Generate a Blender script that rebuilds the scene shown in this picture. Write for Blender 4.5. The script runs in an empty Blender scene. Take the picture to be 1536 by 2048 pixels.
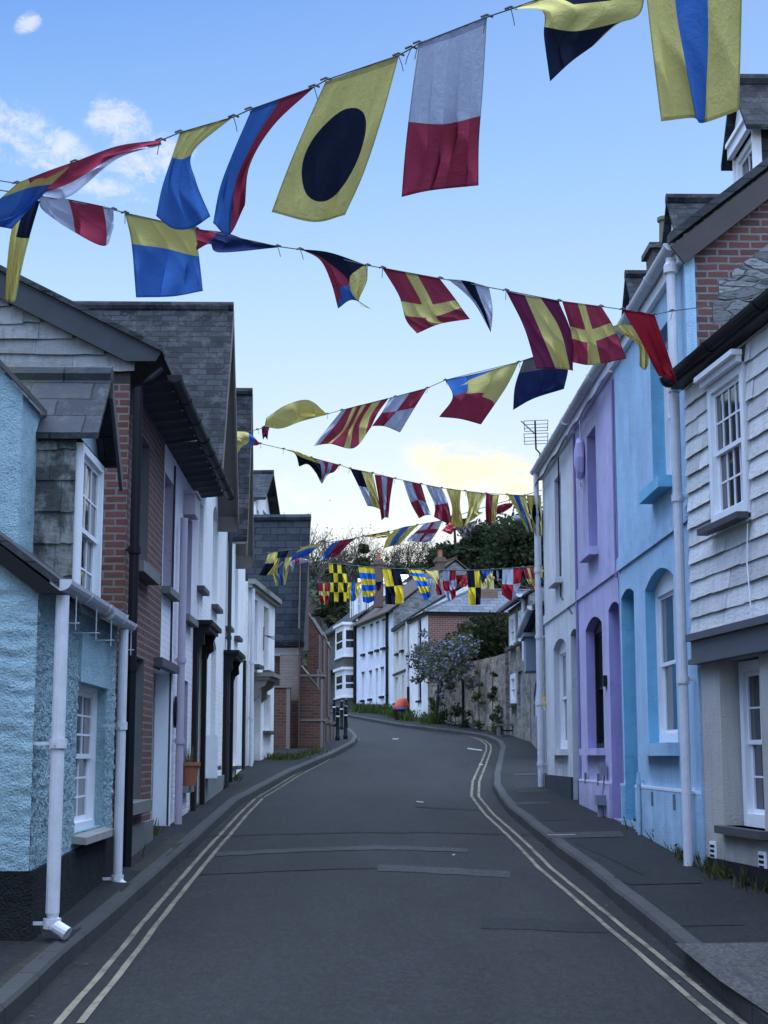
import bpy, math, random
from mathutils import Vector, Matrix
random.seed(7)
SC = bpy.context.scene
COL = SC.collection
R = math.radians

# ------------------------------------------------------------------ camera
FPX = 3076.0
PITCH = math.atan(488 / FPX)
CT, ST = math.cos(PITCH), math.sin(PITCH)
EYE = 1.6
cam = bpy.data.cameras.new('camera')
co = bpy.data.objects.new('camera', cam)
COL.objects.link(co)
co.location = (0, 0, EYE)
co.rotation_euler = (R(90) + PITCH, 0, 0)
cam.sensor_fit = 'HORIZONTAL'
cam.sensor_width = 36
cam.lens = 36 * FPX / 1536
cam.clip_end = 2000
cam.clip_start = 0.1
SC.camera = co
SC.view_settings.view_transform = 'Standard'
SC.view_settings.look = 'None'
SC.view_settings.exposure = 0.5
SC.view_settings.gamma = 1.0
SC.render.resolution_x, SC.render.resolution_y = 768, 1024
SC.cycles.max_bounces = 6
SC.cycles.use_denoising = True

def ray(px, py):
    """pixel of the survey grid -> (dX/dY, dZ/dY)"""
    u = (px - 768) / FPX
    v = (1024 - py) / FPX
    Y = CT - v * ST
    return u / Y, (ST + v * CT) / Y

def at(px, py, Y):
    a, b = ray(px, py)
    return Vector((a * Y, Y, EYE + b * Y))

# ------------------------------------------------------------------ node helpers
class NT:
    def __init__(s, tree): s.t = tree; s.n = tree.nodes; s.l = tree.links
    def new(s, typ, **kw):
        n = s.n.new(typ)
        for k, v in kw.items(): setattr(n, k, v)
        return n
    def put(s, sock, v):
        if hasattr(v, 'is_output') or isinstance(v, bpy.types.NodeSocket): s.l.new(v, sock)
        elif v is not None: sock.default_value = v
    def m(s, op, a, b=None, c=None, clamp=False):
        n = s.new('ShaderNodeMath', operation=op); n.use_clamp = clamp
        s.put(n.inputs[0], a)
        if b is not None: s.put(n.inputs[1], b)
        if c is not None: s.put(n.inputs[2], c)
        return n.outputs[0]
    def mix(s, f, a, b, mode='MIX'):
        n = s.new('ShaderNodeMix', data_type='RGBA', blend_type=mode)
        s.put(n.inputs[0], f); s.put(n.inputs[6], c4(a)); s.put(n.inputs[7], c4(b))
        return n.outputs[2]
    def vm(s, op, a, b=None):
        n = s.new('ShaderNodeVectorMath', operation=op)
        s.put(n.inputs[0], a)
        if b is not None: s.put(n.inputs[1], b)
        return n.outputs['Value'] if op in ('LENGTH', 'DOT_PRODUCT') else n.outputs[0]
    def noise(s, vec, scale, detail=4, rough=.6, out='Fac'):
        n = s.new('ShaderNodeTexNoise'); s.put(n.inputs['Vector'], vec)
        n.inputs['Scale'].default_value = scale; n.inputs['Detail'].default_value = detail
        n.inputs['Roughness'].default_value = rough
        return n.outputs[out]
    def sep(s, vec):
        n = s.new('ShaderNodeSeparateXYZ'); s.put(n.inputs[0], vec); return n.outputs
    def comb(s, x, y, z=0.0):
        n = s.new('ShaderNodeCombineXYZ')
        for i, v in enumerate((x, y, z)): s.put(n.inputs[i], v)
        return n.outputs[0]
    def rng(s, v, a, b, c=0.0, d=1.0, smooth=False):
        n = s.new('ShaderNodeMapRange'); n.clamp = True
        if smooth: n.interpolation_type = 'SMOOTHSTEP'
        s.put(n.inputs[0], v)
        for i, q in enumerate((a, b, c, d)): s.put(n.inputs[1 + i], q)
        return n.outputs[0]
    def ramp(s, fac, stops):
        n = s.new('ShaderNodeValToRGB'); s.put(n.inputs[0], fac)
        e = n.color_ramp.elements
        while len(e) < len(stops): e.new(0.5)
        for q, (p, col) in zip(e, stops): q.position = p; q.color = c4(col)
        return n.outputs[0]

def c4(c):
    if isinstance(c, (tuple, list)) and len(c) == 3: return (c[0], c[1], c[2], 1.0)
    return c

# ------------------------------------------------------------------ world: sky
SUN_AZ, SUN_EL = R(0.8), R(4.0)
w = bpy.data.worlds.new('World'); SC.world = w; w.use_nodes = True
t = NT(w.node_tree); t.n.clear()
tc = t.new('ShaderNodeTexCoord').outputs['Generated']
x_, y_, z_ = t.sep(tc)
sky = t.new('ShaderNodeTexSky', sky_type='NISHITA'); sky.sun_disc = False
sky.sun_elevation = SUN_EL; sky.sun_rotation = SUN_AZ
sky.dust_density = 0.3; sky.ozone_density = 3.0
grad = t.ramp(z_, [(0.0, (.84, .89, .95)), (.12, (.80, .90, .98)), (.20, (.67, .83, .98)), (.28, (.50, .72, .98)), (.37, (.30, .54, .95)),
                   (.47, (.14, .335, .85)), (.60, (.30, .46, .84)), (1.0, (.60, .67, .82))])
# paler towards the sun's side of the sky, deeper blue away from it
lat = t.rng(x_, -.28, .25, 0.0, 1.0)
grad = t.mix(t.m('MULTIPLY', t.m('MULTIPLY', lat, t.rng(z_, .15, .5, 0, 1)), .42), grad, (.52, .72, 1.0))
sund = Vector((math.sin(SUN_AZ) * math.cos(SUN_EL), math.cos(SUN_AZ) * math.cos(SUN_EL), math.sin(SUN_EL)))
glow = t.m('POWER', t.m('MAXIMUM', t.vm('DOT_PRODUCT', tc, tuple(sund)), 0.0), 240.0)
grad = t.mix(t.m('MULTIPLY', glow, .65), grad, (1.05, 1.0, .90))
# brightness added to the unseen sky overhead and behind the viewer, lighting the street
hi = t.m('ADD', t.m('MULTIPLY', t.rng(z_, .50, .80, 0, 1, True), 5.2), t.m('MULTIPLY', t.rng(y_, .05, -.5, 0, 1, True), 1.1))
def blob(px, py, rx, ry, tilt=0.0):
    d = Vector((*ray(px, py), 0)); v = Vector((d.x, 1.0, d.y)).normalized()
    dx = t.m('SUBTRACT', x_, v.x); dz = t.m('SUBTRACT', z_, v.z)
    ca, sa = math.cos(tilt), math.sin(tilt)
    p = t.m('ADD', t.m('MULTIPLY', dx, ca), t.m('MULTIPLY', dz, sa))
    q = t.m('SUBTRACT', t.m('MULTIPLY', dz, ca), t.m('MULTIPLY', dx, sa))
    e = t.m('ADD', t.m('POWER', t.m('ABSOLUTE', t.m('DIVIDE', p, rx / FPX)), 2.0), t.m('POWER', t.m('ABSOLUTE', t.m('DIVIDE', q, ry / FPX)), 2.0))
    r = t.m('SUBTRACT', 1.0, t.m('SQRT', e))
    return t.m('MULTIPLY', r, t.rng(y_, 0.0, .2))
wrp = t.vm('MULTIPLY', t.vm('SUBTRACT', t.noise(tc, 30.0, 4, .6, 'Color'), (.5, .5, .5)), (.05, .05, .05))
nz = t.noise(t.vm('ADD', t.vm('MULTIPLY', tc, (1.0, .6, 1.7)), wrp), 21.0, 12, .70)
nz2 = t.noise(tc, 11.0, 5, .6)
def cloudmask(bl, k=1.0, lo=0.0):
    mx = None
    for b in bl:
        q = blob(*b); mx = q if mx is None else t.m('MAXIMUM', mx, q)
    val = t.m('ADD', t.m('MULTIPLY', mx, .75), t.m('MULTIPLY', t.m('SUBTRACT', nz, .5), 3.6))
    if lo: val = t.m('ADD', val, lo)
    val = t.m('MULTIPLY', t.rng(val, .10, 1.0, 0, 1, True), t.rng(mx, -.1, .35, 0, 1, True))
    return t.m('MULTIPLY', val, k)
mk = cloudmask([(40, 285, 150, 75, -.5), (235, 240, 85, 50, -.4), (300, 335, 120, 75, .35), (215, 375, 90, 30, .1), (130, 300, 80, 40, -.5), (58, 45, 34, 18, .6)], .78)
grad = t.mix(mk, grad, t.mix(nz2, (.72, .80, .96), (1.0, .97, .92)))
mw = cloudmask([(960, 950, 170, 80, -.3), (1030, 980, 150, 62, -.3), (915, 925, 110, 45, -.2)], 1.0, .28)
grad = t.mix(mw, grad, t.mix(nz2, (.98, .88, .68), (1.08, .97, .66)))
mf = cloudmask([(545, 975, 90, 60, -.5), (600, 1000, 70, 26, 0), (560, 1090, 60, 40, 0)], .6)
grad = t.mix(mf, grad, (1.0, .95, .88))
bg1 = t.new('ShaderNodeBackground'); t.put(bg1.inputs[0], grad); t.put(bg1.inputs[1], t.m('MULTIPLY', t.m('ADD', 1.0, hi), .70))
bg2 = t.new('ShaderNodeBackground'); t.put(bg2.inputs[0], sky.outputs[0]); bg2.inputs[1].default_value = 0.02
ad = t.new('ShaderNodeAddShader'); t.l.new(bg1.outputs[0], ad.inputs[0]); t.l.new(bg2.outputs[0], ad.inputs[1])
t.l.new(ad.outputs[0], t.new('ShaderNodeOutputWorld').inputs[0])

sl = bpy.data.lights.new('sun', 'SUN'); sl.energy = 2.0; sl.angle = R(.5); sl.color = (1, .88, .7)
so = bpy.data.objects.new('sun', sl); COL.objects.link(so)
so.location = (0, 100, 40)
so.rotation_euler = sund.to_track_quat('Z', 'Y').to_euler()

# ------------------------------------------------------------------ mesh helpers
class MB:
    def __init__(s, o=1): s.v = []; s.f = []; s.uv = {}; s.o = o
    def face(s, pts):
        i = len(s.v); s.v.extend([tuple(p) for p in pts]); s.f.append(tuple(range(i, i + len(pts))))
    def box(s, x0, x1, y0, y1, z0, z1):
        i = len(s.v)
        s.v += [(x0, y0, z0), (x1, y0, z0), (x1, y1, z0), (x0, y1, z0), (x0, y0, z1), (x1, y0, z1), (x1, y1, z1), (x0, y1, z1)]
        for q in ((0, 3, 2, 1), (4, 5, 6, 7), (0, 1, 5, 4), (1, 2, 6, 5), (2, 3, 7, 6), (3, 0, 4, 7)): s.f.append(tuple(i + k for k in q))
    def obox(s, x0, x1, a, b, z0, z1):
        """a, b are distances out of the facade"""
        s.box(x0, x1, s.o * a, s.o * b, z0, z1)
    def slab(s, top, down):
        top = [Vector(p) for p in top]; d = Vector(down); n = len(top); i = len(s.v)
        s.v += [tuple(p) for p in top] + [tuple(p + d) for p in top]
        s.f.append(tuple(range(i, i + n))); s.f.append(tuple(range(i + 2 * n - 1, i + n - 1, -1)))
        for k in range(n):
            k2 = (k + 1) % n; s.f.append((i + k, i + n + k, i + n + k2, i + k2))
    def tube(s, pts, r, n=8, caps=True):
        pts = [Vector(p) for p in pts]
        rs = r if isinstance(r, (list, tuple)) else [r] * len(pts)
        i0 = len(s.v)
        for k, p in enumerate(pts):
            d = (pts[min(k + 1, len(pts) - 1)] - pts[max(k - 1, 0)])
            if d.length < 1e-9: d = Vector((0, 0, 1))
            d.normalize()
            a = Vector((0, 0, 1)) if abs(d.z) < .9 else Vector((1, 0, 0))
            e1 = d.cross(a).normalized(); e2 = d.cross(e1)
            for j in range(n):
                an = 2 * math.pi * j / n
                s.v.append(tuple(p + (e1 * math.cos(an) + e2 * math.sin(an)) * rs[k]))
        for k in range(len(pts) - 1):
            for j in range(n):
                a = i0 + k * n + j; b = i0 + k * n + (j + 1) % n
                s.f.append((a, b, b + n, a + n))
        if caps and n > 2:
            s.f.append(tuple(i0 + j for j in range(n))); s.f.append(tuple(i0 + (len(pts) - 1) * n + j for j in range(n - 1, -1, -1)))
    def lathe(s, prof, cx=0, cy=0, n=14):
        i0 = len(s.v)
        for r, z in prof:
            for j in range(n):
                an = 2 * math.pi * j / n; s.v.append((cx + r * math.cos(an), cy + r * math.sin(an), z))
        for k in range(len(prof) - 1):
            for j in range(n):
                a = i0 + k * n + j; b = i0 + k * n + (j + 1) % n
                s.f.append((a, b, b + n, a + n))
        s.f.append(tuple(i0 + j for j in range(n - 1, -1, -1))); s.f.append(tuple(i0 + (len(prof) - 1) * n + j for j in range(n)))
    def halfpipe(s, p0, p1, r, n=8):
        """half round gutter from p0 to p1, open to the sky, with end caps"""
        p0, p1 = Vector(p0), Vector(p1); d = (p1 - p0).normalized(); e = d.cross(Vector((0, 0, 1))).normalized()
        prof = [e * (r * math.cos(math.pi * k / n)) - Vector((0, 0, 1)) * (r * math.sin(math.pi * k / n)) for k in range(n + 1)]
        inn = [q * .86 for q in prof]
        loop = prof + inn[::-1]
        i = len(s.v); m = len(loop)
        s.v += [tuple(p0 + q) for q in loop] + [tuple(p1 + q) for q in loop]
        for k in range(m):
            k2 = (k + 1) % m; s.f.append((i + k, i + k2, i + m + k2, i + m + k))
        s.face([p0 + q for q in prof]); s.face([p1 + q for q in prof])
    def build(s, name, mat, parent=None, smooth=False):
        me = bpy.data.meshes.new(name); me.from_pydata(s.v, [], s.f); me.update()
        ms = mat if isinstance(mat, (list, tuple)) else [mat]
        for q in ms: me.materials.append(q)
        if smooth:
            me.polygons.foreach_set('use_smooth', [True] * len(me.polygons))
        o = bpy.data.objects.new(name, me); COL.objects.link(o)
        if parent: o.parent = parent
        return o

def tag(o, label=None, cat=None, group=None, kind=None):
    if label: o['label'] = label
    if cat: o['category'] = cat
    if group: o['group'] = group
    if kind: o['kind'] = kind
    return o

def thing(name, label, cat, loc=(0, 0, 0), rz=0, group=None):
    o = bpy.data.objects.new(name, None); COL.objects.link(o)
    o.location = loc; o.rotation_euler = (0, 0, rz); o.empty_display_size = .3
    return tag(o, label, cat, group)

def copy_tree(o, parent=None):
    c = o.copy(); COL.objects.link(c)
    if parent: c.parent = parent
    for ch in list(o.children): copy_tree(ch, c)
    return c

def interp(knots, x):
    if x <= knots[0][0]: return knots[0][1]
    if x >= knots[-1][0]: return knots[-1][1]
    for i in range(len(knots) - 1):
        a, b = knots[i], knots[i + 1]
        if a[0] <= x <= b[0]:
            h = b[0] - a[0]; u = (x - a[0]) / h
            def sl(j):
                if j <= 0 or j >= len(knots) - 1: return None
                return (knots[j + 1][1] - knots[j - 1][1]) / (knots[j + 1][0] - knots[j - 1][0])
            d = (b[1] - a[1]) / h; m0 = sl(i); m1 = sl(i + 1)
            m0 = d if m0 is None else m0; m1 = d if m1 is None else m1
            return a[1] * (1 + 2 * u) * (1 - u) ** 2 + m0 * h * u * (1 - u) ** 2 + b[1] * u * u * (3 - 2 * u) + m1 * h * u * u * (u - 1)

# ------------------------------------------------------------------ ground profile of the climbing street
ZK = [(-40, -.9), (0, .0), (8, .2), (11.4, .31), (15.5, .52), (19, .69), (23.7, .86), (28, 1.03), (33, 1.31), (40, 1.69), (47, 2.08), (60, 2.8), (93, 4.6), (140, 7.2), (400, 20)]
KERB = .11
def zp(Y): return interp(ZK, Y)          # pavement level
def zr(Y): return zp(Y) - KERB           # road level
def ground(px, py, fn=zp):
    a, b = ray(px, py)
    lo, hi = 3.0, 140.0
    # first crossing along the line of sight
    Y = lo
    while Y < hi:
        if EYE + b * Y <= fn(Y): break
        Y += .25
    l2, h2 = Y - .25, Y
    for _ in range(30):
        m = (l2 + h2) / 2
        if EYE + b * m <= fn(m): h2 = m
        else: l2 = m
    return Vector((a * h2, h2, fn(h2)))

# ------------------------------------------------------------------ materials
MATS = {}
def mat(name):
    def deco(fn):
        MATS[name] = fn; return fn
    return deco
_cache = {}
def new_mat(key):
    m = bpy.data.materials.new(key); m.use_nodes = True
    q = NT(m.node_tree); q.n.clear()
    b = q.new('ShaderNodeBsdfPrincipled'); o = q.new('ShaderNodeOutputMaterial')
    q.l.new(b.outputs[0], o.inputs[0])
    return m, q, b
def bump(q, b, h, strength=.5, dist=.02):
    n = q.new('ShaderNodeBump'); n.inputs['Strength'].default_value = strength; n.inputs['Distance'].default_value = dist
    q.put(n.inputs['Height'], h); q.l.new(n.outputs[0], b.inputs['Normal'])
def objco(q): return q.new('ShaderNodeTexCoord').outputs['Object']
def wallvec(q):
    """(along the wall, height) whichever way the wall runs"""
    x, y, z = q.sep(objco(q))
    return q.comb(q.m('ADD', x, y), z, 0.0)

def plain(key, col, rough=.6, var=.06, metal=0.0, spec=.4):
    if key in _cache: return _cache[key]
    m, q, b = new_mat(key); oc = objco(q)
    n = q.noise(oc, 6, 5); n2 = q.noise(oc, 45, 3)
    f = q.m('ADD', q.m('MULTIPLY', n, .7), q.m('MULTIPLY', n2, .3))
    q.put(b.inputs['Base Color'], q.mix(f, tuple(c * (1 - 2 * var) for c in col), tuple(min(1, c * (1 + 2 * var)) for c in col)))
    b.inputs['Roughness'].default_value = rough; b.inputs['Metallic'].default_value = metal
    b.inputs['Specular IOR Level'].default_value = spec
    _cache[key] = m; return m

def render_wall(key, col, streak=.25, grit=.25, dirt=(.12, .13, .13), lump=.4):
    """painted masonry render: weather streaks, grime and a gritty lumpy skin"""
    if key in _cache: return _cache[key]
    m, q, b = new_mat(key); oc = objco(q)
    big = q.noise(oc, 1.3, 5)
    st = q.noise(q.vm('MULTIPLY', oc, (7.0, 7.0, .55)), 1.6, 6, .65)
    fine = q.noise(oc, 60, 3)
    c = q.mix(q.rng(big, .3, .7), tuple(v * .84 for v in col), tuple(min(1, v * 1.10) for v in col))
    c = q.mix(q.m('MULTIPLY', q.rng(st, .47, .72), streak * 1.3), c, dirt)
    z = q.sep(oc)[2]; low = q.m('MULTIPLY', q.rng(q.m('ADD', z, q.m('MULTIPLY', q.noise(oc, 3.5, 6, .7), .9)), .95, .35), .45)
    c = q.mix(low, c, q.mix(.5, dirt, (.05, .06, .04)))
    vc = q.new('ShaderNodeTexVoronoi', feature='DISTANCE_TO_EDGE'); vc.inputs['Scale'].default_value = .8
    q.put(vc.inputs['Vector'], q.vm('ADD', oc, q.vm('MULTIPLY', q.noise(oc, 2.2, 7, .75, 'Color'), (.8, .8, .8))))
    ck = q.m('MULTIPLY', q.rng(vc.outputs['Distance'], .007, .001), q.rng(q.noise(oc, .7, 2), .5, .58)); c = q.mix(q.m('MULTIPLY', ck, .6), c, tuple(v * .3 for v in col))
    spot = q.m('MULTIPLY', q.rng(q.noise(oc, 9, 8, .7), .63, .72), .35)
    c = q.mix(spot, c, tuple(v * .55 for v in col))
    q.put(b.inputs['Base Color'], c)
    b.inputs['Roughness'].default_value = .82; b.inputs['Specular IOR Level'].default_value = .25
    h = q.m('ADD', q.m('MULTIPLY', q.noise(oc, 5, 5), lump), q.m('MULTIPLY', fine, grit))
    bump(q, b, h, .9, .05)
    _cache[key] = m; return m

def roughcast(key, col):
    if key in _cache: return _cache[key]
    m, q, b = new_mat(key); oc = objco(q)
    v = q.new('ShaderNodeTexVoronoi'); v.inputs['Scale'].default_value = 26; q.put(v.inputs['Vector'], q.vm('ADD', oc, q.vm('MULTIPLY', q.noise(oc, 9, 3, .6, 'Color'), (.25, .25, .25))))
    n = q.noise(oc, 12, 8, .7); big = q.noise(oc, 1.2, 4)
    h = q.m('ADD', q.m('MULTIPLY', v.outputs['Distance'], -.6), q.m('MULTIPLY', n, 1.1))
    c = q.mix(q.rng(big, .3, .7), tuple(x * .88 for x in col), tuple(x * 1.08 for x in col))
    c = q.mix(q.m('MULTIPLY', q.rng(n, .60, .70), .55), c, tuple(x * .45 for x in col))
    q.put(b.inputs['Base Color'], c); b.inputs['Roughness'].default_value = .8
    bump(q, b, h, 1.0, .06)
    _cache[key] = m; return m

def bricks(key, c1, c2, mortar, bw=.225, bh=.075, ms=.012, paint=None, strength=.7, dirt=.25):
    if key in _cache: return _cache[key]
    m, q, b = new_mat(key); vec = wallvec(q); oc = objco(q)
    wob = q.vm('MULTIPLY', q.vm('SUBTRACT', q.noise(oc, 7, 3, .6, 'Color'), (.5, .5, .5)), (.018, .018, 0))
    t_ = q.new('ShaderNodeTexBrick'); q.put(t_.inputs['Vector'], q.vm('ADD', vec, wob))
    t_.inputs['Scale'].default_value = 1.0; t_.inputs['Brick Width'].default_value = bw; t_.inputs['Row Height'].default_value = bh
    t_.inputs['Mortar Size'].default_value = ms; t_.inputs['Mortar Smooth'].default_value = .25; t_.inputs['Bias'].default_value = -.1
    big = q.noise(oc, 1.6, 5)
    if paint is None:
        t_.inputs['Color1'].default_value = c4(c1); t_.inputs['Color2'].default_value = c4(c2); t_.inputs['Mortar'].default_value = c4(mortar)
        c = q.mix(q.m('MULTIPLY', q.noise(oc, 18, 6), .5), t_.outputs[0], q.mix(.5, t_.outputs[0], tuple(x * .4 for x in c1)))
        c = q.mix(q.m('MULTIPLY', q.rng(big, .5, .75), dirt), c, (.06, .055, .055))
    else:
        st = q.noise(q.vm('MULTIPLY', oc, (7, 7, .6)), 1.5, 6, .65)
        c = q.mix(q.rng(big, .3, .7), tuple(x * .92 for x in paint), tuple(min(1, x * 1.05) for x in paint))
        c = q.mix(q.m('MULTIPLY', q.rng(st, .52, .8), dirt), c, (.16, .16, .16))
    q.put(b.inputs['Base Color'], c); b.inputs['Roughness'].default_value = .85; b.inputs['Specular IOR Level'].default_value = .2
    h = q.m('ADD', q.m('MULTIPLY', t_.outputs[1], -1.0), q.m('MULTIPLY', q.noise(oc, 35, 4), .35))
    bump(q, b, h, strength, .015)
    _cache[key] = m; return m

def rubble(key, c1, c2, mortar, scale=5.0, flat=2.2):
    """coursed slate-stone rubble"""
    if key in _cache: return _cache[key]
    m, q, b = new_mat(key); oc = objco(q)
    wob = q.vm('MULTIPLY', q.noise(oc, 4, 3, .6, 'Color'), (.12, .12, .12))
    vec = q.vm('MULTIPLY', q.vm('ADD', oc, wob), (1, 1, flat))
    v = q.new('ShaderNodeTexVoronoi', feature='DISTANCE_TO_EDGE'); v.inputs['Scale'].default_value = scale; q.put(v.inputs['Vector'], vec)
    v2 = q.new('ShaderNodeTexVoronoi'); v2.inputs['Scale'].default_value = scale; q.put(v2.inputs['Vector'], vec)
    r = q.sep(v2.outputs['Color'])[0]
    c = q.mix(r, c1, c2); c = q.mix(q.m('MULTIPLY', q.noise(oc, 22, 6), .5), c, tuple(x * .4 for x in c1))
    e = q.rng(v.outputs['Distance'], .01, .07)
    c = q.mix(e, mortar, c)
    q.put(b.inputs['Base Color'], c); b.inputs['Roughness'].default_value = .9
    bump(q, b, q.m('ADD', e, q.m('MULTIPLY', q.noise(oc, 30, 4), .4)), .9, .03)
    _cache[key] = m; return m

def slates(key, c1, c2, axis='x', bw=.3, bh=.2, lichen=.4, moss=(.10, .10, .05)):
    if key in _cache: return _cache[key]
    m, q, b = new_mat(key); oc = objco(q); x, y, z = q.sep(oc)
    vec = q.comb(x, q.m('MULTIPLY', z, 1.45)) if axis == 'x' else q.comb(y, q.m('MULTIPLY', z, 1.3))
    wob = q.vm('MULTIPLY', q.vm('SUBTRACT', q.noise(oc, 5, 3, .6, 'Color'), (.5, .5, .5)), (.03, .02, 0))
    t_ = q.new('ShaderNodeTexBrick'); q.put(t_.inputs['Vector'], q.vm('ADD', vec, wob))
    t_.inputs['Scale'].default_value = 1.0; t_.inputs['Brick Width'].default_value = bw; t_.inputs['Row Height'].default_value = bh
    t_.inputs['Mortar Size'].default_value = .008; t_.inputs['Mortar Smooth'].default_value = .1
    t_.inputs['Color1'].default_value = c4(c1); t_.inputs['Color2'].default_value = c4(c2); t_.inputs['Mortar'].default_value = (.012, .012, .014, 1)
    c = q.mix(q.m('MULTIPLY', q.rng(q.noise(oc, 4.5, 10, .8), .50, .63), lichen), t_.outputs[0], (.10, .108, .11))
    c = q.mix(q.m('MULTIPLY', q.rng(q.noise(oc, 1.1, 6, .7), .55, .72), lichen), c, moss)
    c = q.mix(q.m('MULTIPLY', q.noise(oc, 14, 5), .35), c, tuple(k * .4 for k in c1))
    q.put(b.inputs['Base Color'], c); b.inputs['Roughness'].default_value = .75; b.inputs['Specular IOR Level'].default_value = .15
    # each slate tilts over the one below
    row = q.m('FRACT', q.m('DIVIDE', q.sep(q.vm('ADD', vec, wob))[1], bh))
    h = q.m('ADD', q.m('MULTIPLY', q.m('SUBTRACT', 1.0, row), .8), q.m('MULTIPLY', t_.outputs[1], -.9))
    h = q.m('ADD', h, q.m('MULTIPLY', q.noise(oc, 25, 4), .25))
    bump(q, b, h, .8, .02)
    _cache[key] = m; return m

def hung(key, col, streak=.35, dark=(.05, .05, .05)):
    """single hung slates, painted or weathered"""
    if key in _cache: return _cache[key]
    m, q, b = new_mat(key); oc = objco(q)
    rp = q.new('ShaderNodeNewGeometry').outputs['Random Per Island']
    a = q.noise(q.vm('MULTIPLY', oc, (3, 3, 1)), 3.5, 8, .7); st = q.noise(q.vm('MULTIPLY', oc, (9, 9, .8)), 2.0, 6, .65)
    c = q.mix(rp, tuple(x * .78 for x in col), tuple(min(1, x * 1.12) for x in col))
    c = q.mix(q.m('MULTIPLY', q.rng(a, .48, .68), streak), c, dark)
    c = q.mix(q.m('MULTIPLY', q.rng(st, .55, .75), streak * .8), c, dark)
    if streak > .7: c = q.mix(q.m('MULTIPLY', q.rng(q.noise(oc, 2.6, 8, .7), .46, .56), .85), c, dark)
    q.put(b.inputs['Base Color'], c); b.inputs['Roughness'].default_value = .7
    bump(q, b, q.m('ADD', q.noise(q.vm('MULTIPLY', oc, (4, 4, 9)), 3.0, 6, .6), q.m('MULTIPLY', q.noise(oc, 40, 4), .3)), .6, .02)
    _cache[key] = m; return m

def asphalt(key, lo, hi, grit=75, seams=True, patch=0.0):
    m, q, b = new_mat(key); oc = objco(q)
    f = q.noise(oc, grit, 6, .85); big = q.noise(q.vm('MULTIPLY', oc, (1.6, .35, 1)), .8, 7, .65); md = q.noise(oc, 2.4, 8, .75)
    c = q.mix(q.rng(big, .36, .64), lo, hi)
    f3 = q.noise(q.vm('MULTIPLY', oc, (1, .45, 1)), 24, 7, .85); c = q.mix(q.m('MULTIPLY', q.rng(f3, .50, .68), .75), c, tuple(x * 2.0 for x in hi)); c = q.mix(q.m('MULTIPLY', q.rng(f3, .49, .33), .7), c, tuple(x * .35 for x in lo))
    c = q.mix(q.m('MULTIPLY', q.rng(md, .5, .75), .45), c, tuple(x * .62 for x in lo))
    c = q.mix(q.m('MULTIPLY', q.rng(f, .53, .66), .7), c, tuple(min(1, x * 2.8) for x in hi))
    c = q.mix(q.m('MULTIPLY', q.rng(f, .47, .34), .7), c, tuple(x * .3 for x in lo))
    c = q.mix(q.m('MULTIPLY', q.rng(q.noise(oc, .9, 9, .8), .58, .70), .5), c, tuple(x * .45 for x in lo))
    # tyre-polished tracks along the carriageway and the odd crack
    v = q.new('ShaderNodeTexVoronoi', feature='DISTANCE_TO_EDGE'); v.inputs['Scale'].default_value = .55
    q.put(v.inputs['Vector'], q.vm('ADD', oc, q.vm('MULTIPLY', q.noise(oc, 1.6, 6, .7, 'Color'), (.9, .9, 0))))
    crack = q.m('MULTIPLY', q.rng(v.outputs['Distance'], .006, .001), q.rng(q.noise(oc, .5, 2), .52, .6))
    c = q.mix(q.m('MULTIPLY', crack, .7), c, (.008, .008, .009))
    q.put(b.inputs['Base Color'], c); b.inputs['Roughness'].default_value = .85; b.inputs['Specular IOR Level'].default_value = .2
    bump(q, b, f, .5, .01)
    return m

M_WHITE = plain('white_gloss', (.72, .74, .78), .35)
M_PIPE = plain('white_pipe', (.52, .53, .58), .5, .17)
M_GUTTER = plain('grey_white_gutter', (.46, .48, .52), .45, .14)
M_BLACK = plain('black_paint', (.006, .0065, .008), .5, .06, 0, .2)
M_LEAD = plain('dark_fascia', (.034, .038, .046), .6, .15, 0, .2)
M_WOOD = plain('weathered_board', (.045, .038, .038), .7, .2)
M_BROWN = plain('brown_soffit', (.115, .10, .09), .7, .15)
M_SILL = plain('slate_sill', (.055, .055, .058), .6, .2)
M_CONC = plain('concrete', (.13, .13, .125), .85, .2)
M_STONE = plain('pale_dressed_stone', (.17, .155, .135), .85, .15)
M_TERRA = plain('terracotta', (.28, .10, .05), .8, .2)
def glass_mat():
    m, q, b = new_mat('window_glass'); oc = objco(q)
    q.put(b.inputs['Base Color'], q.mix(q.noise(oc, 1.5, 3), (.010, .011, .013), (.035, .037, .04)))
    b.inputs['Roughness'].default_value = .04; b.inputs['Specular IOR Level'].default_value = .75
    bump(q, b, q.noise(oc, 1.8, 2), .08, .05)
    return m
M_GLASS = glass_mat()
M_CURTAIN = plain('net_curtain', (.42, .43, .45), .9, .12)

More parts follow.
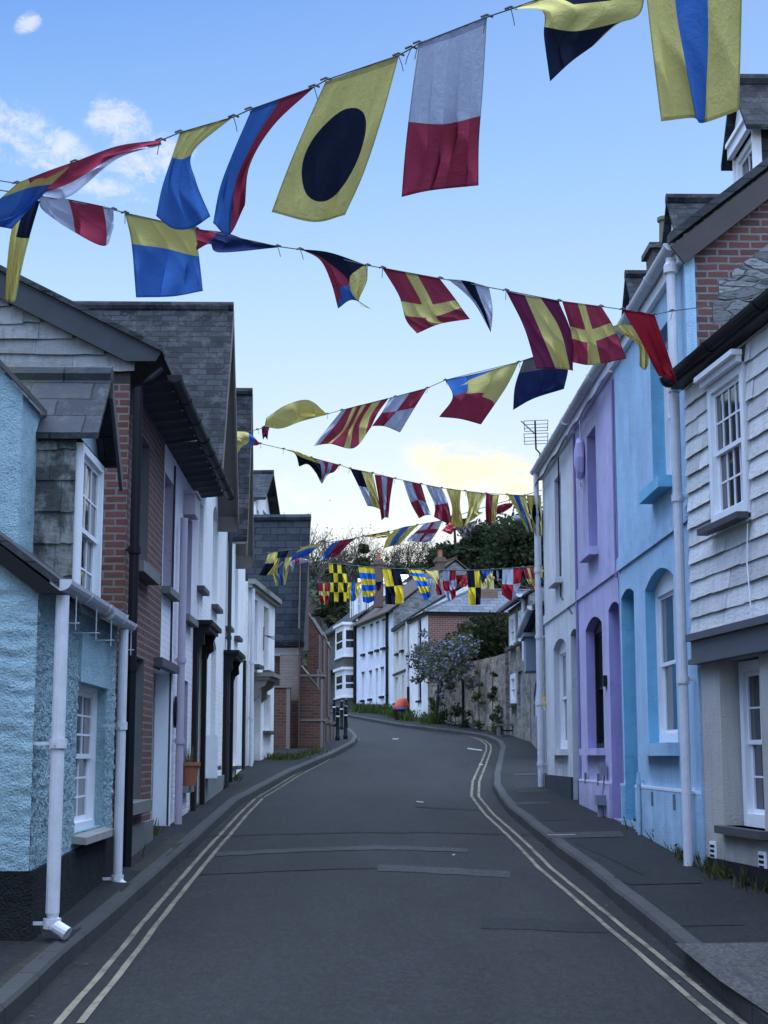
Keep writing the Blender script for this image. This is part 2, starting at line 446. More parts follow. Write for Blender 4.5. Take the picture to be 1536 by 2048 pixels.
# ------------------------------------------------------------------ facades
class Fac:
    """a street front: s runs away along it, out is the distance off the wall, z the height above its base"""
    def __init__(s, X, Y, k, zb, o):
        s.P = Vector((X, Y)); s.t = Vector((k, 1)).normalized(); s.n = Vector((-s.t.y, s.t.x)) * o
        s.zb = zb; s.o = o; s.rz = math.atan2(s.t.y, s.t.x)
    def sz(s, px, py, out=0.0):
        a, b = ray(px, py); P = s.P + s.n * out
        Y = P.dot(s.n) / (a * s.n.x + s.n.y)
        q = Vector((a * Y, Y)) - P
        return q.dot(s.t), EYE + b * Y - s.zb
    def s_at(s, px, py=1400, out=0.0): return s.sz(px, py, out)[0]
    def z_at(s, px, py, out=0.0): return s.sz(px, py, out)[1]
    def world(s, ss, out, z):
        p = s.P + s.t * ss + s.n * out; return Vector((p.x, p.y, z + s.zb))
    def root(s, name, label, cat, group=None, ss=0.0):
        return thing(name, label, cat, s.world(ss, 0, 0), s.rz, group)
    def mb(s): return MB(s.o)
    def op(s, xl, xr, yt, yb, yx=None, rise=0.0, out=0.0):
        """opening from pixel columns xl (one jamb) to xr (other jamb), heights read at column yx"""
        a, b = s.s_at(xl, (yt + yb) / 2, out), s.s_at(xr, (yt + yb) / 2, out)
        yx = yx if yx is not None else (xl + xr) / 2
        return (min(a, b), max(a, b), s.z_at(yx, yb, out), s.z_at(yx, yt, out), rise)

def og(F, px, py, s):
    """pixel on the cross plane at distance s along the front -> (out, z)"""
    a, b = ray(px, py); P = F.P + F.t * s
    Y = P.dot(F.t) / (a * F.t.x + F.t.y)
    q = Vector((a * Y, Y)) - P
    return q.dot(F.n), EYE + b * Y - F.zb

def front(mb, s0, s1, z0, z1, ops=(), rev=.2, out=0.0, n=8):
    """a wall face with real openings, their reveals and arched heads"""
    o = mb.o
    xs = sorted({s0, s1, *[q for p in ops for q in p[:2]]}); zs = sorted({z0, z1, *[q for p in ops for q in p[2:4]]})
    xs = [x for x in xs if s0 <= x <= s1]; zs = [z for z in zs if z0 <= z <= z1]
    for i in range(len(xs) - 1):
        for j in range(len(zs) - 1):
            cx, cz = (xs[i] + xs[i + 1]) / 2, (zs[j] + zs[j + 1]) / 2
            if any(p[0] < cx < p[1] and p[2] < cz < p[3] for p in ops): continue
            mb.face([(xs[i], o * out, zs[j]), (xs[i + 1], o * out, zs[j]), (xs[i + 1], o * out, zs[j + 1]), (xs[i], o * out, zs[j + 1])])
    yi, yo = o * (out - rev), o * out
    for p in ops:
        a, b, c, d = p[:4]; rise = p[4] if len(p) > 4 else 0
        sp = d - rise
        for x in (a, b): mb.face([(x, yo, c), (x, yi, c), (x, yi, sp), (x, yo, sp)])
        mb.face([(a, yo, c), (b, yo, c), (b, yi, c), (a, yi, c)])
        if rise <= 0: mb.face([(a, yo, d), (b, yo, d), (b, yi, d), (a, yi, d)])
        else:
            pt = [(a + (b - a) * k / n, sp + rise * (1 - (2 * k / n - 1) ** 2)) for k in range(n + 1)]
            for k in range(n):
                (x0, q0), (x1, q1) = pt[k], pt[k + 1]
                mb.face([(x0, yo, q0), (x1, yo, q1), (x1, yo, d), (x0, yo, d)])
                mb.face([(x0, yo, q0), (x1, yo, q1), (x1, yi, q1), (x0, yi, q0)])

def body(mb, s0, s1, z0, z1, D, gable=0.0, out=0.0, top=True):
    """flank and rear walls behind a front; gable = height of a gable on each flank"""
    o = mb.o; a, b = o * (out - .003), o * (out - D)
    for x in (s0, s1):
        pts = [(x, a, z0), (x, b, z0), (x, b, z1)]
        if gable: pts.append((x, (a + b) / 2, z1 + gable))
        pts.append((x, a, z1)); mb.face(pts)
    mb.face([(s0, b, z0), (s1, b, z0), (s1, b, z1), (s0, b, z1)])

def roof_par(F, root, s0, s1, ze, D, pitch, mt, eave=.25, verge=.08, th=.07, name='roof'):
    """ridge runs along the street"""
    o = F.o; h = D / 2 * math.tan(pitch); dz = eave * math.tan(pitch)
    m = F.mb(); x0, x1 = s0 - verge, s1 + verge
    m.slab([(x0, o * eave, ze - dz), (x1, o * eave, ze - dz), (x1, -o * D / 2, ze + h), (x0, -o * D / 2, ze + h)], (0, 0, th))
    m.slab([(x0, -o * (D / 2 + .004), ze + h), (x1, -o * (D / 2 + .004), ze + h), (x1, -o * (D + eave), ze - dz), (x0, -o * (D + eave), ze - dz)], (0, 0, th))
    m.tube([(x0, -o * D / 2, ze + h + th), (x1, -o * D / 2, ze + h + th)], .09, 8)
    return m.build(name, mt, root)

def roof_perp(F, root, s0, s1, ze, zr_, D, mt, over=.35, side=.1, th=.07, name='roof', out=0.0):
    """ridge runs back from the street, gable to the street"""
    o = F.o; mid = (s0 + s1) / 2; g = (zr_ - ze) / ((s1 - s0) / 2); ya, yb = o * (out + over), o * (out - D)
    m = F.mb(); dz = side * g
    m.slab([(s0 - side, ya, ze - dz), (mid, ya, zr_), (mid, yb, zr_), (s0 - side, yb, ze - dz)], (0, 0, th))
    m.slab([(mid + .004, ya, zr_), (s1 + side, ya, ze - dz), (s1 + side, yb, ze - dz), (mid + .004, yb, zr_)], (0, 0, th))
    m.tube([(mid, ya, zr_ + th), (mid, yb, zr_ + th)], .085, 8)
    return m.build(name, mt, root)

def window(F, root, op, setb=.14, bars=(2, 2), mt=None, out=0.0, fr=.06, sill=None, sill_out=.1, sill_h=.07, curtain=False, sash=True, glass=None, name='window'):
    """sliding sash: outer frame, two sashes with glazing bars, glass; the sill is a sub-part"""
    a, b, c, d = op[:4]; mt = mt or M_WHITE; o = F.o
    m = F.mb(); y = out - setb
    def bx(x0, x1, y0, y1, z0, z1): m.obox(x0, x1, y0, y1, z0, z1)
    rise = op[4] if len(op) > 4 else 0
    bx(a, a + fr, y - .09, y, c, d); bx(b - fr, b, y - .09, y, c, d)
    bx(a + fr, b - fr, y - .09, y - .002, d - fr - rise, d); bx(a + fr, b - fr, y - .09, y + .012, c, c + fr * 1.2)
    i0, i1, k0, k1 = a + fr, b - fr, c + fr * 1.2, d - fr - rise
    mid = (k0 + k1) / 2
    sashes = [(mid - .02, k1, y - .035), (k0, mid + .02, y - .06)] if sash else [(k0, k1, y - .035)]
    nx, ny = bars
    for q0, q1, yy in sashes:
        st = .042; bb = .018
        bx(i0, i0 + st, yy - .035, yy, q0, q1); bx(i1 - st, i1, yy - .035, yy, q0, q1)
        bx(i0 + st, i1 - st, yy - .035, yy - .001, q0, q0 + st); bx(i0 + st, i1 - st, yy - .035, yy - .001, q1 - st, q1)
        for k in range(1, nx):
            x = i0 + st + (i1 - i0 - 2 * st) * k / nx; bx(x - bb / 2, x + bb / 2, yy - .03, yy - .006, q0 + st, q1 - st)
        for k in range(1, ny):
            z = q0 + st + (q1 - q0 - 2 * st) * k / ny; bx(i0 + st, i1 - st, yy - .028, yy - .008, z - bb / 2, z + bb / 2)
    w_ = m.build(name, mt, root)
    g = F.mb()
    for q0, q1, yy in sashes: g.obox(i0 + .02, i1 - .02, yy - .026, yy - .018, q0 + .02, q1 - .02)
    g.build('pane', glass or M_GLASS, w_)
    if curtain:
        cu = F.mb(); n = 24; wd = (i1 - i0) * .34
        for x0 in (i0 + .02, i1 - .02 - wd):
            for k in range(n):
                xa, xb = x0 + wd * k / n, x0 + wd * (k + 1) / n
                ya, yb = o * (y - .13 + .02 * math.sin(k * 1.5)), o * (y - .13 + .02 * math.sin((k + 1) * 1.5))
                cu.face([(xa, ya, k0), (xb, yb, k0), (xb, yb, k1), (xa, ya, k1)])
        cu.build('curtain', M_CURTAIN, w_)
    if sill is not None:
        s_ = F.mb(); s_.obox(a - .07, b + .07, out - setb + .013, out + sill_out, c - sill_h, c - .002); s_.build('sill', sill, w_)
    return w_

def panel_door(F, root, op, setb=.25, mt=None, fan=.35, out=0.0):
    a, b, c, d = op[:4]; rise = op[4] if len(op) > 4 else 0
    m = F.mb(); y = out - setb; top = d - rise
    m.obox(a, b, y - .06, y, c, top + rise)
    for i in range(2):
        for j, (p, q) in enumerate(((.08, .40), (.46, .72))):
            x0 = a + (b - a) * (.12 + .42 * i); x1 = x0 + (b - a) * .34
            m.obox(x0, x1, y, y + .018, c + (top - c) * p, c + (top - c) * q)
    dr = m.build('door', mt or M_WHITE, root)
    h = F.mb(); h.lathe([(.0, 0), (.03, .0), (.035, .02), (.02, .04)], a + .12, F.o * (y + .03), 8)
    h.v = [(x, yy, z + c + 1.0) for x, yy, z in h.v]; h.build('handle', M_BLACK, dr)
    if fan:
        g = F.mb(); g.obox(a + .08, b - .08, y - .002, y + .006, c + (top - c) * .8, c + (top - c) * .95); g.build('fanlight', M_GLASS, dr)
    return dr

def gutter(F, root, s0, s1, z, out, r=.065, mt=None, step=1.0):
    m = F.mb(); o = F.o
    m.halfpipe((s0, o * out, z), (s1, o * out, z), r)
    n = max(1, int(abs(s1 - s0) / step))
    for k in range(n + 1):
        x = s0 + (s1 - s0) * k / n; m.halfpipe((x - .03, o * out, z + .001), (x + .03, o * out, z + .001), r * 1.12)
    return m.build('gutter', mt or M_GUTTER, root, False)

def downpipe(F, root, s, z0, z1, out=.09, r=.04, mt=None, top=None, collars=(.3, .65), shoe=True):
    m = F.mb(); o = F.o; pts = []
    if top: pts += [(s + top[0], o * top[1], z1 + top[2]), (s + top[0] * .4, o * (out + (top[1] - out) * .5), z1 + top[2] * .45)]
    pts += [(s, o * out, z1)]
    pts += [(s, o * out, z0 + .12)]
    if shoe: pts += [(s - .02, o * (out + .03), z0 + .03), (s - .05, o * (out + .12), z0 - .02)]
    m.tube(pts, r, 12)
    for q in collars:
        z = z0 + (z1 - z0) * q
        m.tube([(s, o * out, z - .035), (s, o * out, z + .035)], r * 1.3, 12)
        m.box(s - .012, s + .012, min(o * .0, o * out), max(0, o * out), z - .012, z + .012)
        m.box(s - .075, s + .075, o * (out - .012) - .006, o * (out - .012) + .006, z - .014, z + .014)
    return m.build('downpipe', mt or M_PIPE, root)

def courses(mb, s0, s1, z0, z1, h, w, ops=(), out=0.0, clip=None, tilt=.028, jit=.014):
    """hung slates: every slate a thin tilted tablet with a ragged lower edge; clip(z) -> (s0, s1)"""
    o = mb.o; z = z0; row = 0
    while z < z1 - .02:
        zt = min(z + h, z1); a, b = (s0, s1) if clip is None else clip((z + zt) / 2)
        x = a - random.random() * w * .9
        while x < b:
            ww = w * random.uniform(.75, 1.25)
            segs = [(max(x, a), min(x + ww, b), zt)]
            for p in ops:
                if p[2] < zt - .01 and p[3] > z + .01:
                    ns = []
                    for u, v, tp in segs:
                        if v <= p[0] or u >= p[1]: ns.append((u, v, tp)); continue
                        if u < p[0]: ns.append((u, p[0], tp))
                        if v > p[1]: ns.append((p[1], v, tp))
                        if p[2] > z + .03: ns.append((max(u, p[0]), min(v, p[1]), min(tp, p[2])))
                    segs = ns
            for u, v, tp in segs:
                if v - u < .02: continue
                t0 = out + random.uniform(0, .005); t1 = out + tilt * random.uniform(.8, 1.2)
                mids = 4; bot = []
                zz = z - random.uniform(0, jit * 1.6); zt2 = zz + h * 1.15 if tp == zt else tp
                i = len(mb.v)
                for k in range(mids + 1):
                    xx = u + .002 + (v - u - .004) * k / mids
                    dz = random.uniform(-jit, jit) * .6
                    mb.v += [(xx, o * t1, zz + dz), (xx, o * (t0 + .004), min(zt2, z1 + .01)), (xx, o * (t1 - .014), zz + dz), ]
                for k in range(mids):
                    p = i + 3 * k
                    mb.f += [(p, p + 3, p + 4, p + 1), (p, p + 2, p + 5, p + 3)]
                mb.f += [(i, i + 1, i + 2), (i + 3 * mids, i + 3 * mids + 2, i + 3 * mids + 1)]
            x += ww
        z += h; row += 1

# ------------------------------------------------------------------ SETTING: land, road, pavements
def lin(pts, x):
    if x <= pts[0][0]: a, b = pts[0], pts[1]
    elif x >= pts[-1][0]: a, b = pts[-2], pts[-1]
    else:
        for a, b in zip(pts, pts[1:]):
            if a[0] <= x <= b[0]: break
    return a[1] + (b[1] - a[1]) * (x - a[0]) / (b[0] - a[0])
def trace(px, fn=zp):
    q = [ground(x, y, fn) for x, y in px]; q.sort(key=lambda v: v.y)
    return [(v.y, v.x) for v in q]
LK = trace([(10, 2010), (129, 1900), (300, 1755), (398, 1669), (476, 1597), (521, 1573), (586, 1539), (665, 1506), (709, 1483), (716, 1472), (704, 1459), (646, 1436)])
RK = trace([(1536, 2030), (1360, 1880), (1192, 1746), (1088, 1669), (1012, 1607), (987, 1568), (988, 1545), (997, 1511), (1002, 1492), (995, 1481), (974, 1471), (937, 1464), (888, 1458), (800, 1448), (700, 1430)])
LK = [(-30, LK[0][1] + .01 * (LK[0][0] + 30))] + LK + [(120, LK[-1][1] - 14)]
RK = [(-30, RK[0][1] + 1.2)] + RK + [(120, RK[-1][1] - 8)]
def xl(Y): return lin(LK, Y)
def xr(Y): return lin(RK, Y)
def hill(x, Y):
    """wooded hillside closing the valley beyond the last houses"""
    d = max(0.0, Y - 101 - .10 * x)
    side = max(0.0, abs(x) - 16)
    return zp(min(Y, 101)) - .35 + 16.5 * (1 - math.exp(-(d / 26.0) ** 1.6)) + min(side * .02, 5) * min(1, Y / 60 if Y > 0 else 0)
gm = MB()
gx = [-260, -160, -100, -60, -40, -28, -20, -14, -9, -6, -4, -2, 0, 2, 4, 6, 9, 14, 20, 28, 40, 60, 100, 160, 260]
gy = [-60, -30, -10, 0, 6] + [8 + 2 * i for i in range(46)] + [102 + 3 * i for i in range(24)] + [190, 240, 320, 420]
for Y in gy:
    for X in gx: gm.v.append((X, Y, hill(X, Y)))
nx_ = len(gx)
for j in range(len(gy) - 1):
    for i in range(nx_ - 1): gm.f.append((j * nx_ + i, j * nx_ + i + 1, (j + 1) * nx_ + i + 1, (j + 1) * nx_ + i))
def earth():
    m, q, b = new_mat('hillside_turf'); oc = objco(q)
    q.put(b.inputs['Base Color'], q.mix(q.noise(oc, .4, 6), (.025, .035, .015), (.06, .07, .03))); b.inputs['Roughness'].default_value = .95
    bump(q, b, q.noise(oc, 3, 6), 1.0, .3); return m
tag(gm.build('ground', earth(), None, True), kind='structure')

YS = [-12 + .5 * i for i in range(230)]
def strip(name, fa, fb, zf, mt, nx=2, y0=-12, y1=101, zj=None):
    m = MB(); ys = [y for y in YS if y0 <= y <= y1]
    for Y in ys:
        for i in range(nx):
            u = i / (nx - 1); x = fa(Y) * (1 - u) + fb(Y) * u
            m.v.append((x, Y, zf(Y, u)))
    for j in range(len(ys) - 1):
        for i in range(nx - 1): m.f.append((j * nx + i, j * nx + i + 1, (j + 1) * nx + i + 1, (j + 1) * nx + i))
    return tag(m.build(name, mt, None, True), kind='structure')
M_ROAD = asphalt('road_asphalt', (.0115, .0113, .0113), (.0195, .0192, .0192))
M_PAVE = asphalt('pavement_asphalt', (.008, .008, .009), (.016, .016, .0165), 60)
def camber(Y, u): return zr(Y) + .05 * (1 - (2 * u - 1) ** 2) - .02
strip('road', lambda Y: xl(Y) - .05, lambda Y: xr(Y) + .05, camber, M_ROAD, 9)
def pave_l(Y): return lin([(-12, -3.6), (10, -3.4), (47, -4.2), (52, -5), (101, -16)], Y)
strip('pavement_left', pave_l, lambda Y: xl(Y) - .13, lambda Y, u: zp(Y) + .03 * (1 - u), M_PAVE, 4)
def pave_r(Y): return max(xr(Y) + .9, lin([(-12, 6.5), (8, 4.6), (15, 3.4), (28, 3.2), (36, 4.6), (50, 4.6), (66, 2.4), (101, -2)], Y))
def pave_h(x, Y):
    a, b = (xr(Y) + .13, pave_r(Y)) if x > 0 else (xl(Y) - .13, pave_l(Y))
    return zp(Y) + .03 * max(0, min(1, (x - a) / (b - a)))
strip('pavement_right', lambda Y: xr(Y) + .13, pave_r, lambda Y, u: zp(Y) + .03 * u, M_PAVE, 4)
def kerb_mat():
    m, q, b = new_mat('granite_kerb'); oc = objco(q); x, y, z = q.sep(oc)
    j = q.m('ABSOLUTE', q.m('SUBTRACT', q.m('FRACT', q.m('DIVIDE', q.m('ADD', y, q.m('MULTIPLY', q.noise(oc, .7, 1), .5)), .92)), .5))
    c = q.mix(q.noise(oc, 14, 8, .8), (.007, .0073, .0075), (.026, .026, .026))
    c = q.mix(q.rng(q.noise(oc, 1.2, 5), .5, .7, 0, .8), c, (.025, .028, .02))
    stn = q.new('ShaderNodeTexWhiteNoise', noise_dimensions='1D'); q.put(stn.inputs['W'], q.m('FLOOR', q.m('ADD', q.m('DIVIDE', q.m('ADD', y, q.m('MULTIPLY', q.noise(oc, .7, 1), .5)), .92), .5)))
    c = q.mix(q.m('MULTIPLY', stn.outputs[0], .6), c, (.032, .032, .031)); c = q.mix(q.rng(j, .478, .487), c, (.003, .003, .003))
    q.put(b.inputs['Base Color'], c); b.inputs['Roughness'].default_value = .8
    bump(q, b, q.noise(oc, 25, 4), .6, .01); return m
M_KERB = kerb_mat()
def kerb(name, fx, sgn):
    m = MB(); ys = [y for y in YS if y < 97]
    for Y in ys:
        x = fx(Y); wob = .004 * math.sin(Y * 2.1) + .003 * math.sin(Y * 5.3)
        for dx, z in ((0, zr(Y) - .08), (.0, zp(Y) - .02), (.02, zp(Y) + .004), (.135, zp(Y) + .006), (.14, zp(Y) - .1)):
            m.v.append((x + sgn * dx + wob, Y, z + wob * .4))
    for j in range(len(ys) - 1):
        for i in range(4): m.f.append((j * 5 + i, j * 5 + i + 1, (j + 1) * 5 + i + 1, (j + 1) * 5 + i))
    return tag(m.build(name, M_KERB), kind='structure')
kerb('kerb_left', xl, -1); kerb('kerb_right', xr, 1)

def paint_mat():
    m, q, b = new_mat('worn_yellow_line'); oc = objco(q)
    c = q.mix(q.noise(oc, 12, 6), (.145, .13, .085), (.23, .21, .15))
    worn = q.rng(q.m('ADD', q.m('MULTIPLY', q.noise(oc, 40, 6, .8), .55), q.m('MULTIPLY', q.noise(oc, 3, 6, .7), .6)), .54, .66)
    c = q.mix(q.m('MULTIPLY', worn, .75), c, (.025, .025, .025))
    q.put(b.inputs['Base Color'], c); b.inputs['Roughness'].default_value = .85; b.inputs['Specular IOR Level'].default_value = .2; return m
M_LINE = paint_mat()
def road_h(x, Y):
    a, b = xl(Y) - .05, xr(Y) + .05; return camber(Y, max(0, min(1, (x - a) / (b - a))))
def line_strip(name, pts, wd, mt=None, lift=.006):
    """a painted strip laid along a path on the road"""
    P = [ground(x, y, zr) for x, y in pts]; Q = []
    for a, b in zip(P, P[1:]):
        n = max(1, int((b - a).length / .35)); Q += [a + (b - a) * (k / n) for k in range(n)]
    Q.append(P[-1]); m = MB(); L = []
    for k, p in enumerate(Q):
        d = (Q[min(k + 1, len(Q) - 1)] - Q[max(0, k - 1)]); e = Vector((d.y, -d.x, 0)).normalized(); L.append((p, e))
    for off in ((-.065, .065) if wd < .2 else (0,)):
        i0 = len(m.v)
        for k, (p, e) in enumerate(L):
            for s_ in (-1, 1):
                q = p + e * (off + s_ * wd / 2 * (1 + .12 * math.sin(k * 1.7 + s_))); m.v.append((q.x, q.y, road_h(q.x, q.y) + lift))
        for k in range(len(L) - 1): m.f.append((i0 + 2 * k, i0 + 2 * k + 1, i0 + 2 * k + 3, i0 + 2 * k + 2))
    return tag(m.build(name, mt or M_LINE), kind='structure')
line_strip('double_yellow_line_right', [(1468, 2048), (1300, 1909), (1090, 1736), (978, 1628), (950, 1592), (952, 1563), (966, 1530), (977, 1501), (977, 1490), (966, 1481), (946, 1473), (915, 1466)], .046)
line_strip('double_yellow_line_left', [(136, 2048), (300, 1846), (450, 1669), (487, 1627), (518, 1596)], .046)
line_strip('double_yellow_line_left_far', [(520, 1594), (586, 1554), (650, 1520), (700, 1490), (716, 1476)], .03)
# resurfaced trench strips across the carriageway
M_PATCH = asphalt('road_patch_light', (.025, .025, .026), (.038, .038, .039))
M_PATCHD = asphalt('road_patch_dark', (.008, .0085, .009), (.014, .0145, .015))
def patch(pts, mt, lift=.005):
    P = [ground(x, y, zr) for x, y in pts]; m = MB()
    m.face([(p.x, p.y, road_h(p.x, p.y) + lift) for p in P]); tag(m.build('road_patch', mt), kind='structure')
def band(x0, y0, x1, y1, th, mt, lift=.005, n=10):
    m = MB()
    for k in range(n + 1):
        u = k / n; x, y = x0 + (x1 - x0) * u, y0 + (y1 - y0) * u + random.uniform(-.9, .9)
        for yy in (y + th / 2, y - th / 2):
            p = ground(x, yy, zr); m.v.append((p.x, p.y, road_h(p.x, p.y) + lift))
    for k in range(n): m.f.append((2 * k, 2 * k + 2, 2 * k + 3, 2 * k + 1))
    tag(m.build('road_patch', mt), kind='structure')
band(432, 1709, 745, 1702, 8, M_PATCH); band(745, 1701, 936, 1704, 8, M_PATCH)
band(755, 1742, 1020, 1752, 13, M_PATCH, .004); band(395, 1750, 755, 1742, 2, M_PATCHD, .0045)
band(405, 1671, 1060, 1668, 3, M_PATCHD, .0045); band(830, 1617, 965, 1620, 3, M_PATCHD)
band(962, 1852, 1215, 1855, 22, M_PATCHD, .0035); band(360, 1711, 432, 1709, 3, M_PATCHD)
M_MARK = plain('white_road_mark', (.22, .22, .22), .7, .2)
for q in ((935, 1499, 964, 1501, 2.4), (958, 1528, 966, 1529, 2), (833, 1607, 847, 1608, 2), (905, 1714, 910, 1714, 2.5), (785, 1480, 797, 1480, 1.6)): band(q[0], q[1], q[2], q[3], q[4], M_MARK, .007, 2)
# covers and slabs let into the right-hand pavement
def pslab(name, pts, mt, lift):
    m = MB(); P = [ground(x, y, lambda Y: zp(Y) + .012) for x, y in pts]; n = 6
    if len(P) > 4: P = P + P[:1]; quads = [(P[0], P[k], P[k + 1], P[k + 1]) for k in range(1, len(P) - 2)]
    else: quads = [tuple(P)]
    for A, B, C_, D in quads:
        g = []
        for v in range(n + 1):
            for u in range(n + 1):
                q = (A * (1 - u / n) + B * (u / n)) * (1 - v / n) + (D * (1 - u / n) + C_ * (u / n)) * (v / n); g.append((q.x, q.y, pave_h(q.x, q.y) + lift))
        i0 = len(m.v); m.v += g
        for v in range(n):
            for u in range(n): m.f.append((i0 + v * (n + 1) + u, i0 + v * (n + 1) + u + 1, i0 + (v + 1) * (n + 1) + u + 1, i0 + (v + 1) * (n + 1) + u))
    tag(m.build(name, mt), kind='structure')
pslab('pavement_cover', [(1090, 1664), (1240, 1664), (1250, 1675), (1100, 1675)], M_PATCH, .006)
pslab('pavement_cover', [(1092, 1668), (1150, 1668), (1152, 1670), (1095, 1670)], M_CONC, .009)
pslab('pavement_cover', [(1225, 1752), (1390, 1752), (1405, 1768), (1260, 1768)], M_PATCHD, .006)
pslab('pavement_slab', [(1350, 1885), (1536, 1885), (1600, 1960), (1560, 2040), (1440, 1960)], asphalt('pavement_concrete', (.035, .035, .034), (.07, .07, .068), 45), .007)
M_MOSS = asphalt('mossy_pavement', (.014, .013, .010), (.026, .026, .017), 40)
for q_, mt_ in (([(258, 1740), (296, 1743), (384, 1670), (358, 1662)], M_MOSS), ([(128, 1885), (236, 1790), (274, 1754), (245, 1742), (180, 1800), (90, 1880)], M_PATCHD), ([(455, 1600), (500, 1572), (520, 1562), (480, 1578)], M_MOSS),
                ([(5, 1975), (112, 1890), (92, 1886), (-10, 1960)], M_MOSS), ([(1150, 1680), (1225, 1700), (1335, 1758), (1310, 1762), (1215, 1715), (1150, 1686)], M_PATCHD), ([(1020, 1600), (1095, 1603), (1150, 1640), (1075, 1640)], M_PATCHD), ([(1300, 1790), (1440, 1800), (1490, 1850), (1350, 1850)], M_PATCHD)):
    pslab('pavement_patch', q_, mt_, .0045)
for q in ((1028, 1547, 1085, 1551), (1030, 1604, 1100, 1607), (1035, 1582, 1100, 1584)):
    pslab('pavement_joint', [(q[0], q[1]), (q[2], q[1]), (q[2], q[3]), (q[0], q[3])], M_PATCH, .006)

# ------------------------------------------------------------------ RIGHT-HAND TERRACE
KR, KL = -.01349, -.02183
FRP = Fac(3.32, 0, KR, 0, 1)              # reference plane of the terrace
FLP = Fac(-2.29, 0, KL, 0, -1)
def yat(F, px, py=1500):
    s = F.s_at(px, py); return F.P.y + F.t.y * s
def facR(px): Y = yat(FRP, px); return Fac(3.32 + KR * Y, Y, KR, zp(Y) - .03, 1)
def facL(px): Y = yat(FLP, px); return Fac(-2.29 + KL * Y, Y, KL, zp(Y) - .03, -1)

SLATE = slates('roof_slate', (.02, .022, .027), (.045, .049, .056), 'x', .3, .2, .5)
SLATEP = slates('roof_slate_cross', (.006, .0075, .011), (.032, .036, .045), 'y', .27, .135, .5, (.045, .05, .03))

def dormer_perp(F, root, s0, s1, yo, zb_, ze, zr_, D, frame, cheek, rmat, bars=(2, 1), over=.22, side=.14):
    """gabled dormer looking on to the street, its ridge running back from it"""
    m = F.mb(); o = F.o
    for x in (s0, s1): m.face([(x, o * yo, zb_), (x, o * (yo - D), zb_), (x, o * (yo - D), ze), (x, o * yo, ze)])
    dm = m.build('dormer', cheek, root)
    courses_m = F.mb()
    fm = F.mb(); mid = (s0 + s1) / 2
    fm.face([(s0, o * yo, ze - .1), (s1, o * yo, ze - .1), (s1, o * yo, ze), (mid, o * yo, zr_ - .05), (s0, o * yo, ze)])
    fm.obox(s0, s1, yo, yo + .06, ze - .14, ze - .02); fm.obox(s0 + .03, s1 - .03, yo, yo + .09, ze - .02, ze + .03)
    fm.obox(s0, s1, yo - .1, yo + .003, zb_, zb_ + .05); fm.obox(s0 - .001, s0 + .018, yo - .1, yo + .003, zb_ + .05, ze - .1); fm.obox(s1 - .018, s1 + .001, yo - .1, yo + .003, zb_ + .05, ze - .1)
    fm.build('dormer_gable', frame, dm)
    roof_perp(F, dm, s0, s1, ze, zr_, D, rmat, over, side, .06, 'dormer_roof', yo)
    window(F, dm, (s0 + .02, s1 - .02, zb_ + .05, ze - .14), .03, bars, None, yo, .08, None, sash=False)
    return dm

def terrace_house(pxn, pxf, name, label, colw, colr, upper, lower, door, winmat, glass=None, cable=None, extra=None, plinth=True, gable_mat=None, ybase=None):
    F = facR(pxn); L = F.s_at(pxf, 1400)
    root = F.root(name, label, 'house', 'painted terraced houses on the uphill pavement')
    wm = render_wall(name + '_wall', colw, .22, .3); rm = render_wall(name + '_reveal', colr, .15, .2)
    zt = 6.93 - F.zb
    ops = [p for p in (upper, lower, door) if p]
    ops = [F.op(*p) for p in ops]
    m = F.mb(); front(m, 0, L, -.4, zt, ops, .0)
    if gable_mat: o = F.o; m.face([(L, 0, -.4), (L, -o * 7, -.4), (L, -o * 7, zt), (L, 0, zt)])
    else: body(m, 0, L, -.4, zt, 7, 7 / 2 * math.tan(R(38)))
    wall = m.build('wall', wm, root)
    for q in ops:
        rv = F.mb(); front_rev(rv, [q], .24); rv.build('door_reveal' if q[2] < .3 else 'window_reveal', rm, root)
    return F, L, root, ops, zt, wm, rm

def front_rev(mb, ops, rev, out=0.0, n=8):
    """only the reveals of a set of openings"""
    o = mb.o; yi, yo = o * (out - rev), o * out
    for p in ops:
        a, b, c, d = p[:4]; rise = p[4] if len(p) > 4 else 0; sp = d - rise
        for x in (a, b): mb.face([(x, yo, c), (x, yi, c), (x, yi, sp), (x, yo, sp)])
        mb.face([(a, yo, c), (b, yo, c), (b, yi, c), (a, yi, c)])
        if rise <= 0: mb.face([(a, yo, d), (b, yo, d), (b, yi, d), (a, yi, d)])
        else:
            pt = [(a + (b - a) * k / n, sp + rise * (1 - (2 * k / n - 1) ** 2)) for k in range(n + 1)]
            for k in range(n):
                (x0, q0), (x1, q1) = pt[k], pt[k + 1]
                mb.face([(x0, yo, q0), (x1, yo, q1), (x1, yi, q1), (x0, yi, q0)])

def band_part(F, root, name, s0, s1, z0, z1, out, mt, ops=()):
    m = F.mb(); cuts = sorted([(p[0], p[1]) for p in ops if p[2] < z1 - .01 and p[3] > z0 + .01]); x = s0
    for a, b in cuts:
        if a > x: m.obox(x, a, .002, out, z0, z1)
        x = max(x, b)
    if x < s1: m.obox(x, s1, .002, out, z0, z1)
    return m.build(name, mt, root)

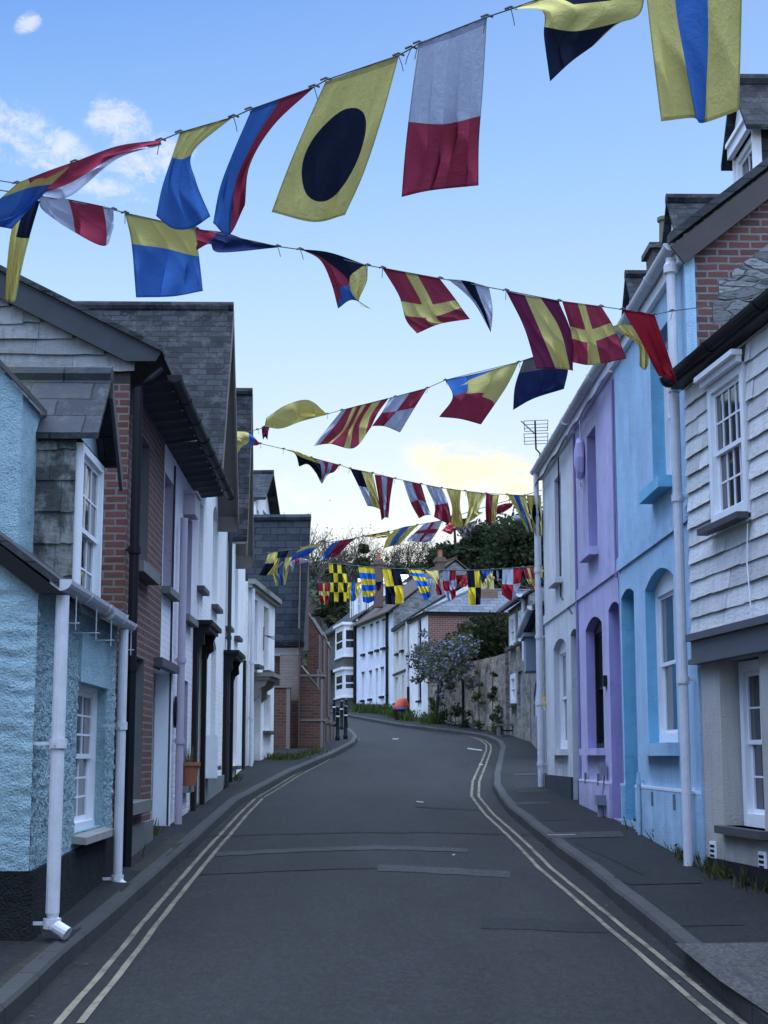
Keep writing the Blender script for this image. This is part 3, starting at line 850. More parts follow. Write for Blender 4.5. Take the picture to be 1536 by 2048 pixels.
PX_B, PX_L, PX_C, PX_E = 1400, 1244, 1160, 1092
GR = FRP.sz(1358, 462, .13)
ZG = GR[1]                                    # world height of the terrace gutter
def dress(F, L, root, ops, wm, rm, zstr, zpl, acc):
    band_part(F, root, 'string_course', 0, L, zstr, zstr + .16, .03, wm)
    if zpl: band_part(F, root, 'plinth', 0, L, -.4, zpl, .045, wm, ops); band_part(F, root, 'plinth_edge', 0, L, zpl + .001, zpl + .03, .05, acc, ops)
    m = F.mb(); m.obox(0, L, .002, .07, ZG - F.zb - .2, ZG - F.zb + .04); m.build('eaves_board', M_WHITE, root)
    g = gutter(F, root, 0.02, L - .02, ZG - F.zb, .13, .075, M_GUTTER, .9)
    roof_par(F, root, 0, L, ZG - F.zb + .12, 7, R(38), SLATE, .1, 0.0)

ZSTR = FRP.z_at(1370, 1048)
ZPL = FRP.z_at(1395, 1588)
# --- pale blue end house with the brick and stone gable
F, L, r, ops, zt, wm, rm = terrace_house(PX_B, PX_L, 'pale_blue_house', 'pale blue terraced house with bright blue window reveals and a brick and stone gable end',
    (.35, .53, .69), (.17, .42, .60), (1302, 1339, 640, 958, 1336), (1293, 1351, 1134, 1486, 1322, .16), (1247, 1273, 1168, 1644, 1270, .08), M_WHITE, gable_mat=True)
FB = F
dress(F, L, r, ops, wm, rm, ZSTR - F.zb, ZPL - F.zb, plain('pale_paint', (.62, .70, .78), .6))
window(F, r, ops[0], .15, (2, 1), M_WHITE, sill=rm, sill_out=.16, sill_h=.13)
window(F, r, ops[1], .12, (2, 1), M_WHITE, sill=wm, sill_out=.12, sill_h=.14, fr=.09)
panel_door(F, r, ops[2], .3, plain('teal_door', (.06, .26, .36), .4))
# gable end that faces down the street
def gable_wall():
    m, q, b = new_mat('brick_and_stone_gable'); oc = objco(q); x, y, z = q.sep(oc)
    wob = q.vm('MULTIPLY', q.vm('SUBTRACT', q.noise(oc, 8, 3, .6, 'Color'), (.5, .5, .5)), (.02, .02, .02))
    vec = q.vm('ADD', q.comb(y, z, 0), wob)
    bk = q.new('ShaderNodeTexBrick'); q.put(bk.inputs['Vector'], vec)
    for k, v in (('Scale', 1.0), ('Brick Width', .23), ('Row Height', .08), ('Mortar Size', .012), ('Mortar Smooth', .2)): bk.inputs[k].default_value = v
    bk.inputs['Color1'].default_value = (.15, .055, .042, 1); bk.inputs['Color2'].default_value = (.085, .036, .032, 1); bk.inputs['Mortar'].default_value = (.20, .195, .19, 1)
    sv = q.vm('MULTIPLY', q.vm('ADD', q.comb(y, z, 0), q.vm('MULTIPLY', q.noise(oc, 3, 3, .6, 'Color'), (.22, .1, .1))), (1, 4.2, 1))
    v = q.new('ShaderNodeTexVoronoi', feature='DISTANCE_TO_EDGE'); v.inputs['Scale'].default_value = 3.2; q.put(v.inputs['Vector'], sv)
    v2 = q.new('ShaderNodeTexVoronoi'); v2.inputs['Scale'].default_value = 3.2; q.put(v2.inputs['Vector'], sv)
    st = q.mix(q.sep(v2.outputs['Color'])[0], (.045, .05, .055), (.27, .275, .28))
    st = q.mix(q.rng(q.noise(q.vm('MULTIPLY', oc, (3, 3, 16)), 3, 6, .7), .5, .65), st, (.03, .03, .034))
    e = q.rng(v.outputs['Distance'], .015, .06); st = q.mix(e, (.14, .14, .14), st)
    # brick quoin and verge, rubble panel between (toothed edge, one course at a time)
    tooth = q.m('MULTIPLY', q.m('SUBTRACT', q.noise(q.comb(0, q.m('FLOOR', q.m('DIVIDE', z, .24)), 0), 3.1, 0), .5), .5)
    depth = q.m('ADD', q.m('MULTIPLY', y, -1.0), tooth)
    stone = q.m('MULTIPLY', q.rng(depth, .36, .37), q.rng(q.m('ADD', z, q.m('MULTIPLY', y, .75)), 5.72, 5.70))
    c = q.mix(q.m('MULTIPLY', q.noise(oc, 20, 6), .4), bk.outputs[0], (.06, .03, .03))
    c = q.mix(stone, c, st); lowr = q.rng(q.m('ADD', z, q.m('ADD', q.m('MULTIPLY', y, -.55), q.m('MULTIPLY', q.noise(oc, 4, 4), .3))), 4.60, 4.50)
    c = q.mix(lowr, c, (.10, .10, .105))
    q.put(b.inputs['Base Color'], c); b.inputs['Roughness'].default_value = .9
    h = q.m('ADD', q.m('MULTIPLY', bk.outputs[1], q.m('SUBTRACT', stone, 1.0)), q.m('ADD', q.m('MULTIPLY', q.m('MULTIPLY', e, stone), 1.5), q.m('MULTIPLY', q.noise(oc, 30, 4), .4)))
    bump(q, b, h, .9, .025); return m
pt = math.tan(R(38)); zt2 = ZG - F.zb + .1
m = F.mb(); m.face([(0, -.003, -.4), (0, -7, -.4), (0, -7, zt2), (0, -3.5, zt2 + 3.5 * pt), (0, -.003, zt2)]); m.build('gable_wall', gable_wall(), r)
m = F.mb(); m.obox(-.02, .0, -.1, .004, -.4, zt2); m.build('quoin_render', wm, r)
vb = F.mb(); vb.slab([(-.1, .16, zt2 - .16), (-.1, -3.5, zt2 + 3.5 * pt - .04), (-.1, -3.5, zt2 + 3.5 * pt - .32), (-.1, .02, zt2 - .34)], (.035, 0, 0)); vb.build('bargeboard', M_WOOD, r)
m = F.mb(); m.slab([(-.12, .17, zt2 - .02), (.02, .17, zt2 - .02), (.02, -3.5, zt2 + 3.5 * pt + .12), (-.12, -3.5, zt2 + 3.5 * pt + .12)], (0, 0, -.10)); m.build('roof_verge', SLATE, r)
downpipe(F, r, .12, -.1, ZG - F.zb - .12, .12, .05, M_PIPE, None, (.31, .6, .78))
m = F.mb(); m.lathe([(.05, 0), (.075, .02), (.075, .1), (.05, .14)], .12, .12); m.v = [(x, y, z + ZG - F.zb - .3) for x, y, z in m.v]; m.build('hopper', M_PIPE, r)
for x in (F.s_at(1313, 1610), F.s_at(1358, 1625)):
    p = F.mb(); p.obox(x - .06, x + .06, .03, .05, .56, .72); p.build('air_brick', plain('shaded_vent', (.09, .12, .17), .8), r)
downpipe(F, r, F.s_at(1290, 1600), -.15, F.z_at(1290, 1545), .07, .022, wm, None, (.9,), False)

def hood_vent(*a): pass
# --- lilac house
F, L, r, ops, zt, wm, rm = terrace_house(PX_L, PX_C, 'lilac_house', 'lilac terraced house with violet reveals and a black sash window',
    (.48, .45, .66), (.32, .29, .56), (1175, 1193, 846, 1095, 1193), (1173, 1206, 1224, 1496, 1203, .14), (1221, 1243, 1196, 1640, 1240, .08), M_BLACK)
FLI = F
dress(F, L, r, ops, wm, rm, ZSTR - F.zb, F.z_at(1167, 1562), plain('pale_lilac_paint', (.66, .64, .78), .6))
window(F, r, ops[0], .2, (2, 1), M_WHITE, sill=wm, sill_out=.14, sill_h=.12)
window(F, r, ops[1], .13, (1, 1), M_BLACK, sill=wm, sill_out=.12, sill_h=.1)
panel_door(F, r, ops[2], .3, plain('violet_door', (.10, .08, .22), .4))
p = F.mb(); p.obox(F.s_at(1213, 1365) - .08, F.s_at(1213, 1365) + .08, .002, .05, F.z_at(1213, 1373), F.z_at(1213, 1351)); p.build('name_plaque', M_BLACK, r)
for x in (F.s_at(1177, 1580), F.s_at(1203, 1585)):
    p = F.mb(); p.obox(x - .06, x + .06, .03, .05, .5, .66); p.build('air_brick', plain('shaded_vent', (.09, .12, .17), .8), r)
c = F.mb(); sc_ = F.s_at(1217, 1600)
c.obox(sc_ - .1, sc_ + .1, .05, .17, F.z_at(1217, 1610), F.z_at(1217, 1590)); c.tube([(sc_, .11, -.2), (sc_, .11, F.z_at(1217, 1610))], .045); c.tube([(sc_, .08, F.z_at(1217, 1590)), (sc_ + .05, .03, F.z_at(1217, 1540))], .012); c.obox(sc_ - .06, sc_ + .1, .03, .1, F.z_at(1217, 1552), F.z_at(1217, 1525)); c.build('meter_pipe', plain('grey_lilac_plastic', (.16, .17, .24), .5), r)
c = F.mb(); zz = ZG - F.zb - .25
c.tube([(0, .02, zz - .05), (0, .025, 3.9), (.02, .02, 3.2)], .016, 5); c.tube([(L - .01, .02, zz), (L - .01, .02, .1)], .022, 6)
for k in range(3): c.tube([(0, .09 + .02 * k, zz - .02 * k)] + [(L * i / 8, .1 + .02 * k, zz - .03 * k + .03 * math.sin(i * 1.9 + k)) for i in range(1, 9)], .013, 5)
c.build('cable', plain('violet_cable', (.20, .18, .36), .6), r)
rf = [k for k in r.children if k.name.startswith('roof')][0]
m = F.mb(); s_f = F.s_at(1157, 780); hz = ZG - F.zb + .12 + 3.5 * pt
m.tube([(L - .1, -3.5, hz), (L - .1, -3.5, hz + .35)], .05); m.lathe([(.0, 0), (.16, .05), (.2, .2), (.13, .34), (.0, .5)], L - .1, -3.5, 10)
m.v = [v if i < 16 else (v[0], v[1], v[2] + hz + .3) for i, v in enumerate(m.v)]; m.build('finial', M_BLACK, rf)

# --- off-white house at the top of the terrace
F, L, r, ops, zt, wm, rm = terrace_house(PX_C, PX_E, 'off_white_house', 'off-white terraced house with a dark plinth at the far end of the painted terrace',
    (.60, .62, .64), (.48, .51, .55), (1110, 1123, 942, 1156, 1122), (1108, 1133, 1270, 1498, 1131, .13), (1144, 1158, 1252, 1610, 1157, .07), M_WHITE)
FC = F
band_part(F, r, 'string_course', 0, L, ZSTR - F.zb, ZSTR - F.zb + .16, .03, wm)
band_part(F, r, 'plinth', 0, L, -.4, F.z_at(1125, 1552), .04, plain('dark_plinth', (.03, .035, .045), .7), ops)
m = F.mb(); m.obox(0, L, .002, .07, ZG - F.zb - .2, ZG - F.zb + .04); m.build('eaves_board', M_WHITE, r)
gutter(F, r, .02, L + .15, ZG - F.zb, .13, .075, M_GUTTER, .9)
roof_par(F, r, 0, L, ZG - F.zb + .12, 7, R(38), SLATE, .1, .06)
window(F, r, ops[0], .2, (2, 1), M_WHITE, sill=wm, sill_out=.14, sill_h=.1)
window(F, r, ops[1], .10, (2, 1), M_WHITE, sill=wm, sill_out=.12, sill_h=.1, fr=.09)
panel_door(F, r, ops[2], .3, plain('grey_door', (.2, .22, .25), .5))
downpipe(F, r, L - .02, -.1, ZG - F.zb - .08, .12, .05, M_PIPE, None, (.12, .3, .5, .7, .88))
c = F.mb(); zz = ZG - F.zb - .25
for k in range(3): c.tube([(L * i / 8, .1 + .02 * k, zz - .03 * k + .03 * math.sin(i * 1.7 + k)) for i in range(0, 9)], .012, 5)
c.tube([(L * .42, .02, zz), (L * .42, .02, 3.4), (.5, .02, 3.0)], .012, 5); c.build('cable', M_BLACK, r)

# --- three gabled dormers on the terrace roofs, one to a house (each belongs to its house)
def put_dormer(F, root, px0, px1, pyt, pyb, out):
    s0 = F.s_at(px1, 400, out); s1 = F.s_at(px0, 400, out); s0, s1 = min(s0, s1), max(s0, s1)
    return s0, s1
rb = bpy.data.objects['pale_blue_house']; F = FB
OUT_D = -.95
s0, s1 = put_dormer(F, rb, 1468, 1509, 0, 0, OUT_D)
ze_d = og(F, 1509, 235, s0)[1]; zr_d = og(F, 1480, 172, (s0 + s1) / 2)[1]
CHEEK = slates('slate_cheek', (.03, .034, .04), (.045, .05, .055), 'y', .5, .2, .1)
dormer_perp(F, rb, s0, s1, OUT_D, ZG - F.zb + .6, ze_d, zr_d, 2.6, M_WHITE, CHEEK, SLATEP, (2, 1), .10, .16)
wd, hz0, hz1 = s1 - s0, ze_d + F.zb, zr_d + F.zb
for F_, hn, frac in ((FLI, 'lilac_house', None), (FC, 'off_white_house', None)):
    px = 1335 if hn == 'lilac_house' else 1250
    sa = F_.s_at(px, 450, OUT_D)
    h_ = bpy.data.objects[hn]
    dormer_perp(F_, h_, sa - wd, sa, OUT_D, ZG - F_.zb + .6, hz0 - F_.zb, hz1 - F_.zb, 2.6, M_WHITE, CHEEK, SLATEP, (2, 1), .10, .16)
# chimney stack with its pot behind the gutter line of the lilac house
F = FLI; r = bpy.data.objects['lilac_house']
s0 = F.s_at(1318, 480, -1.0)
m = F.mb(); zc = F.z_at(1318, 512, -1.0)
m.obox(s0 - .3, s0 + .25, -1.35, -.85, ZG - F.zb, zc); m.obox(s0 - .36, s0 + .31, -1.41, -.79, zc, zc + .08)
ch = m.build('chimney', rubble('chimney_stone', (.07, .07, .07), (.16, .15, .14), (.14, .14, .13), 6), r)
m = F.mb(); m.lathe([(.11, zc + .08), (.1, zc + .2), (.09, zc + .5), (.12, zc + .52), (.12, zc + .57), (.08, zc + .57)], s0, -1.1, 12); m.build('chimney_pot', plain('pot_clay', (.13, .12, .08), .8, .2), ch)

# --- round alarm box on the lilac wall
F = FLI; sa, za = F.sz(1160, 917, .06)
b_ = thing('alarm_box', 'round lilac alarm box hanging from cables under the terrace gutter', 'alarm box', F.world(L * 0 + sa, 0, za), F.rz)
m = MB(); m.lathe([(.0, 0), (.2, 0), (.22, .03), (.2, .09), (.1, .12), (.0, .125)], 0, 0, 8)
m.v = [(y * .8, .02 + z, x * 1.5) for x, y, z in m.v]; m.build('casing', plain('lilac_box', (.36, .34, .60), .45), b_)
m = MB(); m.tube([(.05, .05, -.3), (.1, .06, -.42), (0, .05, -.45), (-.08, .05, -.38), (.04, .05, -.3)], .012, 5); m.tube([(0, .05, .3), (.02, .05, .7)], .012, 5); m.build('cable', M_WHITE, b_)

# --- television aerial on the end of the terrace
F = FC; Lc = F.s_at(PX_E, 1400); sa = F.s_at(1078, 905, .0)
base = F.world(Lc + .12, .05, ZG - F.zb - .1)
ar = thing('tv_aerial', 'television aerial on a bent mast above the end of the terrace gutter', 'aerial', base)
Yb = base.y; P = lambda x, y: at(x, y, Yb) - base
m = MB(); m.tube([(0, 0, 0), P(1080, 907), P(1072, 898), P(1070, 842)], .018, 6); m.build('mast', M_BLACK, ar)
m = MB()
m.tube([P(1042, 842), P(1070, 868)], .01, 4)
for y0, y1 in ((840, 866), (866, 892)):
    for u in (0, .36, .7, 1): y = y0 + (y1 - y0) * u * .8; m.tube([P(1047 + 2 * u, y + 2), P(1096, y)], .006, 4)
    m.tube([P(1048, y0 + 2), P(1049, y1 - 4)], .006, 4); m.tube([P(1096, y0), P(1095, y1 - 5)], .006, 4)
m.build('elements', M_BLACK, ar)

# ------------------------------------------------------------------ slate-hung house nearest on the right
K1 = -.1085
F = Fac(3.13 - K1 * -.0, 15.26, K1, zp(15.26) - .03, 1)   # s runs away, so the visible front is at negative s
r = F.root('slate_hung_house', 'house with a white slate-hung upper floor over grey rendered ground floor and a black gutter', 'house')
S0 = -8.0
zeave = F.z_at(1388, 768); zb0 = F.z_at(1383, 1276); zf1 = F.z_at(1390, 1326)
upw = F.op(1440, 1514, 772, 1060, 1440); lw = F.op(1443, 1524, 1320, 1650, 1443, 0)
lw = (lw[0], lw[1], lw[2], lw[3], 0)
m = F.mb(); front(m, S0, 0, -.4, zf1, [lw], 0.0); body(m, S0, 0, -.4, zeave, 7, 7 / 2 * math.tan(R(28)))
greyr = render_wall('grey_render', (.42, .40, .37), .18, .25); m.build('wall', greyr, r)
rv = F.mb(); a, b, c, d = lw[:4]; o = F.o
for q in ([(b, 0, c), (b - .04, -.3, c), (b - .04, -.3, d), (b, 0, d)], [(a, 0, c), (a, -.3, c), (a, -.3, d), (a, 0, d)], [(a, 0, d), (b, 0, d), (b - .04, -.3, d), (a, -.3, d)], [(a, 0, c), (b, 0, c), (b - .04, -.3, c), (a, -.3, c)]): rv.face(q)
rv.build('window_reveal', greyr, r)
m = F.mb(); front(m, S0, 0, zf1 + .001, zeave, [upw], .12, .05); m.face([(0, .05, zf1), (0, -.4, zf1), (0, -.4, zeave), (0, .05, zeave)]); m.build('upper_wall', M_CONC, r)
HUNGW = hung('white_painted_slate', (.58, .58, .57), .28, (.16, .16, .15))
cm = F.mb(); courses(cm, S0, -.0, zb0, zeave - .02, .178, .62, [(upw[0] - .02, upw[1] + .02, upw[2] - .03, upw[3] + .08)], .06, None, .034, .006); cm.build('slate_hanging', HUNGW, r)
window(F, r, (upw[0], upw[1], upw[2], upw[3]), -.06, (4, 2), M_WHITE, .05, .09, M_SILL, .18, .06)
m = F.mb(); m.obox(upw[0] - .03, upw[1] + .03, .12, .17, upw[3] - .01, upw[3] + .05); m.obox(upw[0] - .05, upw[1] + .05, .12, .22, upw[3] + .05, upw[3] + .1); m.build('window_hood', M_WHITE, r)
window(F, r, (lw[0] - .45, lw[1] - .06, lw[2] - .005, lw[3] - .02), .17, (4, 2), M_WHITE, 0, .1, None, curtain=True)
m = F.mb(); m.obox(lw[0] - .1, lw[1] + .03, -.26, .09, lw[2] - .07, lw[2]); m.build('sill', M_SILL, r)
m = F.mb(); m.obox(S0, .0, .003, .09, zf1 - .02, zb0 + .0); m.obox(S0, .02, .003, .14, zb0 - .06, zb0 + .01); m.obox(S0, .02, .003, .12, zf1 - .03, zf1 + .02); m.build('fascia_board', plain('slate_grey_paint', (.07, .075, .085), .5), r)
m = F.mb(); m.obox(S0, -.1, .003, .03, -.4, F.z_at(1430, 1716)); m.build('plinth', plain('tarred_base', (.008, .009, .011), .8, .2, 0, .2), r)
for px in (1429, 1527):
    x = F.s_at(px, 1710); z = F.z_at(px, 1701 if px < 1500 else 1723)
    m = F.mb(); m.obox(x - .08, x + .08, .002, .02, z - .085, z + .085); va = m.build('air_vent', M_WHITE, r)
    for k in range(3):
        m = F.mb(); m.obox(x - .06, x + .06, .02, .024, z - .06 + .045 * k, z - .035 + .045 * k); m.build('slot', M_BLACK, va)
m = F.mb(); m.obox(S0, .05, .055, .2, zeave - .03, zeave + .03); m.build('eaves_board', M_BLACK, r)
gutter(F, r, S0, .1, zeave + .10, .2, .085, M_BLACK, 1.2)
roof_par(F, r, S0, .0, zeave + .12, 7, R(24), SLATE, .12, .0)
c = F.mb(); sx = F.s_at(1501, 1150, .1); c.tube([(sx, .11, upw[2] - .1), (sx + .02, .12, zb0 + .5), (sx - .03, .12, zb0 + .1)], .007, 5); c.build('cable', M_WHITE, r)

# ------------------------------------------------------------------ LEFT-HAND ROW
def remap(mb, fn): mb.v = [fn(*p) for p in mb.v]; return mb

# --- pale turquoise roughcast cottage
F = facL(66); L = F.s_at(229, 1450); o = F.o
r = F.root('turquoise_cottage', 'low pale turquoise roughcast cottage with a tarred base and a slate-hung dormer', 'cottage')
TQ = (.31, .455, .51)
RC = roughcast('turquoise_roughcast', TQ); TQS = render_wall('turquoise_render', TQ, .15, .5, (.12, .18, .21), 1.2)
zg = F.z_at(130, 1168, .16); lw = F.op(152, 208, 1377, 1650, 207)
from mathutils import noise as mn
def skin(fn, u0, u1, v0, v1, step, hole=None, amp=.03, sc=(9, 9), oct_=4, phase=0.0, edge=True):
    """lumpy masonry face as a fine grid; fn(u, v, out) -> local point"""
    us = sorted({u0, u1, *[u0 + (u1 - u0) * k / max(1, int((u1 - u0) / step)) for k in range(int((u1 - u0) / step) + 1)], *(hole[:2] if hole else ())})
    vs = sorted({v0, v1, *[v0 + (v1 - v0) * k / max(1, int((v1 - v0) / step)) for k in range(int((v1 - v0) / step) + 1)], *(hole[2:4] if hole else ())})
    m = MB()
    for v in vs:
        for u in us:
            h = mn.fractal(Vector((u * sc[0] + phase, v * sc[1], 3.1 + phase)), .9, 2.1, oct_) ; h2 = mn.noise(Vector((u * 2.3, v * 2.3, phase)))
            on = hole and hole[0] - 1e-6 <= u <= hole[1] + 1e-6 and hole[2] - 1e-6 <= v <= hole[3] + 1e-6
            m.v.append(fn(u, v, 0.0 if on or v >= v1 - 1e-6 else amp * (h + .5 * h2)))
    n = len(us)
    for j_ in range(len(vs) - 1):
        for i_ in range(n - 1):
            if hole and hole[0] < (us[i_] + us[i_ + 1]) / 2 < hole[1] and hole[2] < (vs[j_] + vs[j_ + 1]) / 2 < hole[3]: continue
            m.f.append((j_ * n + i_, j_ * n + i_ + 1, (j_ + 1) * n + i_ + 1, (j_ + 1) * n + i_))
    return m
pc = math.tan(R(36.5))
m = skin(lambda u, v, h: (u, o * h, v), 0, L, -.5, zg - .02, .021, lw[:4], .02, (20, 20), 5)
m.face([(L, 0, -.5), (L, -o * 5, -.5), (L, -o * 5, zg), (L, 0, zg)]); m.build('wall', RC, r, True)
m = skin(lambda u, v, h: (-h, -o * u, v), 0, 1.2, -.5, zg - .02, .022, None, .013, (5, 15), 5, 7.0)
m.face([(0, -o * 1.2, -.5), (0, -o * 5, -.5), (0, -o * 5, zg - .02), (0, -o * 1.2, zg - .02)]); m.face([(0, 0, zg - .02), (0, -o * 5, zg - .02), (0, -o * 2.5, zg - .02 + 2.5 * pc)]); m.build('gable_wall', TQS, r, True)
m = F.mb(); front_rev(m, [lw], .16); m.build('window_reveal', TQS, r)
m = F.mb(); m.obox(lw[0] - .04, lw[1] + .06, .002, .03, lw[3], lw[3] + .42); m.build('lintel_patch', TQS, r)
zpl0, zpl1 = og(F, 20, 1742, 0)[1], F.z_at(215, 1664)
m = F.mb(); TAR = render_wall('tar_base', (.005, .007, .010), .1, .8, (.015, .018, .02), 1.5)
m.slab([(0.0, o * .002, -.5), (L, o * .002, -.5), (L, o * .002, zpl1), (0, o * .002, zpl0)], (0, o * .035, 0)); m.slab([(-.035, o * .037, -.5), (-.035, -o * 5, -.5), (-.035, -o * 5, zpl0), (-.035, o * .037, zpl0)], (.033, 0, 0)); m.build('plinth', TAR, r)
window(F, r, lw, .075, (3, 3), M_WHITE, 0, .05)
m = F.mb(); m.slab([(lw[0] - .1, -o * .15, lw[2]), (lw[1] + .04, -o * .15, lw[2]), (lw[1] + .04, o * .12, lw[2] - .03), (lw[0] - .1, o * .12, lw[2] - .03)], (0, 0, -.06)); m.build('sill', plain('worn_sill', (.26, .25, .23), .8, .2), r)
roofm = slates('cottage_slate', (.028, .03, .034), (.055, .06, .064), 'x', .35, .22, .7, (.07, .075, .03))
roof_par(F, r, 0, L, zg + .07, 5, R(36.5), roofm, .16, .06, .06)
m = F.mb(); ve = .16
m.slab([(-.08, o * .2, zg - .10), (-.08, -o * 2.5, zg + .07 + 2.5 * pc), (-.08, -o * 2.5, zg + 2.5 * pc - .03), (-.08, o * .0, zg - .09)], (.05, 0, 0)); m.build('verge', M_BLACK, r)
s_d0, s_d1 = F.s_at(161, 1050), F.s_at(206, 1050)
gutter(F, r, -.02, s_d1 + .02, zg + .01, .17, .075, M_GUTTER, .75)
g2s = F.s_at(214, 1236, .17); gutter(F, r, g2s, F.s_at(258, 1250, .17), zg - .02, .17, .07, M_GUTTER, .6)
downpipe(F, r, .04, og(F, 62, 1862, 0)[1] - .0, zg - .1, .17, .050, M_PIPE, None, (.02, .55))
downpipe(F, r, F.s_at(232, 1450, .12), -.05 + zp(15.2) - zp(11.3), zg - .1, .17, .043, M_PIPE, None, (.03, .62))
m = F.mb()
for px in (100, 145, 178, 222):
    s_ = F.s_at(px, 1200); m.tube([(s_, o * .2, zg - .06), (s_, o * .2, zg - .32)], .005, 5); m.tube([(s_, o * 0, zg - .27), (s_, o * .23, zg - .27)], .005, 5)
m.build('gutter_bracket', M_GUTTER, r)
# dormer: slate-hung cheek, sash window to the street, pale gable, slate roof
zdb = F.z_at(175, 1212); zde = F.z_at(176, 872); zdr = F.z_at(200, 772)
dm = F.mb(); dz0 = zg - .3
for x in (s_d0, s_d1): dm.face([(x, -o * .06, dz0), (x, -o * 3, dz0), (x, -o * 3, zde), (x, -o * .06, zde)])
mid = (s_d0 + s_d1) / 2
dm.face([(s_d0, -o * .06, zde - .02), (s_d1, -o * .06, zde - .02), (mid, -o * .06, zdr - .06)])
dorm = dm.build('dormer', render_wall('dormer_render', (.36, .46, .50), .15, .2), r)
cm = F.mb(); courses(cm, .0, 3.0, dz0, zde - .02, .27, .55, (), 0.01, None, .03, .008); o_ = o
remap(cm, lambda x, y, z: (s_d0 - abs(y), -o_ * (x + .05), z)); cm.build('slate_cheek', hung('weathered_slate', (.20, .205, .195), .85, (.012, .014, .015)), dorm)
window(F, dorm, (s_d0 + .02, s_d1 - .02, zdb - .08, zde - .1), .0, (3, 2), M_WHITE, 0, .07)
roof_perp(F, dorm, s_d0, s_d1, zde, zdr, 3.2, slates('dormer_slates', (.025, .028, .036), (.055, .06, .07), 'y', .55, .25, .6), .14, .09, .05, 'dormer_roof')
m = F.mb(); gsl = (zdr - zde) / ((s_d1 - s_d0) / 2)
m.slab([(mid, o * .15, zdr - .0), (s_d1 + .14, o * .15, zde - .14 * gsl), (s_d1 + .14, o * .15, zde - .14 * gsl - .16), (mid, o * .15, zdr - .16)], (0, -o * .03, 0)); m.build('bargeboard', M_SILL, dorm)
# pale rear gable rising behind the eaves
ob, zb1 = og(F, 46, 788, 1.0); _, zb2 = og(F, 0, 738, 1.0)
ob2 = og(F, 0, 738, 1.0)[0]; sl = (zb2 - zb1) / (ob - ob2)
m = F.mb(); pts = [(1.0, o * ob, zg - .2), (1.0, o * (ob - 1.8), zg - .2), (1.0, o * (ob - 1.8), zb1 + 1.8 * sl), (1.0, o * ob, zb1)]
m.slab(pts, (.7, 0, 0)); rw = m.build('rear_gable', TQS, r)
m = F.mb(); m.slab([(.93, o * (ob + .05), zb1 - .02), (.93, o * (ob - 1.8), zb1 + 1.8 * sl), (1.75, o * (ob - 1.8), zb1 + 1.8 * sl), (1.75, o * (ob + .05), zb1 - .02)], (0, 0, .05)); m.build('verge_slate', M_SILL, rw)

# --- brick house with slate-hung gable, sharing its eaves with the mauve house beyond
ROWG = 'terrace on the left pavement'
BR = bricks('red_brick', (.105, .043, .033), (.165, .070, .052), (.17, .155, .14), .225, .078, .013)
OE = .42
FB2 = F = facL(241); o = F.o
LB = F.s_at(322, 1250); LT = yat(FLP, 392) - F.P.y; LT = F.s_at(392, 1400)
r = F.root('red_brick_house', 'red brick house with a slate-hung gable, grey bargeboard and a black drainpipe', 'house', ROWG)
zw = F.z_at(267, 779); zgt = F.z_at(390, 866, OE)
u1 = F.op(266, 297, 887, 1150, 296); l1 = F.op(249, 285, 1318, 1598, 284); dr = F.op(304, 324, 1342, 1665, 322)
dr = (dr[0], LB, -.4, dr[3])
m = F.mb(); front(m, 0, LB, -.5, zw, [u1, l1, dr], .0); m.build('wall', BR, r)
for q in (u1, l1):
    m = F.mb(); front_rev(m, [q], .24); m.build('window_reveal', plain('grey_reveal', (.10, .10, .105), .8, .15), r)
zh = og(F, 225, 742, 0)[1]; pb = math.tan(R(27))
m = F.mb(); m.face([(0, 0, -.5), (0, -o * 7, -.5), (0, -o * 7, zh), (0, 0, zh)]); m.build('gable_wall', BR, r)
z0g = zw + .1
cm = F.mb(); courses(cm, -.12, 3.6, zh, zw + 1.95, .17, .62, (), .0, lambda z: (max(-.12, (z - z0g) / pb - .3), 3.6), .035, .012)
remap(cm, lambda x, y, z: (-.01 - abs(y), -o_ * x, z)); cm.build('slate_hanging', hung('grey_hung_slate', (.20, .21, .21), .6, (.07, .075, .07)), r)
m = F.mb(); m.face([(.0, o * 0, zh), (0, -o * 7, zh), (0, -o * 7, zw), (0, -o * 3.5, zw + 3.5 * pb), (0, 0, zw)]); m.build('gable_backing', M_SILL, r)
# wide grey bargeboard
bo0, bz0 = og(F, 322, 703, -.12); bo1, bz1 = og(F, 0, 543, -.12); bo2, bz2 = og(F, 310, 722, -.12); bo3, bz3 = og(F, 0, 588, -.12); bo4, bz4 = og(F, 252, 722, -.12)
k1 = (bz1 - bz0) / (bo0 - bo1)
m = F.mb(); m.slab([(-.12, o * bo0, bz0), (-.12, -o * 3.5, bz0 + (bo0 + 3.5) * k1), (-.12, -o * 3.5, bz0 + (bo0 + 3.5) * k1 - .27), (-.12, o * bo4, bz4), (-.12, o * bo2, bz2)], (.04, 0, 0)); m.build('bargeboard', plain('slate_grey_board', (.036, .040, .049), .6, .2, 0, .2), r)
m = F.mb(); dd = bo0 + .02
m.slab([(-.16, o * dd, bz0 - .01), (.1, o * dd, bz0 - .01), (.1, -o * 3.5, bz0 + (bo0 + 3.5) * k1 + .01), (-.16, -o * 3.5, bz0 + (bo0 + 3.5) * k1 + .01)], (0, 0, .06)); m.build('roof_verge', SLATE, r)
window(F, r, u1, .14, (1, 1), M_WHITE, 0, .08, M_CONC, .14, .12); window(F, r, l1, .11, (1, 2), M_WHITE, 0, .08, M_CONC, .12, .12)
m = F.mb(); m.obox(0, dr[0], .002, .035, -.5, F.z_at(260, 1652)); m.build('plinth', render_wall('grey_plinth', (.16, .16, .15), .3, .4), r)
downpipe(F, r, -.02, -.1, zw - .05, .09, .05, M_BLACK, (.0, .34, .2), (.42, .66))
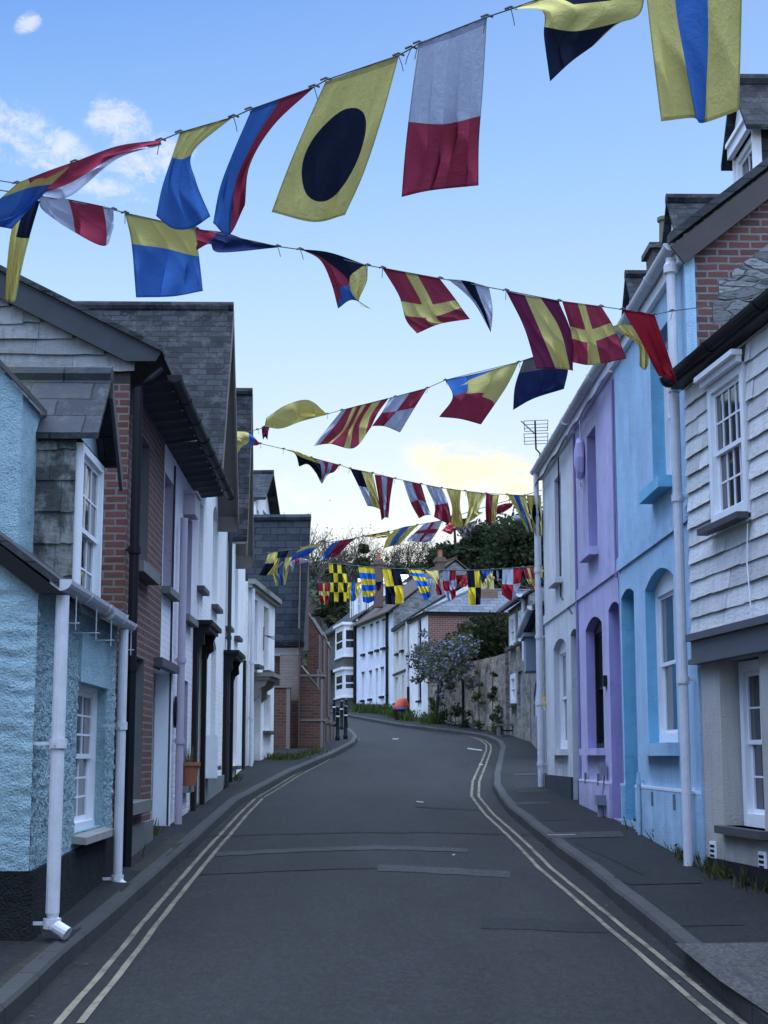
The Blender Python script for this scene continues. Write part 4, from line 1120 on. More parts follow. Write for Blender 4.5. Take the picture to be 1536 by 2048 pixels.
pitch2 = math.atan(k1)
def low_roof(F, root, s0, s1):
    o = F.o; m = F.mb(); zr2 = bz0 + (bo0 + 3.5) * k1 + FB2.zb - F.zb; ze2 = bz0 + FB2.zb - F.zb
    m.slab([(s0, o * bo0, ze2), (s1, o * bo0, ze2), (s1, -o * 3.5, zr2), (s0, -o * 3.5, zr2)], (0, 0, .05))
    m.slab([(s0, -o * 3.504, zr2), (s1, -o * 3.504, zr2), (s1, -o * 7.3, ze2), (s0, -o * 7.3, ze2)], (0, 0, .05)); return m.build('roof', SLATE, root)
def scallop_soffit(F, root, s0, s1, zwall, zgut):
    o = F.o; m = F.mb(); n = int((s1 - s0) / .045); w_ = .46
    for k in range(n + 1):
        s = s0 + (s1 - s0) * k / n; c_ = .055 * abs(math.sin(math.pi * s / w_)) - .03
        for u in (0, .34, .68, 1): m.v.append((s, o * OE * u * .92, zwall + (zgut - zwall) * u + c_ * (.25 + .75 * u)))
    for k in range(n):
        for i in range(3): m.f.append((4 * k + i, 4 * k + i + 1, 4 * k + 5 + i, 4 * k + 4 + i))
    return m.build('soffit', M_LEAD, root)
low_roof(F, r, .0, LB); scallop_soffit(F, r, -.05, LB, zw, zgt + .04); gutter(F, r, -.1, LB, zgt + .05, OE + .05, .07, M_BLACK, .8)

# --- mauve and white painted brick house
FM = F = Fac(F.world(LB, 0, 0).x, F.world(LB, 0, 0).y, KL, zp(F.world(LB, 0, 0).y) - .03, -1)
L = F.s_at(392, 1400)
r = F.root('mauve_white_house', 'white painted brick house with mauve window reveals and pale recessed door', 'house', ROWG)
zw2 = zw + FB2.zb - F.zb; zgt2 = zgt + FB2.zb - F.zb
WB = bricks('white_painted_brick', 0, 0, 0, .225, .078, .012, (.66, .63, .66), .55, .3)
MV = render_wall('mauve_reveal', (.36, .32, .40), .15, .2)
u1 = F.op(323, 345, 965, 1190, 344); u2 = F.op(366, 383, 1040, 1243, 382); l1 = F.op(361, 374, 1362, 1570, 373); d1 = F.op(304, 340, 1346, 1655, 339)
d1 = (0.0, d1[1], -.1, d1[3]); u1 = (max(.05, u1[0]),) + u1[1:]
m = F.mb(); front(m, 0, L, -.5, zw2, [u1, u2, l1, d1], 0); m.build('wall', WB, r)
for q in (u1, u2, l1):
    m = F.mb(); front_rev(m, [q], .24); m.build('window_reveal', MV, r)
for q in (u1, u2, l1): window(F, r, q, .15, (2, 1), M_WHITE, 0, .06, M_CONC, .11, .09)
sD = FB2.s_at(304, 1500) - LB
m = F.mb(); PD = plain('pale_blue_white_paint', (.66, .69, .73), .6); m.obox(sD, d1[1], -.30, -.22, -.5, d1[3]); m.face([(d1[1], 0, -.5), (d1[1], o * -.22, -.5), (d1[1], o * -.22, d1[3]), (d1[1], 0, d1[3])]); m.face([(sD, 0, d1[3]), (d1[1], 0, d1[3]), (d1[1], -o * .22, d1[3]), (sD, -o * .22, d1[3])]); m.build('door_recess', PD, r)
m = F.mb(); m.obox(d1[1] - .04, d1[1] + .0, -.2, .02, -.3, d1[3]); m.build('door_post', PD, r)
m = F.mb(); m.obox(sD - .02, d1[1], .003, .1, d1[3], d1[3] + .1); m.build('door_head', M_SILL, r)
s_p = F.s_at(361, 1400, .09); downpipe(F, r, s_p, -.1, F.z_at(364, 1030, .09), .09, .05, plain('mauve_pipe', (.36, .32, .39), .5), None, (.3, .55), True)
m = F.mb(); x = F.s_at(372, 1010); m.obox(x - .3, x + .2, .004, .16, F.z_at(372, 1036), F.z_at(372, 995)); m.obox(x - .35, x + .25, .004, .19, F.z_at(372, 995), F.z_at(372, 995) + .04); m.build('rainwater_head', plain('mauve_box', (.40, .37, .42), .6), r)
m = F.mb(); x, z = F.sz(347, 1424); m.lathe([(.0, 0), (.12, .01), (.12, .04), (0, .05)], 0, 0, 12); m.v = [(x + p * .7, o * (.003 + k), z + q * 1.7) for p, q, k in m.v]; m.build('plaque', M_BLACK, r)
low_roof(F, r, 0, L + .9); scallop_soffit(F, r, 0, F.s_at(452, 985, OE), zw2, zgt2 + .04); gutter(F, r, 0, F.s_at(453, 990, OE), zgt2 + .05, OE + .05, .07, M_BLACK, .8)
c = F.mb(); x = F.s_at(342, 1200); c.tube([(x, o * .015, .1), (x, o * .015, 2.6), (x + .02, o * .015, zw2 - .1)], .014, 5); c.build('cable', M_LEAD, r)
# pot plant on its lower sill
x0 = (l1[0] + l1[1]) / 2; b0 = F.world(x0 - .12, .09, l1[2] + .0)
pp = thing('potted_plant', 'terracotta pot of wispy grass standing on the mauve window sill', 'potted plant', b0)
m = MB(); m.lathe([(.10, 0), (.14, .26), (.16, .27), (.16, .32), (.13, .32), (.12, .27)], 0, 0, 14); m.build('pot', M_TERRA, pp)
m = MB()
for k in range(60):
    a = random.random() * 6.28; rr = random.random() * .09; h = random.uniform(.1, .34); dx, dy = math.cos(a) * h * .25, math.sin(a) * h * .25
    p = Vector((rr * math.cos(a), rr * math.sin(a), .28)); e = Vector((-math.sin(a), math.cos(a), 0)) * .006
    m.face([p - e, p + e, p + Vector((dx, dy, h))])
m.build('leaves', plain('dry_grass', (.12, .12, .05), .8, .2), pp)

# --- two tall gabled white houses
def porch(F, root, s0, s1, ztop, zbot, dark=True, out=.28):
    o = F.o; m = F.mb(); cm_ = M_BLACK
    m.obox(s0 - .1, s1 + .1, .003, out, ztop - .03, ztop + .035); m.obox(s0 - .04, s1 + .04, .003, out - .05, ztop - .09, ztop - .03)
    for x in (s0 - .03, s1 - .06):
        # scrolled bracket
        pts = [(x, o * .003, ztop - .09), (x, o * (out - .08), ztop - .09), (x, o * (out - .12), ztop - .17), (x, o * .16, ztop - .22), (x, o * .17, ztop - .31), (x, o * .10, ztop - .36), (x, o * .06, ztop - .48), (x, o * .003, ztop - .52)]
        m.slab(pts, (.09, 0, 0))
    pm = m.build('porch_hood', cm_, root)
    for x in (s0 - .02, s1 - .14):
        m = F.mb(); m.obox(x, x + .16, .003, .07, zbot, ztop - .03); m.build('door_surround', M_BROWNDK, root)
    m = F.mb(); m.obox(s0 + .14, s1 - .14, -.12, -.04, zbot, ztop - .1); d_ = m.build('door', M_BROWNDK, root)
    m = F.mb(); m.obox(s0 + .22, s1 - .22, -.04, -.03, ztop - .5, ztop - .18); m.build('fanlight', M_GLASS, d_)
M_BROWNDK = plain('dark_brown_paint', (.010, .007, .008), .5, .1, 0, .2)
def gabled_house(px0, px1, name, label, apex, fareave, colw, brick=True, ups=(), lows=(), por=None, extra=None):
    F = facL(px0); o = F.o; L = F.s_at(px1, 1400); ov = .35
    r = F.root(name, label, 'house', ROWG)
    sm, zr_ = F.sz(apex[0], apex[1], ov); se, ze = F.sz(fareave[0], fareave[1], ov)
    half = se - sm - .1; s0g, s1g = sm - half, sm + half; g = (zr_ - ze) / half; zee = ze + .1 * g
    wm = bricks(name + '_paint', 0, 0, 0, .225, .078, .012, colw, .5, .25) if brick else render_wall(name + '_paint', colw, .25, .25)
    ops = [F.op(*p) for p in ups] + [F.op(*p) for p in lows]
    pop = []
    if por: ps0, ps1 = F.s_at(por[0], 1400), F.s_at(por[1], 1400); zt_ = F.z_at(por[0], por[2]); pop = [(ps0 + .1, ps1 - .1, -.3, zt_ - .05)]
    m = F.mb(); front(m, 0, L, -.5, zee, ops + pop, .22); m.face([(s0g, 0, zee), (s1g, 0, zee), (sm, 0, zr_)]); body(m, 0, L, -.5, zee, 7); m.build('wall', wm, r)
    rf = roof_perp(F, r, s0g, s1g, zee, zr_, 8, SLATEP, ov, .1, .07)
    m = F.mb(); ya, yb = o * .002, o * (ov - .02)
    for x0, x1, za, zb_ in ((s0g - .1, sm, ze, zr_), (sm, s1g + .1, zr_, ze)):
        m.face([(x0, ya, za - .02), (x1, ya, zb_ - .02), (x1, yb, zb_ - .02), (x0, yb, za - .02)])
        m.slab([(x0, yb, za + .02), (x1, yb, zb_ + .02), (x1, yb, zb_ - .24), (x0, yb, za - .24)], (0, o * .03, 0))
    m.obox(s1g + .06, s1g + .11, .003, ov - .03, ze - .26, ze - .0)
    m.build('bargeboard', M_BROWN, rf)
    for k, q in enumerate(ops): window(F, r, q, .14, (2, 1), M_WHITE, 0, .06, M_SILL, .11, .07)
    if por: porch(F, r, ps0, ps1, zt_, -.2)
    return F, r, L, (s0g, s1g, zee, zr_), ops
F, r, L, gi, ops = gabled_house(392, 449, 'white_gabled_house', 'white painted brick house with a big slate gable roof, brown bargeboard and black bracketed porch', (467, 622), (477, 1034), (.76, .76, .75), True,
    ups=[(396, 406, 1010, 1183, 405), (425, 435, 1018, 1220, 434, .16)], lows=[(421, 431, 1282, 1531, 430, .12)], por=(384, 404, 1243))
FG1 = F
m = F.mb(); x = F.s_at(408, 1500); m.obox(x - .2, x + .22, .003, .2, F.z_at(408, 1556), F.z_at(408, 1470)); m.build('meter_box', M_WHITE, r)
band_part(F, r, 'plinth', F.s_at(404, 1500), L, -.5, F.z_at(430, 1552), .05, plain('grey_plinth_paint', (.16, .165, .17), .8))
downpipe(F, r, L - .05, -.1, F.z_at(450, 1050), .07, .035, M_LEAD, None, (.3, .6), False)
F, r, L, gi, ops = gabled_house(449, 487, 'white_gabled_house', 'narrower white house with steep slate gable, next to the low white house', (505, 791), (507, 1112), (.76, .76, .75), False,
    ups=[(453, 458, 1050, 1258, 457, .14), (470, 476, 1088, 1278, 475, .14)], lows=[(467, 474, 1325, 1531, 473, .12)], por=(446, 460, 1303))
FG2 = F
m = F.mb(); m.obox(L - .35, L + .05, .003, .05, -.4, F.z_at(486, 1320)); m.build('dark_post', M_BLACK, r)

# --- lower white house turned a little towards the road, with a gabled upper storey behind it
YL6 = yat(FLP, 489); KL6 = .059
F = Fac(-2.29 + KL * YL6 + .02, YL6 + .15, KL6, zp(YL6) - .05, -1); o = F.o
L = F.s_at(549, 1300)
r = F.root('low_white_house', 'lower white house with flat cornice, stone door hood and white gabled upper storey', 'house', ROWG)
zt = F.z_at(552, 1205); ops = [F.op(506, 515, 1201, 1332, 514), F.op(527, 537, 1217, 1344, 536), F.op(527, 541, 1390, 1463, 540)]
dop = F.op(508, 521, 1388, 1530, 520); dop = (dop[0], dop[1], -.05, dop[3])
WR = render_wall('low_white_render', (.78, .77, .75), .3, .25)
m = F.mb(); front(m, 0, L, -.4, zt, ops + [dop], .22); body(m, 0, L, -.4, zt, 5); m.build('wall', WR, r)
m = F.mb(); m.obox(-.05, L + .1, .003, .16, zt - .06, zt + .05); m.obox(-.03, L + .06, .003, .09, zt - .14, zt - .06); m.build('cornice', plain('stone_coping', (.22, .22, .19), .8, .25), r)
m = F.mb(); m.face([(0, 0, zt), (L, 0, zt), (L, -o * 5, zt + .3), (0, -o * 5, zt + .3)]); m.build('roof', M_LEAD, r)
for q in ops: window(F, r, q, .17, (1, 1), M_WHITE, 0, .05, M_SILL, .16, .08)
panel_door(F, r, dop, .2, plain('cream_door', (.48, .45, .36), .5), 0)
m = F.mb(); a, b = dop[0] - .25, dop[1] + .25; zt_ = dop[3] + .35
m.obox(a, b, .003, .45, zt_, zt_ + .09); m.obox(a + .04, b - .04, .003, .36, zt_ - .07, zt_)
for x in (a + .08, b - .2): m.slab([(x, o * .003, zt_ - .07), (x, o * .32, zt_ - .07), (x, o * .26, zt_ - .2), (x, o * .13, zt_ - .28), (x, o * .12, zt_ - .45), (x, o * .003, zt_ - .55)], (.12, 0, 0))
m.build('door_hood', M_STONE, r)
downpipe(F, r, .12, -.1, zt - .15, .09, .045, M_PIPE, None, (.3, .6), False)
c = F.mb(); x = F.s_at(523, 1300); zz = F.z_at(523, 1275); c.tube([(x, o * .05, zz - .3), (x, o * .05, zz + .25)], .012, 4)
for k in range(4): c.tube([(x, o * .06, zz + .05), (x + .9, o * .5, zz - .12 + .06 * k)], .006, 4)
c.build('drying_rack', M_LEAD, r)
# upper gabled block
og_ = -1.2; s0 = F.s_at(511, 1060, og_); s1 = F.s_at(540, 1060, og_); zeu = F.z_at(539, 1028, og_); zru = F.z_at(523, 945, og_)
wops = [F.op(513, 518, 1022, 1105, 517, 0, og_), F.op(525, 536, 1030, 1108, 535, 0, og_)]
m = F.mb(); sm = (s0 + s1) / 2; front(m, s0, s1, zt - .2, zeu, wops, .1, og_); m.face([(s0, o * og_, zeu), (s1, o * og_, zeu), (sm, o * og_, zru)])
for x in (s0, s1): m.face([(x, o * og_, zt - .2), (x, o * (og_ - 4), zt - .2), (x, o * (og_ - 4), zeu), (x, o * og_, zeu)])
ub = m.build('upper_gable', WR, r)
roof_perp(F, ub, s0, s1, zeu, zru, 5, SLATEP, .3, .12, .08, 'gable_roof', og_)
for q in wops: window(F, ub, q, .06, (1, 1), M_WHITE, og_, .07)

# --- brick and slate school or chapel with buttresses
KC = .0437
P0 = at(601, 1400, 42.5); F = Fac(P0.x, P0.y, KC, zp(42.5) - .25, -1); o = F.o
L = F.s_at(638, 1400); ov = .28
r = F.root('brick_chapel', 'dark brick chapel with pale stone dressings, buttresses and a steep slate roof', 'chapel')
sm, zr_ = F.sz(622, 1042, ov); oe, ze = og(F, 590, 1285, -.35)
CB = bricks('chapel_brick', (.095, .040, .030), (.155, .066, .046), (.12, .10, .085), .23, .08, .011, None, .7, .5)
half = sm + .3; s1g = sm + half
m = F.mb(); m.face([(0, 0, -.6), (s1g - .3, 0, -.6), (s1g - .3, 0, ze + .3), (sm, 0, zr_ - .1), (0, 0, ze + .3)]); m.face([(0, 0, -.6), (0, -o * 8, -.6), (0, -o * 8, ze + .3), (0, 0, ze + .3)]); m.build('wall', CB, r)
m = F.mb(); g = (zr_ - ze) / half
m.slab([(-.35, o * .1, ze), (sm, o * ov, zr_), (sm, -o * 8, zr_), (-.35, -o * 8, ze)], (0, 0, .08)); m.slab([(sm + .004, o * ov, zr_), (s1g, o * .1, ze), (s1g, -o * 8, ze), (sm + .004, -o * 8, zr_)], (0, 0, .08))
m.tube([(sm, o * ov, zr_ + .1), (sm, -o * 8, zr_ + .1)], .1, 6)
rf = m.build('roof', slates('chapel_slate', (.022, .028, .04), (.05, .06, .075), 'y', .42, .24, .25), r)
m = F.mb(); m.tube([(sm + .1, -o * 1.6, zr_), (sm + .1, -o * 1.6, zr_ + 1.0)], .025, 6); m.lathe([(.0, 0), (.06, .05), (.0, .12)], 0, 0, 6); m.v = [v if k < 12 else (v[0] + sm + .1, v[1] - o * 1.6, v[2] + zr_ + .55) for k, v in enumerate(m.v)]; m.build('finial', M_BLACK, rf)
m = F.mb(); m.obox(-.4, -.3, -8, .12, ze - .1, ze + .02); m.build('eaves_board', M_BLACK, rf)
m = F.mb(); m.obox(-.012, -.002, -4, -.02, ze - .34, ze - .12); m.build('frieze', M_WHITE, r)
m = F.mb()
for x0, za, x1, zb_ in ((-.3, ze, sm, zr_), (sm, zr_, s1g - .02, ze)): m.slab([(x0, o * .012, za), (x1, o * .012, zb_), (x1, o * .012, zb_ - .22), (x0, o * .012, za - .22)], (0, o * (ov - .06), 0))
m.build('bargeboard', M_BROWN, rf)
m = F.mb(); m.slab([(.25, o * .004, ze + .35), (sm, o * .004, zr_ - .3), (s1g - .55, o * .004, ze + .35)], (0, o * .006, 0)); m.build('gable_tiles', bricks('gable_brick_pale', (.20, .14, .11), (.27, .20, .16), (.25, .22, .2), .23, .08), r)
def buttress(s0, s1, out, ztop, zmid, a=.002):
    m = F.mb(); zc = ztop - .55
    m.slab([(s0, o * a, -.6), (s0, o * out, -.6), (s0, o * out, zmid), (s0, o * (out - .12), zmid + .15), (s0, o * (out - .12), zc - .08), (s0, o * a, ztop - .02)], (s1 - s0, 0, 0))
    bm_ = m.build('buttress', CB, r)
    q = F.mb()
    q.slab([(s0 - .02, o * a, ztop + .03), (s1 + .02, o * a, ztop + .03), (s1 + .02, o * (out - .09), zc - .05), (s0 - .02, o * (out - .09), zc - .05)], (0, 0, -.045))
    q.obox(s0 - .02, s1 + .02, a, out + .04, zmid - .03, zmid + .03); q.obox(s0 - .02, s1 + .02, a, out + .03, .97, 1.01)
    for x in (s0 - .004, s1 - .035): q.obox(x, x + .04, out - .06, out + .004, -.6, zmid - .1); q.obox(x, x + .04, out - .16, out - .116, zmid + .17, zc - .1)
    q.build('stone_dressing', M_STONE, bm_)
buttress(-.05, .55, .62, F.z_at(590, 1325), F.z_at(590, 1345))
for f in (.3, .58, .86): s_ = L * f; buttress(s_, s_ + .5, .5, min(F.z_at(615, 1225), ze + g * .4 * half * (1 - abs(f - .5))), F.z_at(612, 1440))
# low brick wall and pier in front of its near corner
m = F.mb(); zc = F.z_at(565, 1362)
w0, _ = og(F, 548, 1450, -.9); w1, _ = og(F, 579, 1450, -.9)
m.obox(-.9, -.55, w0, w1, -.6, zc); m.obox(-.55, -.02, w0, w1 - .2, -.6, zc - .1); m.build('yard_wall', CB, r)
m = F.mb(); m.obox(-.93, -.52, w0, w1 + .03, zc, zc + .05); m.obox(-.905, -.85, w1 - .09, w1 + .005, -.6, zc); m.build('wall_coping', M_STONE, r)
w2, _ = og(F, 560, 1300, -.3); w3, _ = og(F, 598, 1300, -.3)
zq = F.z_at(600, 1335); m = F.mb(); m.obox(-.3, -.02, w2, min(w3, .0), -.6, zq - .9); m.build('brick_pier', CB, r)
m = F.mb(); m.obox(-.3, -.02, w2, min(w3, .0), zq - .9, zq + .35); m.build('porch_wall', bricks('pale_brick', (.22, .18, .14), (.27, .23, .18), (.2, .19, .17), .23, .08), r)

# ------------------------------------------------------------------ the street running on behind the viewer
def plain_house(name, label, X, Y, k, o, L, H, col, D=7):
    F = Fac(X, Y, k, zp(Y) - .3, o); r = F.root(name, label, 'house')
    ops = [(L * q, L * q + .9, z, z + 1.5) for q in (.12, .45, .78) for z in (1.1, 3.9)]
    m = F.mb(); front(m, 0, L, -1.2, H, ops, .16); body(m, 0, L, -1.2, H, D, D / 2 * math.tan(R(36))); m.build('wall', render_wall(name + '_' + label[:5] + '_render', col), r)
    for q in ops: window(F, r, q, .12, (2, 2), M_WHITE, 0, .06, M_SILL, .1)
    roof_par(F, r, 0, L, H + .05, D, R(36), SLATE, .25, .1)
plain_house('rendered_house', 'plain cream house on the right pavement behind the viewer', 5.6, -13, -.1, 1, 19.5, 6.0, (.5, .48, .44))
plain_house('rendered_house', 'plain white house on the left pavement behind the viewer', -3.9, -16, .01, -1, 23.6, 6.2, (.55, .55, .55))
plain_house('rendered_house', 'plain grey house on the left farther back behind the viewer', -4.2, -40, .01, -1, 22, 6.5, (.4, .4, .42))
plain_house('rendered_house', 'plain grey house on the right farther back behind the viewer', 7.6, -36, -.1, 1, 21, 6.5, (.42, .42, .40))

# ------------------------------------------------------------------ HOUSES ROUND THE BEND
def vp(x): return (x - 768) / FPX / 1.0125
def fac_at(px, py, Y, k): p = at(px, py, Y); return Fac(p.x, p.y, k, p.z, 1)
WHT = render_wall('far_white_render', (.76, .77, .78), .2, .2)
FARG = 'houses round the bend'
def eaves_line(F, r, L, z, mt=None):
    m = F.mb(); m.obox(-.02, L + .02, .003, .12, z - .12, z + .02); m.build('eaves_board', mt or M_BLACK, r)
# white house with the brick flank
F = FW = fac_at(857, 1441, 65.6, vp(304)); L = F.s_at(819, 1400); o = 1
r = F.root('white_brick_sided_house', 'white house with narrow black windows and a red brick flank above the garden wall', 'house', FARG)
ze = F.z_at(838, 1233); ops = [F.op(835.5, 842.5, 1239, 1293, 839), F.op(835.5, 842.5, 1363, 1401, 839)]
m = F.mb(); front(m, 0, L, -.8, ze, ops, .12); m.face([(L, 0, -.8), (L, -9, -.8), (L, -9, ze), (L, 0, ze)]); m.build('wall', WHT, r)
m = F.mb(); m.face([(0, 0, -.8), (0, -9, -.8), (0, -9, ze), (0, 0, ze)]); m.build('brick_flank', bricks('flank_brick', (.17, .06, .045), (.22, .085, .06), (.24, .21, .19), .23, .085, .014), r)
m = F.mb(); h = 1.25; e = .2
A, B_, C_, D_ = (-e, e, ze), (L + e, e, ze), (L + e, -9, ze), (-e, -9, ze); p1, p2 = (L / 2, -L / 2, ze + h), (L / 2, -9, ze + h)
for q in ((A, B_, p1), (B_, C_, p2, p1), (A, p1, p2, D_)): m.face(q)
m.tube([p1, p2], .09, 6); m.tube([A, p1], .07, 6)
FSL = slates('far_slate_y', (.085, .095, .115), (.14, .155, .18), 'y', .45, .22, .3)
m.build('roof', FSL, r); eaves_line(F, r, L, ze)
m = F.mb(); m.obox(-.12, -.003, -9, .1, ze - .14, ze + .0); m.build('flank_gutter', M_BLACK, r)
for q in ops: window(F, r, q, .08, (1, 2), M_BLACK, 0, .08, M_BLACK, .1, .08)
so_, z1_ = og(F, 975, 1205, L / 2 - .6); m = F.mb(); m.box(L / 2 - 1.0, L / 2 - .1, so_ - .38, so_ + .38, ze + .2, z1_ + .55); ch = m.build('chimney', bricks('chimney_brick', (.16, .08, .06), (.2, .11, .08), (.2, .18, .16), .23, .08), r)
for dx in (-.2, .22): m = F.mb(); m.lathe([(.13, z1_ + .55), (.12, z1_ + .7), (.10, z1_ + 1.05), (.15, z1_ + 1.08), (.14, z1_ + 1.16)], L / 2 - .55, so_ + dx, 10); m.build('chimney_pot', plain('yellow_pot', (.34, .27, .15), .8), ch)
downpipe(F, r, L - .05, -.6, F.z_at(818, 1374), .07, .06, M_BLACK, None, (.5,), False)
# cream house
p = F.world(L, -.05, 0); F = Fac(p.x, p.y, vp(396), p.z + .05, 1); L = F.s_at(787, 1350)
r = F.root('cream_cottage', 'low cream cottage between the white house and the long blue-white house', 'house', FARG)
ze = F.z_at(812, 1243); ops = [F.op(793, 797, 1263, 1307, 795), F.op(803, 808, 1257, 1300, 806), F.op(790, 796, 1355, 1406, 793), F.op(804, 808, 1350, 1398, 806)]
m = F.mb(); front(m, 0, L, -.8, ze, ops, .14); body(m, 0, L, -.8, ze, 6, 1.8); m.build('wall', render_wall('cream_render', (.58, .58, .54), .2, .2), r)
roof_par(F, r, 0, L, ze + .05, 6, R(32), SLATE, .12, .0); eaves_line(F, r, L, ze, M_LEAD)
for q in ops: window(F, r, q, .1, (1, 2), M_WHITE, 0, .06, M_BLACK, .12, .1)
m = F.mb(); m.obox(0, L, .003, .05, F.z_at(800, 1345) - .05, F.z_at(800, 1345) + .05); m.build('string_course', M_LEAD, r)
downpipe(F, r, .35, -.5, ze - .1, .1, .07, M_PIPE, None, (.5,), False)
# long blue-white house of ten windows, stone gable end
p = F.world(L, .0, 0); F = Fac(p.x, p.y, vp(86), p.z + .1, 1); L = F.s_at(712, 1330)
r = F.root('long_white_house', 'long pale blue-white house with a row of narrow windows, black drainpipe and stone gable', 'house', FARG)
ze = F.z_at(786, 1219)
ops = [F.op(725, 730, 1257, 1308, 727), F.op(741, 746, 1251, 1303, 744), F.op(753, 758, 1246, 1299, 756), F.op(765, 771, 1241, 1295, 768),
       F.op(724, 729, 1347, 1400, 726), F.op(739, 744, 1344, 1397, 742), F.op(752, 756, 1340, 1415, 754), F.op(762, 768, 1337, 1392, 765)]
m = F.mb(); front(m, 0, L, -1, ze, ops, .12); body(m, 0.004, L, -1, ze, 6, 0); m.build('wall', render_wall('blue_white_render', (.66, .71, .80), .15, .2), r)
GS = rubble('grey_stone', (.12, .125, .13), (.33, .33, .33), (.27, .27, .27), 3.6)
m = F.mb(); m.face([(0, 0, ze - 2), (0, -6.4, ze - 2), (0, -6.4, ze), (0, -3.2, ze + 2.5), (0, 0, ze)]); m.build('stone_gable', GS, r)
roof_par(F, r, 0, L, ze + .08, 6.4, R(38), slates('brown_roof', (.07, .058, .05), (.11, .08, .065), 'x', .4, .25, .5, (.06, .05, .03)), .3, .12)
for q in ops: window(F, r, q, .09, (1, 2), M_WHITE, 0, .06, M_BLACK, .12, .12)
for q in ops[:]:
    pass
for q in ops:
    m = F.mb(); m.obox(q[0] - .02, q[1] + .02, .003, .03, q[3], q[3] + .09); m.build('lintel', M_LEAD, r)
downpipe(F, r, F.s_at(777, 1320), -.4, ze - .05, .09, .07, M_BLACK, None, (.3, .7), False); downpipe(F, r, L - .1, -.4, ze - .05, .09, .09, M_BLACK, None, (.3, .7), False)
for px, yt, w_, so2 in ((757, 1121, .62, None), (880, 1115, .62, 0)):
    s_ = L * .55 if so2 is None else .4; oo, zt = og(F, px, yt, s_)
    m = F.mb(); m.box(s_ - .3, s_ + .3, oo - w_ * .33, oo + w_ * .33, ze + .6, zt); m.box(s_ - .36, s_ + .36, oo - w_ * .33 - .07, oo + w_ * .33 + .07, zt - .25, zt - .1)
    ch = m.build('chimney', plain('sooty_brick', (.11, .07, .06), .9, .25), r)
    m = F.mb(); m.lathe([(.13, zt), (.11, zt + .35), (.14, zt + .4)], s_, oo, 8); m.build('chimney_pot', M_TERRA, ch)
# stone house with two-storey bay and white dormers
p = F.world(L, -.1, 0); F = Fac(p.x, p.y, vp(176), p.z + .25, 1); L = F.s_at(634, 1330)
r = F.root('bay_window_house', 'stone house with white two-storey bay window, front railings and white dormers', 'house', FARG)
ze = F.z_at(700, 1246); ops = [F.op(649, 659, 1284, 1330, 654)]
dop = F.op(657, 668, 1352, 1412, 662)
m = F.mb(); front(m, 0, L, -1.2, ze, ops, .12); body(m, 0, L, -1.2, ze, 7, 2.7); m.build('wall', rubble('dark_slate_stone', (.06, .065, .06), (.12, .125, .11), (.13, .13, .12), 4, 3), r)
roof_par(F, r, 0, L, ze + .08, 7, R(38), SLATE, .3, .1); eaves_line(F, r, L, ze, M_WHITE)
for q in ops: window(F, r, q, .05, (1, 1), M_WHITE, 0, .16, M_WHITE, .12, .12)
sb0, sb1 = .25, F.s_at(683, 1300, .3)
def bay(name, z0, z1):
    m = F.mb(); d = .75; pl = [(sb0, 0), (sb0 + .02, d), (sb1 - .5, d), (sb1, 0)]
    for (a, ya), (b, yb) in zip(pl, pl[1:]):
        def q(u, z): return (a + (b - a) * u, ya + (yb - ya) * u, z)
        for u0, u1, za, zb_ in ((0, .16, z0, z1), (.84, 1, z0, z1), (.16, .84, z0, z0 + .45), (.16, .84, z1 - .3, z1), (.16, .84, (z0 + z1) / 2 - .04, (z0 + z1) / 2 + .04)): m.face([q(u0, za), q(u1, za), q(u1, zb_), q(u0, zb_)])
    m.slab([(sb0 - .1, 0, z1), (sb0 - .1, d + .12, z1), (sb1 - .45, d + .12, z1), (sb1 + .1, 0, z1)], (0, 0, .15)); m.slab([(sb0 - .06, 0, z0 - .08), (sb0 - .06, d + .06, z0 - .08), (sb1 - .45, d + .06, z0 - .08), (sb1 + .05, 0, z0 - .08)], (0, 0, .078))
    b_ = m.build(name, M_WHITE, r)
    g = F.mb()
    for (a, ya), (b, yb) in zip(pl, pl[1:]):
        def q2(u, z): return (a + (b - a) * u, (ya + (yb - ya) * u) - .03, z)
        g.face([q2(.1, z0 + .4), q2(.9, z0 + .4), q2(.9, z1 - .25), q2(.1, z1 - .25)])
    g.build('pane', M_GLASS, b_)
zb0_, zb1_ = F.z_at(692, 1310, .7), F.z_at(692, 1248, .7); bay('bay_window', zb0_, zb1_)
zb2_, zb3_ = F.z_at(692, 1392, .7), F.z_at(692, 1338, .7); bay('bay_window', zb2_, zb3_)
m = F.mb(); m.box(sb0 + .02, sb1 - .3, .002, .72, zb3_ + .16, zb0_ - .09); m.box(sb0 + .02, sb1 - .3, .002, .72, -1.2, zb2_ - .09); m.build('bay_apron', rubble('bay_stone', (.07, .08, .07), (.13, .14, .12), (.13, .13, .12), 5, 3), r)
panel_door(F, r, dop, .02, plain('blue_white_door', (.42, .46, .55), .4), .3)
m = F.mb(); m.obox(dop[0] - .3, dop[1] + .5, .003, .7, dop[3] + .15, dop[3] + .3); m.build('door_canopy', M_BLACK, r)
